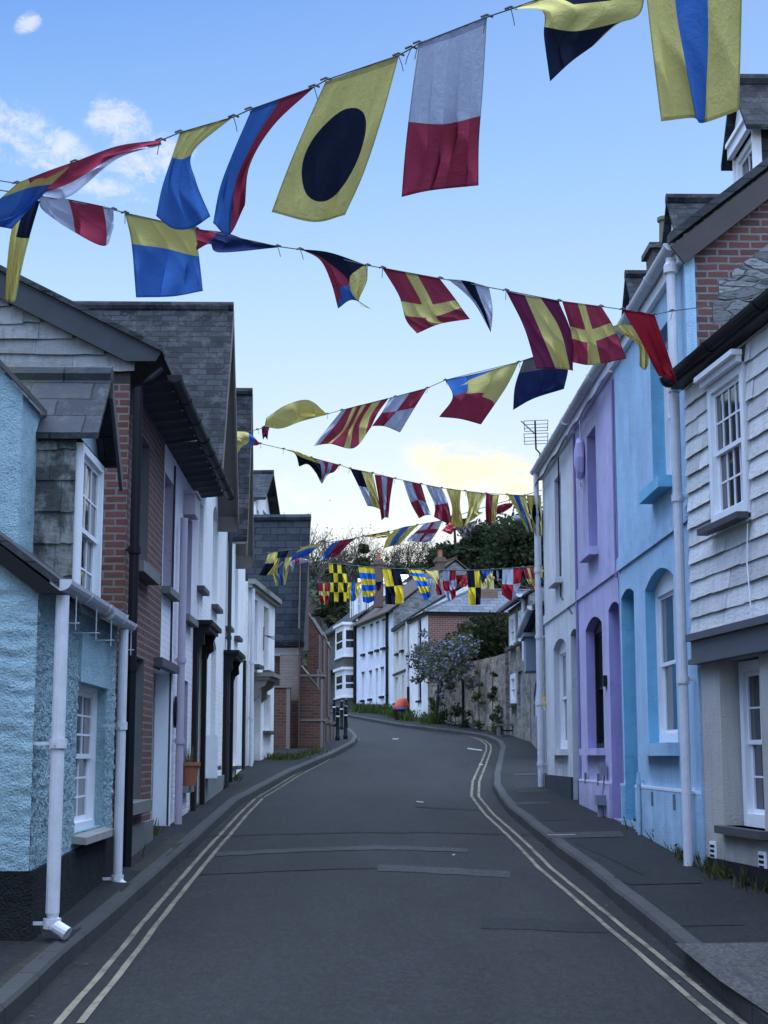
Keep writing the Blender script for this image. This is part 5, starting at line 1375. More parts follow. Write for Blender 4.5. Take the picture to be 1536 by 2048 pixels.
for px in (714, 727, 700):
    s_ = F.s_at(px if px > 711 else 700, 1220, -.9); zz0, zz1 = ze + .25, F.z_at(700, 1197, -.9)
    s_ = {714: .6, 727: 3.0, 700: 5.6}[px]
    m = F.mb(); m.obox(s_ - .55, s_ + .55, -2.6, -.62, zz0, zz1); m.slab([(s_ - .7, -.5, zz1), (s_, -.5, zz1 + .6), (s_, -3, zz1 + .6), (s_ - .7, -3, zz1)], (0, 0, .06)); m.slab([(s_ + .004, -.5, zz1 + .6), (s_ + .7, -.5, zz1), (s_ + .7, -3, zz1), (s_ + .004, -3, zz1 + .6)], (0, 0, .06))
    m.face([(s_ - .55, -.63, zz1), (s_ + .55, -.63, zz1), (s_, -.63, zz1 + .55)])
    d_ = m.build('dormer', M_WHITE, r); window(F, d_, (s_ - .42, s_ + .42, zz0 + .15, zz1 - .08), -.05, (1, 1), M_WHITE, -.6, .08)
    m = F.mb(); m.obox(s_ - .5, s_ + .5, -.622, -.612, zz0 + .1, zz1 - .03); m.build('window_surround', M_LEAD, d_)
m = F.mb(); m.obox(.1, L, 1.5, 1.75, -1.2, .35); m.build('front_wall', render_wall('dark_front_wall', (.05, .05, .055), .2, .6), r)
m = F.mb()
for k in range(int(L / .14)):
    s_ = .15 + .14 * k; m.box(s_ - .012, s_ + .012, 1.6, 1.625, .35, 1.15)
m.box(.1, L, 1.6, 1.62, 1.05, 1.08); m.build('railing', plain('railing_paint', (.10, .11, .13), .5), r)
# gabled stone house glimpsed behind it
p = at(668, 1215, 112); hz = hill(p.x, 112)
r = thing('gabled_stone_house', 'dark stone gable with a brick chimney glimpsed behind the bay-windowed house', 'house', (p.x, 112, hz - .5))
za = at(668, 1204, 112).z - hz + .5; m = MB(); m.slab([(-2.6, 0, -1), (2.6, 0, -1), (2.6, 0, za - 1.6), (0, 0, za), (-2.6, 0, za - 1.6)], (0, 7, 0)); m.build('wall', rubble('dark_slate_stone2', (.06, .062, .06), (.10, .10, .09), (.11, .11, .11), 3, 3), r)
m = MB(); m.slab([(-2.8, -.15, za - 1.72), (0, -.15, za + .02), (0, 7, za + .02), (-2.8, 7, za - 1.72)], (0, 0, .1)); m.slab([(.004, -.15, za + .02), (2.8, -.15, za - 1.72), (2.8, 7, za - 1.72), (.004, 7, za + .02)], (0, 0, .1)); m.build('roof', SLATEP, r)
m = MB(); m.box(-2.5, -1.5, .5, 1.3, za - 1.5, za - .1); ch = m.build('chimney', plain('sooty_brick2', (.12, .07, .06), .9, .25), r)
m = MB(); m.lathe([(.16, za - .1), (.13, za + .4), (.17, za + .45)], -2.0, .9, 8); m.build('chimney_pot', M_STONE, ch)

# garden wall of rubble stone round the outside of the bend
a, b = at(1019, 1470, 50.5), at(856, 1442, 65.4); kg = (b.x - a.x) / (b.y - a.y)
F = Fac(a.x, a.y, kg, a.z, 1); L = (b - a).length
r = F.root('garden_wall', 'tall rubble stone garden wall with a stepped top round the outside of the bend', 'wall')
prof = [(F.s_at(x, y), F.z_at(x, y)) for x, y in ((1016, 1306), (1000, 1311), (975, 1316), (945, 1323), (931, 1327), (900, 1350), (872, 1362), (857, 1366))]
prof = [(0, prof[0][1])] + prof[1:-1] + [(L, prof[-1][1])]
m = F.mb()
for (s0, z0), (s1, z1) in zip(prof, prof[1:]):
    for yy in (0, -.5): m.face([(s0, yy, -1), (s1, yy, -1), (s1, yy, z1), (s0, yy, z0)])
    m.face([(s0, 0, z0), (s1, 0, z1), (s1, -.5, z1), (s0, -.5, z0)])
m.face([(0, 0, -1), (0, -.5, -1), (0, -.5, prof[0][1]), (0, 0, prof[0][1])])
m.build('masonry', rubble('garden_stone', (.08, .072, .06), (.44, .38, .29), (.28, .25, .20), 2.4, 1.7), r)
m = F.mb(); x0 = F.s_at(1004, 1400); m.obox(-.02, x0, .002, .12, -1, prof[0][1] - .02); m.build('pier', rubble('pier_stone', (.12, .11, .095), (.34, .30, .25), (.26, .24, .2), 4, 2), r)
m = F.mb(); sx = F.s_at(929, 1400); m.tube([(sx, .06, -.3), (sx, .06, F.z_at(929, 1340))], .05, 6); m.build('downpipe', M_BLACK, r)
FGW = F

# stone house and slate cottage at the top of the right-hand pavement
a, b = at(1060, 1400, 45.3), at(1018, 1400, 50.2); k_ = (b.x - a.x) / (b.y - a.y); zb = zp(46) - .05
F = Fac(a.x, a.y, k_, zb, 1); L = F.s_at(1018.5, 1400)
r = F.root('stone_house', 'narrow grey stone house with white shuttered windows and a white drainpipe', 'house', FARG)
ze = F.z_at(1058, 1190); ops = [F.op(1021, 1031.5, 1230, 1294, 1026), F.op(1039, 1045.5, 1221, 1285, 1042), F.op(1023, 1033, 1348, 1408, 1028)]
dop = F.op(1036, 1045, 1342, 1425, 1041)
m = F.mb(); front(m, 0, L, -.8, ze, ops + [dop], .1); m.face([(L, 0, -.8), (L, -7, -.8), (L, -7, ze), (L, 0, ze)]); m.build('wall', rubble('house_stone', (.11, .10, .085), (.36, .325, .265), (.25, .23, .20), 2.8, 2.2), r)
m = F.mb(); m.face([(0, 0, -.8), (0, -7, -.8), (0, -7, ze), (0, -3.5, ze + 2.2), (0, 0, ze)]); m.build('slate_gable', GS, r)
roof_par(F, r, 0, L, ze + .06, 7, R(32), SLATE, .25, .06); gutter(F, r, -.05, L, ze + .04, .28, .09, M_PIPE, 2)
for q in ops: window(F, r, q, .0, (2, 1), M_WHITE, .04, .14, M_SILL, .14, .1, glass=M_CURTAIN)
panel_door(F, r, dop, .08, plain('grey_blue_door', (.20, .23, .28), .5), 0)
downpipe(F, r, F.s_at(1054, 1300), 2.3, ze - .1, .09, .06, M_PIPE, (0, .28, .1), (.5,), False)
a, b = at(1093, 1400, 36.0), at(1061, 1400, 44.9); k_ = (b.x - a.x) / (b.y - a.y)
F = Fac(a.x, a.y, k_, zp(40) - .05, 1); L = F.s_at(1061.5, 1400)
r = F.root('slate_cottage', 'slate-walled cottage with an arched white door behind the lamp post', 'cottage', FARG)
ze = F.z_at(1066, 1256); ops = [F.op(1070, 1078, 1262, 1308, 1074)]; dop = F.op(1067, 1079, 1362, 1432, 1073, .35)
m = F.mb(); front(m, 0, L, -.8, ze, ops + [dop], .12); body(m, 0, L, -.8, ze, 3.5); m.build('wall', GS, r)
m = F.mb(); m.slab([(-.1, .3, ze - .1), (L + .1, .3, ze - .1), (L + .1, -3.5, ze + 1.2), (-.1, -3.5, ze + 1.2)], (0, 0, .1)); m.build('roof', SLATE, r)
gutter(F, r, 0, L, ze - .02, .32, .09, M_PIPE, 2)
for q in ops: window(F, r, q, .02, (1, 2), M_WHITE, 0, .16, M_SILL, .14, .1, glass=M_CURTAIN)
panel_door(F, r, dop, .05, M_WHITE, 0)
m = F.mb(); s_, z_q = F.sz(1077, 1345); m.obox(s_ - .9, s_ + .5, .003, .35, z_q, z_q + .85); m.obox(s_ - 1.0, s_ + .6, .003, .42, z_q + .85, z_q + .95); m.build('bay_box', plain('blue_grey_box', (.16, .20, .26), .6), r)

# ------------------------------------------------------------------ STREET FURNITURE
def bollard():
    r = thing('bollard', 'x', 'bollard', (0, 0, 0), 0, 'black bollards on the pavement corner')
    m = MB(); m.lathe([(.07, -.1), (.07, .12), (.055, .14), (.05, .80), (.055, .81), (.055, .86), (.048, .87), (.045, .95), (.055, .96), (.04, .99), (.0, 1.0)], 0, 0, 14); m.build('post', M_BLACK, r, True)
    m = MB(); m.lathe([(.054, .70), (.056, .705), (.056, .735), (.054, .74)], 0, 0, 14); m.build('reflective_band', M_WHITE, r)
    m = MB(); m.tube([(.03 * math.cos(a), 0, .99 + .04 * math.sin(a)) for a in [math.pi * k / 8 for k in range(9)]], .009, 6); m.build('handle', plain('grey_metal', (.35, .36, .38), .4), r)
    return r
bb_ = bollard(); first = True
for px, py, lab in ((675, 1481, 'tall black bollard nearest the chapel, front left of the pair by the kerb corner'), (691, 1478, 'tall black bollard nearest the kerb edge, front right of the pair'),
                    (683, 1459, 'black bollard seen between and behind the front pair'), (668, 1453, 'black bollard behind the front pair on their chapel side'),
                    (692, 1452, 'farthest black bollard by the kerb, its top showing over the front right one'), (649, 1448, 'black bollard hard against the chapel corner')):
    q = bb_ if first else copy_tree(bb_); first = False
    g = ground(px, py); q.location = g; q['label'] = lab
g = ground(1085, 1548)
lp = thing('lamp_post', 'slim grey lamp post with a flat lantern and yellow tag by the terrace', 'lamp post', (g.x, g.y, g.z))
zl = at(1085, 1040, g.y).z - g.z; zs = at(1085, 1415, g.y).z - g.z
m = MB(); m.lathe([(.10, -.1), (.10, zs - .05), (.07, zs), (.055, zs + .02), (.045, zl)], 0, 0, 12); m.tube([(0, 0, zl - .05), (-.05, 0, zl + .03), (-.2, 0, zl + .05)], .025, 6); m.build('pole', plain('galvanised_grey', (.20, .22, .25), .5, .15), lp)
m = MB(); m.box(-.52, -.12, -.1, .1, zl + .02, zl + .09); m.box(-.5, -.25, -.08, .08, zl, zl + .02); m.build('lantern', plain('lantern_grey', (.30, .32, .35), .4), lp)
m = MB(); zt_ = at(1085, 1403, g.y).z - g.z; m.box(-.07, .07, -.115, -.07, zt_ - .10, zt_ + .10); m.build('tag_plate', plain('yellow_plate', (.55, .30, .03), .5), lp)
g = ground(800, 1440)
bx_ = thing('black_tub', 'black tub standing on the pavement outside the cream cottage', 'tub', (g.x, g.y, g.z))
m = MB(); m.lathe([(.22, 0), (.27, .38), (.29, .38), (.29, .43), (.24, .43)], 0, 0, 14); m.build('tub', M_BLACK, bx_)
sk = thing('orange_sack', 'orange-red sack with a blue edge slumped on the black tub', 'sack', (g.x, g.y, g.z + .43))
m = MB(); n = 16
for k, (rr, z) in enumerate(((.24, 0), (.29, .06), (.25, .2), (.19, .34), (.14, .46), (.0, .50))):
    for j in range(n):
        a = 6.283 * j / n; q = rr * (1 + .28 * math.sin(2 * a + .4 * k) + .10 * math.sin(5 * a + k)); m.v.append((q * math.cos(a) + .03 * k, q * math.sin(a), z))
for k in range(5):
    for j in range(n): a_ = k * n + j; b_ = k * n + (j + 1) % n; m.f.append((a_, b_, b_ + n, a_ + n))
m.build('cloth', plain('orange_cloth', (.40, .065, .03), .7, .15), sk, True)
m = MB(); m.lathe([(.27, .0), (.31, .02), (.30, .09), (.26, .09)], 0, 0, 14); m.build('hem', plain('blue_hem', (.04, .10, .40), .6), sk)
g = ground(748, 1423)
gb = thing('garden_tub', 'low grey-green tub among plants in front of the long white house', 'tub', (g.x, g.y, g.z)); m = MB(); m.box(-.35, .35, -.2, .2, 0, .3); m.box(-.39, .39, -.24, .24, .3, .36); m.build('trough', plain('green_trough', (.07, .09, .07), .8), gb)
g = ground(1020, 1473)
be = thing('bench', 'low weathered slab bench against the stone house', 'bench', (g.x, g.y, g.z))
m = MB(); m.box(-.45, .45, -.18, .18, .34, .40); m.build('seat', M_CONC, be)
for x in (-.36, .36): m = MB(); m.box(x - .05, x + .05, -.15, .15, 0, .338); m.build('leg', M_CONC, be)
m = MB(); m.box(-.31, .31, -.02, .02, .16, .21); m.build('stretcher', M_WOOD, be)

# ------------------------------------------------------------------ PLANTS
def leafmat(key, c1, c2, trans=.25, flower=None, fl=.0):
    m = bpy.data.materials.new(key); m.use_nodes = True; q = NT(m.node_tree); q.n.clear()
    rp = q.new('ShaderNodeNewGeometry').outputs['Random Per Island']
    c = q.mix(rp, c1, c2)
    if flower: c = q.mix(q.rng(q.m('FRACT', q.m('MULTIPLY', rp, 37.0)), 1 - fl, 1 - fl + .01), c, flower)
    d = q.new('ShaderNodeBsdfDiffuse'); t_ = q.new('ShaderNodeBsdfTranslucent'); mx = q.new('ShaderNodeMixShader'); mx.inputs[0].default_value = trans
    q.put(d.inputs[0], c); q.put(t_.inputs[0], c); q.l.new(d.outputs[0], mx.inputs[1]); q.l.new(t_.outputs[0], mx.inputs[2])
    q.l.new(mx.outputs[0], q.new('ShaderNodeOutputMaterial').inputs[0]); return m
def leaf(mb, p, s, asp=.55, up=None):
    d = Vector((random.gauss(0, 1), random.gauss(0, 1), random.gauss(0, .7))).normalized()
    if up: d = (d + Vector((0, 0, up))).normalized()
    e = d.cross(Vector((random.gauss(0, 1), random.gauss(0, 1), random.gauss(0, 1)))).normalized()
    mb.face([p - d * s * .5, p + e * s * asp * .5, p + d * s * .5, p - e * s * asp * .5])
def cloud_leaves(mb, blobs, n, size, shell=.5, asp=.55):
    wts = [b[1] ** 2 for b in blobs]
    for b in random.choices(blobs, wts, k=n):
        c, rad = Vector(b[0]), b[1]; sq = b[2] if len(b) > 2 else .8
        d = Vector((random.gauss(0, 1), random.gauss(0, 1), random.gauss(0, 1))).normalized()
        q = rad * (shell + (1 - shell) * random.random()) * random.uniform(.85, 1.12)
        leaf(mb, c + Vector((d.x * q, d.y * q, d.z * q * sq)), size * random.uniform(.6, 1.3), asp)
LF_DARK = leafmat('dark_leaves', (.018, .028, .018), (.05, .065, .035))
LF_MID = leafmat('mid_leaves', (.03, .05, .015), (.08, .11, .035))
LF_GREY = leafmat('spring_leaves', (.06, .065, .025), (.14, .13, .05), .4)
LF_WIS = leafmat('wisteria_leaves', (.035, .05, .025), (.10, .105, .06), .3, (.21, .20, .32), .20)
BARK = plain('bark', (.035, .03, .026), .9, .3)
def limb(mb, p, d, ln, r, depth, twigs, bend=.28, lift=.15):
    n = 4; pts = [p]; q = Vector(p); dd = Vector(d)
    for k in range(n):
        dd = (dd + Vector((random.gauss(0, bend), random.gauss(0, bend), random.gauss(0, bend) + lift)) * .5).normalized(); q = q + dd * ln / n; pts.append(q.copy())
    mb.tube(pts, [r * (1 - .14 * k) for k in range(n + 1)], 5 if r > .03 else 3, False)
    if depth == 0: twigs.append(pts[-1]); twigs.append(pts[-2]); return
    for k in range(random.choice((3, 3, 4))):
        i = random.choice((2, 3, 4)); nd = (dd + Vector((random.gauss(0, .75), random.gauss(0, .75), random.gauss(.15, .45)))).normalized()
        limb(mb, pts[i], nd, ln * random.uniform(.6, .78), max(.012, r * .55), depth - 1, twigs, bend, lift)
TREEG = 'trees on the hillside'
def bare_tree(px, ytop, Y, label, nleaf=500, depth=5, mt=LF_GREY, spread=.75):
    p = at(px, 1100, Y); g = hill(p.x, Y) - .2; H = at(px, ytop, Y).z - g
    r = thing('broadleaf_tree', label, 'tree', (p.x, Y, g), 0, TREEG)
    m = MB(); tw = []
    limb(m, Vector((0, 0, 0)), Vector((random.gauss(0, .05), 0, 1)), H * .34, H * .018, 0, [], .1, .3)
    for k in range(5):
        a = k * 1.257 + random.random(); limb(m, Vector((0, 0, H * random.uniform(.2, .34))), Vector((math.cos(a) * spread, math.sin(a) * spread, 1)).normalized(), H * .25, H * .011, depth - 1, tw, .3, .12)
    top = max(v[2] for v in m.v); kz = H / top; m.v = [(x * kz ** .6, y * kz ** .6, z * kz) for x, y, z in m.v]; tw = [Vector((q.x * kz ** .6, q.y * kz ** .6, q.z * kz)) for q in tw]
    m.build('trunk', BARK, r)
    m = MB()
    for k in range(nleaf):
        t_ = random.choice(tw); leaf(m, t_ + Vector((random.gauss(0, .35), random.gauss(0, .35), random.gauss(0, .35))), random.uniform(.10, .2))
    m.build('crown', mt, r); return r
def ever_tree(px, ytop, Y, w_, label, name='evergreen_tree', n=3500, lobes=14, size=.5, mt=LF_DARK, ybase=None, taper=.0):
    p = at(px, 1100, Y); g = hill(p.x, Y) - .2; H = at(px, ytop, Y).z - g; W = w_ / FPX * Y / 2
    r = thing(name, label, 'tree', (p.x, Y, g), 0, TREEG)
    m = MB(); m.tube([(0, 0, -.3), (.1, 0, H * .4), (0, .1, H * .85)], [H * .03, H * .02, H * .006], 7); tk = m
    bl = []
    for k in range(lobes):
        u = random.random(); z = H * (.22 + .66 * u); ww = W * (1 - taper * u) * (1.0 if u < .6 else (1.35 - .6 * u))
        a = random.random() * 6.28; rr = ww * random.uniform(.2, .75); c = (rr * math.cos(a), rr * math.sin(a), z); rad = min(W * random.uniform(.28, .5), 1.7) * (1 - .5 * taper * u)
        bl.append((c, rad, .7)); tk.tube([(0, 0, z * .75), c], [H * .008, H * .003], 4, False)
    q_ = min(W * .34, 1.6); bl.append(((0, 0, H - q_ * .9), q_, .9))
    tk.build('trunk', BARK, r)
    m = MB(); cloud_leaves(m, bl, n, size, .35); m.build('crown', mt, r); return r
bare_tree(545, 1012, 72, 'sparse twiggy tree showing its tips above the chapel roof beside the gabled white storey', 200, 4)
bare_tree(648, 1052, 112, 'half-bare spring tree just right of the chapel ridge', 720, 5)
bare_tree(690, 1066, 118, 'half-bare tree behind the dark rounded cypress', 560, 5)
bare_tree(770, 1072, 122, 'thin bare tree between the cypress and the bunting', 280, 5)
bare_tree(812, 1068, 124, 'bare branching tree, middle one on the bright skyline', 280, 5)
bare_tree(850, 1066, 122, 'bare branching tree next to the cedar', 280, 5)
bare_tree(886, 1080, 126, 'low bare tree behind the cedar trunk', 200, 5)
ever_tree(728, 1088, 112, 62, 'dark rounded cypress standing up from the hedge line', 'cypress_tree', 3200, 12, .45)
def cedar(px, ytop, Y, w_, label):
    p = at(px, 1100, Y); g = hill(p.x, Y) - .2; H = at(px, ytop, Y).z - g; W = w_ / FPX * Y / 2
    r = thing('cedar_tree', label, 'tree', (p.x, Y, g), 0, TREEG); tk = MB(); bl = []
    tk.tube([(0, 0, -.3), (.15, 0, H * .5), (-.1, 0, H * .96)], [.32, .22, .07], 7)
    for k in range(16):
        z = H * random.uniform(.38, .97); a = random.random() * 6.28; rr = W * random.uniform(.35, 1.0) * (1.15 - .5 * z / H); c = Vector((rr * math.cos(a), rr * math.sin(a), z + rr * .12))
        tk.tube([(0, 0, z - rr * .15), c * .6 + Vector((0, 0, z * .4 - rr * .05)), c], [.09, .06, .025], 5, False)
        for f in (.55, 1.0): bl.append(((c.x * f, c.y * f, z + rr * .12 * f), W * random.uniform(.2, .34), .4))
    tk.build('trunk', BARK, r); m = MB(); cloud_leaves(m, bl, 3200, .38, .2); m.build('crown', LF_DARK, r)
cedar(912, 1036, 104, 120, 'open-branched dark cedar with sky showing through its tiers')
ever_tree(895, 1082, 116, 170, 'dark evergreen spreading left behind the cedar', n=16000, lobes=40, size=.36)
ever_tree(965, 1050, 112, 150, 'dark evergreen between the cedar and the tall mass by the lamp post', n=20000, lobes=40, size=.36)
ever_tree(1005, 1024, 108, 230, 'broad dark evergreen rising behind the brick-sided house', n=30000, lobes=60, size=.36)
ever_tree(1066, 992, 104, 260, 'tallest dark evergreen behind the lamp post', n=34000, lobes=66, size=.36)
ever_tree(1130, 1000, 106, 130, 'dark evergreen mostly hidden by the end of the terrace', n=2500)
ever_tree(905, 1126, 100, 80, 'low green bush-like tree above the stone gable', n=2500, mt=LF_MID, size=.4)
ever_tree(800, 1128, 106, 110, 'low dark thicket tree behind the long white house', n=2800)
ever_tree(850, 1134, 104, 90, 'low dark tree between the two chimneys', n=2200)
ever_tree(664, 1128, 104, 80, 'low dark tree filling the gap beside the chapel gable', n=2400)
ug = MB()
for k in range(16000):
    x, y = random.uniform(-16, 26), random.uniform(99, 134); leaf(ug, Vector((x, y, hill(x, y) + random.random() ** 2 * 1.6)), random.uniform(.3, .7))
tag(ug.build('undergrowth', LF_DARK), 'dark scrub covering the hillside', 'undergrowth', None, 'stuff')

# wisteria spilling over the garden wall, and the shrub behind the wall
F = FGW
def over(px, py, out): s, z = F.sz(px, py, out); return F.world(s, out, z)
c0 = F.world(F.s_at(880, 1440), .2, 0)
wi = thing('wisteria', 'wisteria in lilac flower tumbling over the left end of the garden wall', 'climber', c0)
bl = []
for px, py, rad in ((835, 1318, .55), (850, 1305, .6), (862, 1325, .7), (880, 1310, .75), (896, 1322, .75), (878, 1340, .7), (898, 1345, .6), (912, 1335, .55), (915, 1308, .6), (905, 1295, .55), (888, 1360, .45), (868, 1352, .5), (925, 1300, .5), (842, 1335, .4), (905, 1372, .3), (838, 1300, .3), (858, 1292, .35), (922, 1350, .35), (940, 1290, .45), (930, 1280, .4)):
    p = over(px, py, random.uniform(.1, .9)) - c0; bl.append((tuple(p), rad * 1.05, .85))
m = MB()
for k in range(26): bl.append((tuple(over(random.uniform(822, 945), random.gauss(1318, 30), random.uniform(0, .9)) - c0), random.uniform(.15, .35), .8))
cloud_leaves(m, bl, 5600, .17, .2, .5); m.build('foliage', LF_WIS, wi)
m = MB(); p0 = Vector((0, 0, -.2))
for b in bl[3:5]: m.tube([p0 + Vector((random.gauss(0, .1), 0, 0)), Vector(b[0]) * .5 + Vector((random.gauss(0, .2), 0, .4)), Vector(b[0])], [.07, .04, .015], 5, False)
m.build('stem', BARK, wi)
c0 = F.world(F.s_at(975, 1440), -2.0, 0)
sh = thing('evergreen_shrub', 'large dark shrub bulging above the garden wall below the brick flank', 'shrub', c0); bl = []
for px, py, rad in ((935, 1290, .8), (955, 1275, .95), (975, 1268, 1.0), (995, 1262, .95), (1010, 1258, .8), (985, 1290, 1.0), (960, 1300, .9), (1005, 1288, .9), (940, 1268, .6), (925, 1285, .6), (1018, 1275, .6), (970, 1252, .5)):
    s, z = F.sz(px, py, -1.6); p = F.world(s, -1.6 + random.uniform(-.6, .6), z) - c0; bl.append((tuple(p), rad, .85))
m = MB(); cloud_leaves(m, bl, 9000, .17, .3); m.build('foliage', leafmat('shrub_leaves', (.010, .016, .009), (.035, .045, .02)), sh)
m = MB()
for b in bl[::2]: m.tube([Vector((random.gauss(0, .3), 0, 0)), Vector(b[0])], [.06, .02], 5, False)
m.build('stem', BARK, sh)
# tufts along the wall foot, climbers up its face
k = 0
TUFTL = ['tall dark weed clump at the foot of the garden wall by the white house', 'bushy weed clump low on the garden wall left of its black pipe', 'weeds at the garden wall foot beside the black pipe', 'climbing plant halfway up the garden wall', 'slim dark climber on the garden wall near the pier', 'leafy clump under the pier of the garden wall', 'weed tuft between pier and bench']
for (px, py, wdt, hgt), lab in zip(((893, 1452, .8, 1.1), (872, 1447, .7, 1.0), (935, 1462, .6, .7), (962, 1464, .5, 2.3), (990, 1467, .4, 2.5), (1000, 1470, .8, 1.2), (915, 1458, .7, .8)), TUFTL):
    s_ = F.s_at(px, py, .2); b = F.world(s_, .25, 0); b.z = zp(b.y)
    t_ = thing('wall_plant', lab, 'plant', b, F.rz, 'plants along the garden wall')
    m = MB(); bl = [((random.gauss(0, wdt * .25), random.uniform(-.1, .15), hgt * u), wdt * .38 * (1.1 - .6 * u), .9) for u in [random.random() for _ in range(9)]]
    cloud_leaves(m, bl, 650, .09, .1); m.build('foliage', LF_MID if k % 2 else LF_DARK, t_); k += 1
    m = MB(); m.tube([(0, 0, -.1), (.03, .02, hgt * .5), (0, 0, hgt * .8)], .015, 4); m.build('stem', BARK, t_)
def topiary(px, ybase, ytop, ybox, lab, potc, rad):
    g = ground(px, ybase); h1 = at(px, ybox, g.y).z - g.z; h2 = at(px, ytop, g.y).z - g.z
    pl = thing('planter', 'tall ' + lab[0] + ' planter holding a clipped ball', 'planter', g); w_ = rad * .85
    m = MB(); m.slab([(-w_, -w_, h1), (w_, -w_, h1), (w_, w_, h1), (-w_, w_, h1)], (0, 0, -.06)); i = len(m.v); w2 = w_ * .75
    m.v += [(-w2, -w2, 0), (w2, -w2, 0), (w2, w2, 0), (-w2, w2, 0), (-w_ * .93, -w_ * .93, h1 - .06), (w_ * .93, -w_ * .93, h1 - .06), (w_ * .93, w_ * .93, h1 - .06), (-w_ * .93, w_ * .93, h1 - .06)]
    for q in ((0, 1, 5, 4), (1, 2, 6, 5), (2, 3, 7, 6), (3, 0, 4, 7), (0, 3, 2, 1)): m.f.append(tuple(i + k for k in q))
    m.build('pot', plain(lab[0].replace(' ', '_') + '_pot', potc, .5), pl)
    tp = thing('topiary_ball', lab[1], 'topiary', (g.x, g.y, g.z + h1)); m = MB(); R_ = (h2 - h1) / 2
    m.tube([(0, 0, -.1), (0, 0, R_)], .03, 6); m.build('stem', BARK, tp)
    m = MB(); cloud_leaves(m, [((0, 0, R_), R_, 1.0)], 1500, .07, .8); m.build('foliage', LF_MID, tp)
topiary(1031, 1458, 1413, 1433, ('dark blue', 'clipped box ball in the dark blue planter beside the stone house door'), (.035, .05, .10), .17)
topiary(1068, 1478, 1430, 1452, ('pale blue-grey', 'clipped box ball in the pale planter nearest the lamp post'), (.20, .25, .30), .19)
g = ground(1052, 1472); iv = thing('climbing_rose', 'dark climber with loose leaves between the two planters', 'climber', g); hh = at(1052, 1368, g.y).z - g.z
m = MB(); m.tube([(0, 0, 0), (.05, 0, hh * .5), (-.02, 0, hh)], .02, 5); m.build('stem', BARK, iv)
m = MB(); cloud_leaves(m, [((random.gauss(0, .07), random.gauss(0, .07), hh * (.05 + .95 * k / 11)), .17, 1.3) for k in range(12)], 1100, .09, .2); m.build('foliage', LF_DARK, iv)
g = F.world(F.s_at(1030, 1400), .3, 0)
# verge plants by the far houses, weeds on the pavements
def weeds(name, pts, n, hmin, hmax, mt, spread=.25, lab='weeds'):
    m = MB()
    for k in range(n):
        b = Vector(random.choice(pts)); a = random.random() * 6.28; rr = abs(random.gauss(0, spread)); p = b + Vector((rr * math.cos(a), rr * math.sin(a) * 1.3, 0)); p.z = zp(p.y)
        h = random.uniform(hmin, hmax); d = Vector((random.gauss(0, .35), random.gauss(0, .35), 1)).normalized() * h; e = Vector((-math.sin(a), math.cos(a), 0)) * h * .055
        m.face([p - e, p + e, p + d * .6 + e * .8, p + d, p + d * .6 - e * .8])
        if random.random() < .45: leaf(m, p + d * random.uniform(.3, .9), h * .28)
    o_ = m.build(name, mt); tag(o_, lab, 'weeds', None, 'stuff'); return o_
WEED = leafmat('weed_leaves', (.025, .04, .012), (.10, .11, .04), .3)
wp = [ground(x, y) for x, y in ((715, 1424), (722, 1425), (730, 1426), (738, 1426), (757, 1427), (766, 1428), (775, 1430), (783, 1433), (790, 1436), (812, 1440), (820, 1442), (858, 1447), (865, 1449))]
weeds('verge_plants', wp, 1300, .15, .6, LF_MID, .3, 'low plants along the foot of the far houses')
wp = [ground(x, y) for x, y in ((1345, 1700), (1360, 1712), (1372, 1722), (1384, 1730), (1402, 1738), (1420, 1745), (1440, 1755), (1452, 1762), (1490, 1775), (1530, 1790), (1275, 1660), (1290, 1668), (1320, 1685))]
weeds('weeds', wp, 520, .04, .22, WEED, .09, 'weeds growing along the foot of the right-hand walls')
wp = [ground(x, y) for x, y in ((245, 1712), (252, 1706), (262, 1700), (302, 1672), (308, 1668), (372, 1625), (382, 1618), (440, 1580), (60, 1870), (200, 1730), (214, 1722), (470, 1562))]
weeds('weeds', wp, 430, .04, .24, WEED, .08, 'weeds growing along the foot of the left-hand walls')
wp = [ground(x, y) for x, y in ((545, 1518), (556, 1519), (566, 1520), (575, 1519), (586, 1519), (600, 1516), (612, 1512), (625, 1508), (636, 1504))]
weeds('grass', wp, 800, .04, .2, WEED, .22, 'rough grass at the foot of the chapel buttresses')

m = MB()
for k in range(420):
    Y = random.uniform(8.5, 45); x = (xl(Y) + abs(random.gauss(.04, .12))) if random.random() < .5 else (xr(Y) - abs(random.gauss(.04, .12)))
    if random.random() < .3: x = xl(Y) - random.uniform(.1, .8) if random.random() < .5 else xr(Y) + random.uniform(.1, 1.2)
    z = road_h(x, Y) + .012 if xl(Y) < x < xr(Y) else zp(Y) + .035; h = random.uniform(.008, .028); a = random.random() * 6.28
    d = Vector((math.cos(a), math.sin(a), random.uniform(-.2, .3))) * h; e = Vector((-math.sin(a), math.cos(a), random.uniform(-.2, .2))) * h * .5; p = Vector((x, Y, z))
    m.face([p - d, p + e, p + d, p - e])
tag(m.build('leaf_litter', leafmat('litter', (.03, .022, .014), (.16, .13, .09), .1)), 'dead leaves and grit along the gutters', 'litter', None, 'stuff')

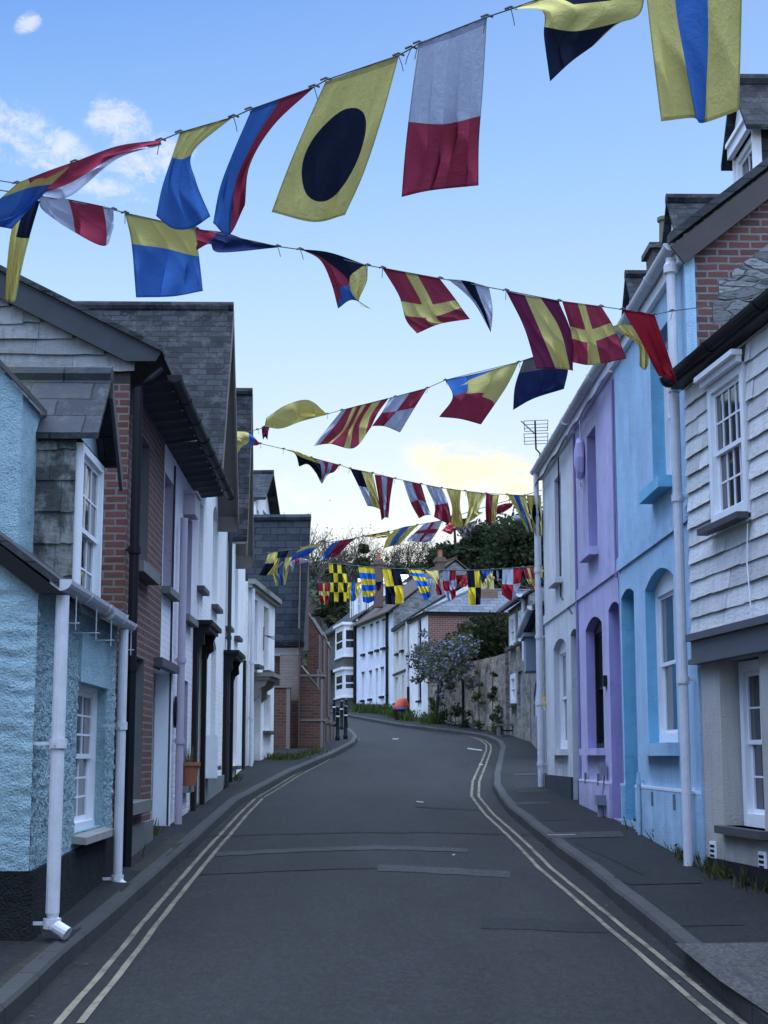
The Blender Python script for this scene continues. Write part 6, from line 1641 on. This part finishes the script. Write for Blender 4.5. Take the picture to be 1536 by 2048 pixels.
# ------------------------------------------------------------------ SIGNAL-FLAG BUNTING
FC_ = {'y': (.55, .475, .165), 'b': (.05, .14, .40), 'r': (.28, .04, .07), 'w': (.40, .43, .53), 'k': (.013, .017, .034), 'n': (.022, .032, .095), 'm': (.15, .025, .07),
       'o': (.20, .12, .05), 'g': (.13, .12, .12), 'd': (.02, .035, .02), 's': (.62, .10, .12), 'R': (.34, .022, .04), 'B': (.02, .14, .62), 'Y': (.78, .60, .05)}
_flagm = {}
def flag_mat(pat, cols):
    key = (pat, cols)
    if key in _flagm: return _flagm[key]
    m = bpy.data.materials.new('flag_cloth_' + str(len(_flagm))); m.use_nodes = True; q = NT(m.node_tree); q.n.clear()
    uv = q.new('ShaderNodeUVMap').outputs[0]; u, v, _ = q.sep(uv); C = [FC_[c] for c in cols]
    if pat == 'plain': c = c4(C[0])
    elif pat in ('h', 'v'):
        t_ = v if pat == 'h' else u; n = len(C); c = c4(C[0])
        for k in range(1, n): c = q.mix(q.m('GREATER_THAN', t_, k / n), c, C[k])
    elif pat == 'h2': c = q.mix(q.m('GREATER_THAN', v, .36), C[0], C[1])
    elif pat == 'quart':
        a = q.m('GREATER_THAN', u, .5); b = q.m('GREATER_THAN', v, .5)
        c = q.mix(b, q.mix(a, C[0], C[1]), q.mix(a, C[2], C[3]))
    elif pat == 'cross':
        cu = q.m('LESS_THAN', q.m('ABSOLUTE', q.m('SUBTRACT', u, .5)), .11); cv = q.m('LESS_THAN', q.m('ABSOLUTE', q.m('SUBTRACT', v, .5)), .10)
        c = q.mix(q.m('MAXIMUM', cu, cv), C[0], C[1])
    elif pat == 'disc':
        d = q.m('SQRT', q.m('ADD', q.m('POWER', q.m('DIVIDE', q.m('ABSOLUTE', q.m('SUBTRACT', u, .49)), .36), 2.0), q.m('POWER', q.m('DIVIDE', q.m('ABSOLUTE', q.m('SUBTRACT', v, .52)), .30), 2.0)))
        c = q.mix(q.m('LESS_THAN', d, 1.0), C[0], C[1])
    elif pat == 'check':
        n = 4.0; s_ = q.m('MODULO', q.m('ADD', q.m('FLOOR', q.m('MULTIPLY', u, n)), q.m('FLOOR', q.m('MULTIPLY', v, n))), 2.0)
        c = q.mix(q.m('GREATER_THAN', s_, .5), C[0], C[1])
    elif pat == 'check23':
        s_ = q.m('MODULO', q.m('ADD', q.m('FLOOR', q.m('MULTIPLY', u, 2.0)), q.m('FLOOR', q.m('MULTIPLY', v, 3.0))), 2.0)
        c = q.mix(q.m('GREATER_THAN', s_, .5), C[0], C[1])
    elif pat == 'diag':       # four triangles: top, right, bottom, left
        p = q.m('GREATER_THAN', u, v); r_ = q.m('GREATER_THAN', q.m('ADD', u, v), 1.0)
        c = q.mix(p, q.mix(r_, C[3], C[2]), q.mix(r_, C[0], C[1]))
    elif pat == 'halfdiag': c = q.mix(q.m('GREATER_THAN', q.m('ADD', v, q.m('MULTIPLY', u, .55)), .85), C[0], C[1])
    elif pat == 'ycorner':    # yellow with a blue-and-yellow upper corner over a red fly
        a = q.mix(q.m('GREATER_THAN', q.m('ADD', q.m('MULTIPLY', u, .45), v), .30), C[0], C[1])
        c = q.mix(q.m('GREATER_THAN', q.m('ADD', q.m('MULTIPLY', u, -.34), v), .40), a, C[2])
        c = q.mix(q.m('MULTIPLY', q.m('LESS_THAN', u, .3), q.m('MULTIPLY', q.m('GREATER_THAN', v, .24), q.m('LESS_THAN', v, .46))), c, C[0])
    elif pat == 'canton': c = q.mix(q.m('MULTIPLY', q.m('GREATER_THAN', u, .32), q.m('LESS_THAN', v, .36)), C[0], C[1]); 
    elif pat == 'blackfoot':
        a = q.m('GREATER_THAN', v, .56); b = q.m('MULTIPLY', q.m('LESS_THAN', v, .22), q.m('MULTIPLY', q.m('GREATER_THAN', u, .38), q.m('LESS_THAN', u, .72)))
        c = q.mix(q.m('MAXIMUM', q.m('MULTIPLY', a, q.m('LESS_THAN', u, .97)), b), C[0], C[1])
    if not isinstance(c, (tuple, list)): pass
    wv = q.noise(q.vm('MULTIPLY', uv, (1.0, .35, 1.0)), 9, 5, .6)
    rgb = q.mix(q.m('MULTIPLY', wv, .30), c, q.mix(1.0, c, (.45, .45, .47), 'MULTIPLY'))
    edge = q.m('MAXIMUM', q.m('MAXIMUM', q.m('GREATER_THAN', q.m('ABSOLUTE', q.m('SUBTRACT', u, .5)), .482), q.m('GREATER_THAN', v, .98)), q.m('LESS_THAN', v, .035))
    d = q.new('ShaderNodeBsdfDiffuse'); t_ = q.new('ShaderNodeBsdfTranslucent'); mx = q.new('ShaderNodeMixShader')
    hem = q.mix(q.m('MULTIPLY', edge, .55), rgb, q.mix(1.0, rgb, (.35, .35, .37), 'MULTIPLY'))   # doubled cloth
    q.put(d.inputs[0], hem); q.put(t_.inputs[0], hem); mx.inputs[0].default_value = .86
    bn = q.new('ShaderNodeBump'); bn.inputs['Strength'].default_value = .28; bn.inputs['Distance'].default_value = .06
    cz = q.noise(q.vm('MULTIPLY', uv, (2.4, .4, 1)), 4, 5, .6); fold = q.noise(q.vm('ADD', q.vm('MULTIPLY', uv, (1.2, 1.2, 1)), (3, 5, 0)), 3.5, 5, .7)
    q.put(bn.inputs['Height'], q.m('ADD', cz, q.m('MULTIPLY', q.m('ABSOLUTE', q.m('SUBTRACT', fold, .5)), 1.6))); q.l.new(bn.outputs[0], d.inputs[1]); q.l.new(bn.outputs[0], t_.inputs[1])
    q.l.new(d.outputs[0], mx.inputs[1]); q.l.new(t_.outputs[0], mx.inputs[2]); q.l.new(mx.outputs[0], q.new('ShaderNodeOutputMaterial').inputs[0])
    _flagm[key] = m; return m
def cr(P, t_):
    n = len(P)
    if n == 1: return P[0]
    x = t_ * (n - 1); i = min(int(x), n - 2); f = x - i
    p1, p2 = P[i], P[i + 1]; p0 = P[i - 1] if i > 0 else p1 * 2 - p2; p3 = P[i + 2] if i + 2 < n else p2 * 2 - p1
    return .5 * ((2 * p1) + (p2 - p0) * f + (2 * p0 - 5 * p1 + 4 * p2 - p3) * f * f + (3 * p1 - p0 - 3 * p2 + p3) * f ** 3)
LINES = {}
M_ROPE = plain('bunting_rope', (.06, .065, .07), .8)
def rope(key, label, pts, x0, Y0, x1, Y1, r=.006):
    """one line strung across the street between a point at depth Y0 and one at Y1"""
    LINES[key] = (x0, Y0, x1, Y1)
    P = [at(x, y, Y0 + (Y1 - Y0) * (x - x0) / (x1 - x0)) for x, y in pts]
    o = P[0].copy(); rt = thing('bunting_line', label, 'rope', o, 0, 'bunting ropes across the street')
    m = MB(); m.tube([p - o for p in P], r, 5); m.build('rope', M_ROPE, rt)
    for p in P[1:-1]:
        m = MB(); q = p - o; m.tube([q + Vector((-.03, 0, .0)), q + Vector((0, .01, .018)), q + Vector((.03, 0, 0))], r * 1.7, 5); e = random.uniform(-1, 1)
        m.tube([q, q + Vector((.02 * e, 0, -.05)), q + Vector((.03 * e, 0, -.09))], r * .6, 4)
        m.build('toggle', M_ROPE, rt)
def lineY(key, x):
    x0, Y0, x1, Y1 = LINES[key]; return Y0 + (Y1 - Y0) * (x - x0) / (x1 - x0)
def flag(key, pat, cols, rows, label, dY=0.0, billow=.12, name='signal_flag', wr=.03, res=(60, 40), fold=(3, 1.25)):
    G = [[Vector((x, y, 0)) for x, y in row] for row in rows]; nu, nv = res
    me_v, uvs = [], []; ph = random.random() * 6
    for j in range(nv + 1):
        v = j / nv
        for i in range(nu + 1):
            u = i / nu; w_ = 2 * math.pi * fold[0]; ang = w_ * u + 1.7 * ph + 1.1 * math.sin(1.9 * v + ph) + .8 * math.sin(5 * u + ph)
            am = fold[1] * min(1.0, 5 * u * (1 - u)) * (.35 + .65 * min(1, 1.6 * v)) * (.75 + .5 * math.sin(3.1 * u + 2 * ph))
            tt = min(1.0, max(0.0, u - am * math.sin(ang) / w_)); col = [cr(row, tt) for row in G]; p = cr(col, v); t0 = cr(G[0], u)
            Y = lineY(key, t0.x) + dY; sc = Y / 10.0
            Y += v * billow * sc * math.sin(2.3 * v + 1.6 * u + ph) + (.25 + .75 * v) * wr * sc * (math.sin(15 * u + 2.2 * v + ph + 1.3 * math.sin(4 * v + ph)) + .7 * (1 - 2 * abs(math.sin(11 * u - 2.5 * v + 2 * ph + math.sin(5 * v)))) + .6 * math.sin(8 * v + 7 * u + ph) * u * (1.2 - u) * 2)
            Y += am * .010 * sc * math.cos(ang)
            me_v.append(at(p.x, p.y, Y)); uvs.append((u, v))
    o = me_v[0].copy(); me = bpy.data.meshes.new(name); fs = [(j * (nu + 1) + i, j * (nu + 1) + i + 1, (j + 1) * (nu + 1) + i + 1, (j + 1) * (nu + 1) + i) for j in range(nv) for i in range(nu)]
    me.from_pydata([tuple(p - o) for p in me_v], [], fs); ul = me.uv_layers.new(name='UVMap')
    for lp_ in me.loops: ul.data[lp_.index].uv = uvs[lp_.vertex_index]
    me.polygons.foreach_set('use_smooth', [True] * len(me.polygons)); me.materials.append(flag_mat(pat, cols))
    ob = bpy.data.objects.new(name, me); COL.objects.link(ob); ob.location = o
    return tag(ob, label, 'flag', 'signal flags of the bunting')

rope('A', 'nearest bunting rope, rising steeply to the upper right over the street', [(-70, 350), (34, 367), (150, 324), (321, 281), (360, 265), (467, 234), (500, 219), (628, 174), (652, 160), (797, 111), (822, 97), (838, 87), (974, 34), (1022, 18), (1180, -38), (1290, -75), (1560, -170)], 0, 9.4, 1500, 6.4, .004)
rope('B', 'bunting rope falling from the left edge to the brick gable of the pale blue house', [(-60, 372), (80, 392), (226, 419), (250, 426), (390, 457), (555, 493), (600, 499), (735, 531), (765, 536), (880, 557), (1012, 581), (1118, 602), (1202, 613), (1245, 619), (1308, 629), (1345, 622), (1443, 609)], 0, 11.0, 1440, 15.15, .005)
rope('C', 'bunting rope climbing from the white gable to the terrace gutter', [(478, 868), (515, 859), (535, 853), (655, 828), (684, 820), (791, 793), (855, 776), (891, 760), (1038, 724), (1140, 689), (1228, 662)], 478, 27.5, 1228, 20.4, .006)
rope('D', 'bunting rope from the tangled flag across to the off-white house', [(440, 866), (520, 887), (567, 898), (622, 915), (679, 930), (700, 937), (745, 946), (790, 957), (842, 968), (883, 976), (930, 982), (972, 987), (1014, 989), (1050, 991), (1083, 991)], 440, 26.5, 1085, 28.2, .006)
rope('E', 'bunting rope rising from the low white house towards the lamp post', [(515, 1108), (536, 1106), (578, 1100), (602, 1095), (651, 1086), (712, 1076), (727, 1072), (777, 1063), (835, 1050), (884, 1041), (950, 1020), (1020, 1000), (1084, 980)], 515, 36.5, 1085, 31.5, .008)
rope('F', 'pale bunting rope strung level from the chapel to the lamp post', [(621, 1121), (657, 1126), (690, 1129), (716, 1132), (764, 1136), (815, 1138), (845, 1139), (887, 1140), (934, 1141), (985, 1139), (1045, 1135), (1085, 1131)], 621, 43, 1085, 31.6, .012)
rope('G', 'farthest bunting rope, half hidden behind the level one', [(632, 1166), (660, 1166), (695, 1165), (721, 1165), (765, 1163), (850, 1156), (913, 1151), (934, 1149), (1000, 1160), (1085, 1183)], 632, 56, 1085, 46, .012)
f = flag
# nearest line
f('A', 'h2', 'yb', [[(35, 366), (95, 342), (152, 322)], [(5, 393), (60, 372), (106, 366)], [(-25, 420), (30, 425), (84, 392)], [(-60, 440), (-20, 450), (23, 458)]], 'blue flag with a yellow top edge blowing out at the left edge of the sky')
f('A', 'h', 'rrw', [[(56, 357), (150, 323), (235, 292), (321, 280)], [(70, 385), (145, 352), (236, 306), (322, 285)], [(88, 393), (140, 392), (234, 318), (323, 290)]], 'long red and white pennant streaming over the blue flag', -.06, .05)
f('A', 'h2', 'yb', [[(360, 265), (412, 250), (467, 233)], [(345, 310), (366, 313), (386, 304)], [(324, 375), (352, 385), (392, 362)], [(312, 432), (346, 457), (384, 456), (421, 433)]], 'yellow over blue flag twisted on itself, first one left of the striped flag')
f('A', 'v', 'bbbrrr', [[(503, 219), (565, 196), (629, 174)], [(466, 305), (505, 290), (548, 250)], [(440, 375), (470, 372), (500, 330)], [(426, 446), (458, 470), (490, 410)]], 'narrow blue, white and red flag curling left of the disc flag')
f('A', 'disc', 'yk', [[(651, 163), (722, 138), (798, 111)], [(612, 250), (690, 255), (764, 236)], [(575, 338), (652, 365), (728, 345)], [(543, 424), (628, 444), (690, 430)]], 'large yellow flag with a round black disc', 0, .05, fold=(2, .5))
f('A', 'h', 'wr', [[(838, 86), (905, 62), (974, 34)], [(823, 192), (893, 195), (966, 175)], [(811, 295), (883, 295), (958, 282)], [(803, 394), (862, 381), (957, 371)]], 'large white over red flag hanging straight, right of the black disc flag', 0, .03, wr=.03, fold=(5, 1.7))
f('A', 'blackfoot', 'yk', [[(1022, 18), (1140, -22), (1290, -75)], [(1084, 22), (1185, 22), (1283, 22)], [(1088, 75), (1140, 80), (1232, 50)], [(1100, 163), (1142, 124), (1186, 92)]], 'yellow and black flag cut by the top of the picture', 0, .08)
f('A', 'v', 'yby', [[(1286, -72), (1336, -90), (1410, -115), (1486, -142)], [(1300, 60), (1350, 60), (1415, 60), (1483, 40)], [(1322, 243), (1386, 236), (1406, 246), (1478, 221)]], 'largest flag, yellow with a blue centre stripe, at the upper right', 0, .05, wr=.03, fold=(4, 1.5))
# second line
f('B', 'v', 'wrw', [[(78, 391), (130, 397), (205, 412), (227, 418)], [(80, 412), (132, 425), (207, 450), (227, 440)], [(90, 425), (135, 456), (207, 492), (227, 457)]], 'crumpled white and red flag just below the red pennant at the left', 0, .1)
f('B', 'canton', 'yk', [[(40, 395), (60, 398), (80, 402)], [(22, 465), (40, 470), (60, 471)], [(14, 530), (27, 535), (43, 540)], [(10, 602), (20, 604), (31, 603)]], 'narrow yellow and black flag hanging down to the grey bargeboard', -.3, .1)
f('B', 'h', 'yb', [[(250, 427), (320, 441), (391, 458)], [(263, 488), (330, 497), (380, 510), (398, 512)], [(272, 595), (345, 593), (406, 582)]], 'square yellow over blue flag above the big slate roof', 0, .05, wr=.03, fold=(3, 1.4))
f('B', 'v', 'rnnn', [[(390, 458), (450, 465), (500, 482), (556, 493)], [(389, 480), (440, 480), (500, 490), (556, 494)], [(392, 501), (420, 488), (440, 505), (556, 495)]], 'dark navy flag rolled into a dart right of the yellow and blue square', 0, .05)
f('B', 'diag', 'kybr', [[(600, 498), (660, 505), (733, 530)], [(640, 520), (690, 545), (734, 562)], [(662, 565), (697, 580), (718, 605)], [(676, 617), (706, 600), (748, 621)]], 'flag of red, blue, yellow and black triangles, half furled', 0, .1)
f('B', 'cross', 'ry', [[(764, 535), (822, 546), (880, 558)], [(798, 592), (852, 600), (908, 594)], [(812, 640), (865, 640), (926, 620)], [(834, 667), (880, 648), (940, 638)]], 'red flag with a yellow cross alone in mid-sky', 0, .05)
f('B', 'v', 'wkw', [[(895, 558), (935, 562), (978, 574)], [(928, 585), (952, 595), (984, 607)], [(952, 612), (966, 622), (985, 632)], [(979, 660), (981, 664), (982, 662)]], 'thin white flag with a black stripe, twisted to a point', 0, .08)
f('B', 'v', 'mym', [[(1012, 582), (1050, 590), (1083, 596), (1117, 602)], [(1048, 655), (1080, 660), (1118, 655), (1143, 668)], [(1073, 738), (1110, 737), (1139, 740), (1146, 742)]], 'maroon flag with a yellow centre stripe', 0, .05)
f('B', 'cross', 'ry', [[(1124, 602), (1163, 607), (1203, 613)], [(1142, 665), (1180, 672), (1228, 655)], [(1146, 725), (1185, 730), (1253, 717)], ], 'red flag with a yellow cross touching the maroon one', -.1, .06)
f('B', 'plain', 'y', [[(1222, 653), (1245, 648), (1262, 650)], [(1245, 668), (1262, 668), (1285, 678)], [(1276, 690), (1288, 695), (1298, 702)], [(1279, 732), (1290, 740), (1297, 728)]], 'small knotted yellow flag behind the plain red one', .35, .05)
f('B', 'plain', 'R', [[(1244, 618), (1278, 623), (1309, 629)], [(1282, 682), (1305, 682), (1330, 690)], [(1308, 735), (1325, 735), (1345, 735)], [(1318, 752), (1335, 757), (1354, 767)]], 'plain bright red flag in front of the pale blue house', 0, .05)
# third line
f('C', 'plain', 'y', [[(532, 836), (572, 810), (617, 800), (652, 826)], [(530, 848), (570, 832), (612, 820), (654, 827)], [(528, 853), (562, 857), (605, 842), (656, 829)]], 'yellow flag puffed out like a crescent', 0, .12)
f('C', 'plain', 'm', [[(523, 854), (532, 850), (541, 851)], [(524, 868), (530, 864), (537, 862)], [(526, 880), (530, 874), (535, 880)]], 'tiny dark knotted rag at the end of the yellow crescent flag')
f('C', 'v', 'wryryryr', [[(684, 820), (712, 812), (737, 806), (778, 796)], [(655, 856), (690, 858), (712, 850), (756, 826)], [(627, 892), (660, 888), (708, 896), (742, 855)]], 'flag of slanting red and yellow stripes with a white corner', 0, .08)
f('C', 'quart', 'wrrw', [[(780, 796), (820, 785), (854, 777)], [(763, 826), (795, 822), (830, 815)], [(744, 852), (770, 853), (800, 865)]], 'red and white quartered flag beside the striped one', -.1, .06)
f('C', 'ycorner', 'byr', [[(891, 760), (965, 744), (1038, 724)], [(905, 795), (962, 780), (1012, 775)], [(878, 834), (920, 838), (962, 849)]], 'large red flag with yellow band and blue corner on the third rope', 0, .06)
f('C', 'h', 'gnnn', [[(1047, 720), (1095, 705), (1140, 690)], [(1030, 772), (1085, 765), (1136, 742)], [(1026, 820), (1068, 797), (1128, 778)]], 'navy flag with a pale top band behind the maroon one', .0, .06)
# fourth line
f('D', 'v', 'rbyybr', [[(452, 873), (470, 863), (498, 866), (521, 888)], [(460, 892), (475, 885), (498, 884), (518, 889)], [(456, 882), (474, 905), (486, 892), (514, 891)]], 'bundle of blue, yellow and red cloth tangled at the white gable', 0, .2)
f('D', 'h', 'yk', [[(567, 898), (590, 902), (614, 911)], [(590, 908), (604, 915), (640, 928)], [(598, 933), (618, 930), (643, 962)]], 'ragged yellow and black flag flapping sideways', 0, .1)
f('D', 'v', 'kwrwr', [[(622, 915), (650, 923), (679, 930)], [(628, 935), (652, 938), (668, 944)], [(634, 950), (644, 967), (652, 948)]], 'black, white and red striped flag overlapping the ragged one', .05, .1)
f('D', 'quart', 'kywy', [[(700, 937), (722, 941), (745, 946)], [(717, 972), (735, 975), (752, 977)], [(735, 1012), (748, 1014), (761, 1019)]], 'black and yellow flag sagging into a point on the fourth rope', 0, .08)
f('D', 'v', 'rwr', [[(749, 949), (768, 952), (787, 957)], [(756, 992), (768, 992), (781, 994)], [(763, 1041), (770, 1035), (777, 1036)]], 'narrow red flag with a white centre stripe', 0, .06)
f('D', 'quart', 'wrrw', [[(806, 961), (824, 964), (842, 968)], [(821, 1005), (838, 1000), (853, 1005)], [(838, 1037), (850, 1031), (862, 1030)]], 'white and red quartered flag, first right of the narrow red one', 0, .06)
f('D', 'h', 'wr', [[(851, 969), (867, 972), (883, 976)], [(869, 1010), (882, 1008), (896, 1006)], [(868, 1034), (885, 1042), (904, 1046)]], 'white over red flag next to the two yellow flags', 0, .08)
f('D', 'plain', 'y', [[(892, 976), (907, 978), (922, 981)], [(904, 1015), (912, 1014), (920, 1012)], [(901, 1050), (914, 1055), (928, 1052)]], 'yellow flag pinched at the middle, left of the two', 0, .08)
f('D', 'plain', 'y', [[(932, 982), (952, 984), (972, 987)], [(937, 1017), (947, 1017), (957, 1020)], [(925, 1060), (938, 1045), (966, 1025)]], 'yellow flag swept sideways, right of the two', 0, .08)
f('D', 'quart', 'ryry', [[(972, 987), (985, 989), (998, 990)], [(971, 1016), (983, 1016), (994, 1017)], [(972, 1044), (982, 1046), (991, 1046)]], 'small red and yellow flag against the dark evergreens', 0, .04)
f('D', 'plain', 'r', [[(994, 1012), (1010, 1007), (1026, 1006)], [(993, 1021), (1010, 1016), (1025, 1011)], [(994, 1029), (1008, 1024), (1022, 1015)]], 'sliver of red flag blowing level beside the red and yellow one', .1, .05)
f('D', 'v', 'yby', [[(1014, 989), (1032, 990), (1051, 991)], [(1036, 1026), (1047, 1026), (1058, 1026)], [(1055, 1066), (1060, 1064), (1066, 1064)]], 'yellow flag with a blue stripe sweeping towards the lamp post', 0, .06)
f('D', 'disc', 'yk', [[(1053, 991), (1067, 991), (1081, 991)], [(1062, 1031), (1073, 1031), (1084, 1031)], [(1069, 1070), (1077, 1072), (1085, 1071)]], 'small yellow flag with a black disc at the terrace corner', -.1, .05)
# fifth line
f('E', 'quart', 'ykky', [[(536, 1107), (556, 1103), (578, 1100)], [(530, 1127), (549, 1126), (568, 1122)], [(518, 1151), (532, 1151), (544, 1149)]], 'black and yellow quartered flag blowing left by the low white house', 0, .08)
f('E', 'v', 'yby', [[(552, 1116), (566, 1115), (584, 1114)], [(545, 1144), (560, 1142), (577, 1140)], [(552, 1171), (562, 1171), (571, 1170)]], 'yellow and blue flag overlapping the black and yellow quartered one', -.15, .06)
f('E', 'h2', 'yb', [[(602, 1095), (625, 1089), (652, 1086)], [(588, 1110), (610, 1101), (633, 1097)], [(578, 1126), (596, 1116), (618, 1109)]], 'yellow and blue flag rippling across the chapel roof', 0, .1)
f('E', 'v', 'wrww', [[(580, 1121), (600, 1116), (628, 1122)], [(581, 1132), (598, 1125), (615, 1124)], [(584, 1144), (592, 1130), (604, 1127)]], 'white flag with a red fleck crumpled in front of the chapel roof', .3, .1)
f('E', 'v', 'brr', [[(665, 1086), (688, 1080), (713, 1076)], [(650, 1102), (670, 1098), (693, 1092)], [(644, 1121), (660, 1115), (674, 1114)]], 'blue and red flag flying just right of the chapel gable', 0, .08)
f('E', 'h', 'oy', [[(727, 1073), (752, 1067), (778, 1063)], [(738, 1074), (758, 1071), (781, 1068)], [(744, 1076), (764, 1076), (783, 1073)]], 'thin brown and yellow flag blowing flat', 0, .06)
f('E', 'v', 'yby', [[(790, 1059), (812, 1053), (836, 1050)], [(774, 1077), (794, 1074), (815, 1072)], [(767, 1097), (784, 1092), (800, 1089)]], 'yellow flag with a slanting blue stripe above the white houses', 0, .08)
f('E', 'cross', 'wr', [[(847, 1049), (866, 1044), (885, 1041)], [(830, 1065), (855, 1062), (875, 1062)], [(814, 1079), (840, 1084), (861, 1083)]], 'white flag with a red cross', 0, .08)
f('E', 'plain', 's', [[(883, 1062), (892, 1052), (899, 1044)], [(889, 1064), (898, 1058), (906, 1048)], [(894, 1066), (903, 1068), (913, 1052)]], 'small plain red flag under the pinched yellow one', 0, .05)
f('E', 'plain', 'g', [[(910, 1056), (930, 1048), (951, 1041)], [(916, 1064), (932, 1058), (948, 1052)], [(922, 1071), (931, 1076), (943, 1062)]], 'grey-brown flag in shadow below the yellow ones', .2, .05)
# sixth line
f('F', 'check', 'Yd', [[(657, 1126), (674, 1128), (690, 1129)], [(660, 1165), (676, 1165), (695, 1166)], [(660, 1203), (677, 1204), (693, 1203)]], 'yellow and dark green chequered flag by the chapel', 0, .03)
f('F', 'h', 'YBYBYB', [[(716, 1132), (733, 1134), (749, 1135)], [(722, 1170), (737, 1170), (751, 1170)], [(726, 1204), (738, 1206), (749, 1201)]], 'flat yellow and blue hooped flag in front of the dormers', 0, .03)
f('F', 'quart', 'YkkY', [[(764, 1136), (781, 1138), (798, 1139)], [(770, 1173), (788, 1172), (806, 1170)], [(771, 1208), (790, 1209), (808, 1206)]], 'black and yellow quartered flag over the brown roof', 0, .03)
f('F', 'h', 'YBYBYB', [[(815, 1138), (830, 1139), (845, 1139)], [(829, 1160), (842, 1162), (854, 1163)], [(848, 1200), (855, 1199), (862, 1191)]], 'yellow and blue hooped flag swinging right over the stone gable', 0, .05)
f('F', 'halfdiag', 'yr', [[(849, 1139), (862, 1142), (876, 1139)], [(866, 1158), (873, 1162), (880, 1164)], [(874, 1189), (879, 1191), (885, 1188)]], 'twisted red and yellow pennant', .1, .06)
f('F', 'check23', 'wR', [[(887, 1140), (900, 1141), (912, 1141)], [(886, 1172), (899, 1172), (911, 1168)], [(895, 1202), (903, 1200), (912, 1193)]], 'red and white chequered flag', 0, .05)
f('F', 'quart', 'kYYk', [[(934, 1141), (948, 1141), (961, 1139)], [(936, 1175), (949, 1175), (962, 1175)], [(938, 1210), (950, 1210), (961, 1209)]], 'long black and yellow quartered flag hanging over the chimney pots', 0, .02)
f('F', 'diag', 'byyn', [[(958, 1139), (972, 1140), (986, 1139)], [(961, 1154), (972, 1156), (985, 1154)], [(964, 1168), (973, 1176), (982, 1169)]], 'small blue and yellow triangular flag beside the long quartered one', 0, .05)
f('F', 'v', 'kwk', [[(989, 1141), (994, 1141), (999, 1141)], [(988, 1150), (995, 1153), (1001, 1149)], [(992, 1160), (995, 1163), (999, 1157)]], 'screwed-up black and white flag, the smallest on its rope', 0, .1)
f('F', 'quart', 'wRRw', [[(1005, 1137), (1025, 1136), (1044, 1135)], [(1004, 1168), (1024, 1169), (1042, 1166)], [(1003, 1189), (1022, 1201), (1032, 1188)]], 'red and white quartered flag against the dark trees', 0, .05)
f('F', 'cross', 'ry', [[(1045, 1135), (1056, 1134), (1068, 1133)], [(1055, 1163), (1064, 1164), (1075, 1162)], [(1066, 1182), (1072, 1184), (1079, 1187)]], 'red flag with a yellow cross beside the lamp post', 0, .05)
f('F', 'h', 'Yk', [[(1066, 1133), (1075, 1132), (1085, 1131)], [(1069, 1157), (1077, 1156), (1085, 1155)], [(1070, 1176), (1078, 1174), (1085, 1172)]], 'yellow and black flag folded round the lamp post', .12, .03)
# farthest line
f('G', 'cross', 'Ry', [[(637, 1166), (648, 1166), (659, 1166)], [(638, 1186), (648, 1187), (659, 1187)], [(641, 1203), (649, 1210), (657, 1206)]], 'small red flag with a yellow cross by the chapel corner', 0, .03)
f('G', 'v', 'YBY', [[(695, 1165), (708, 1165), (722, 1165)], [(694, 1181), (706, 1180), (719, 1180)], [(693, 1195), (706, 1203), (716, 1194)]], 'yellow and blue striped flag low in front of the dormers', 0, .04)
f('G', 'h', 'nr', [[(751, 1163), (757, 1163), (764, 1162)], [(752, 1171), (757, 1172), (763, 1170)], [(753, 1180), (757, 1182), (761, 1178)]], 'small navy and red flag between the hooped and quartered ones', 0, .04)
f('G', 'plain', 'w', [[(851, 1156), (860, 1155), (869, 1155)], [(853, 1172), (861, 1172), (868, 1168)], [(843, 1178), (849, 1190), (852, 1199)]], 'plain white flag behind the swinging hooped one', 0, .05)
f('G', 'plain', 'R', [[(912, 1151), (919, 1151), (926, 1150)], [(913, 1164), (917, 1164), (922, 1161)], [(913, 1176), (915, 1174), (917, 1170)]], 'small plain red flag behind the chequered one', 0, .03)
f('G', 'plain', 's', [[(922, 1151), (929, 1150), (935, 1149)], [(922, 1162), (929, 1162), (935, 1161)], [(921, 1174), (928, 1174), (935, 1172)]], 'small salmon-red flag left of the long quartered one', .2, .03)
f('G', 'plain', 'B', [[(1062, 1176), (1070, 1177), (1079, 1180)], [(1062, 1186), (1070, 1187), (1078, 1188)], [(1062, 1196), (1070, 1197), (1078, 1197)]], 'small plain blue flag over the stone house gutter', 0, .03)
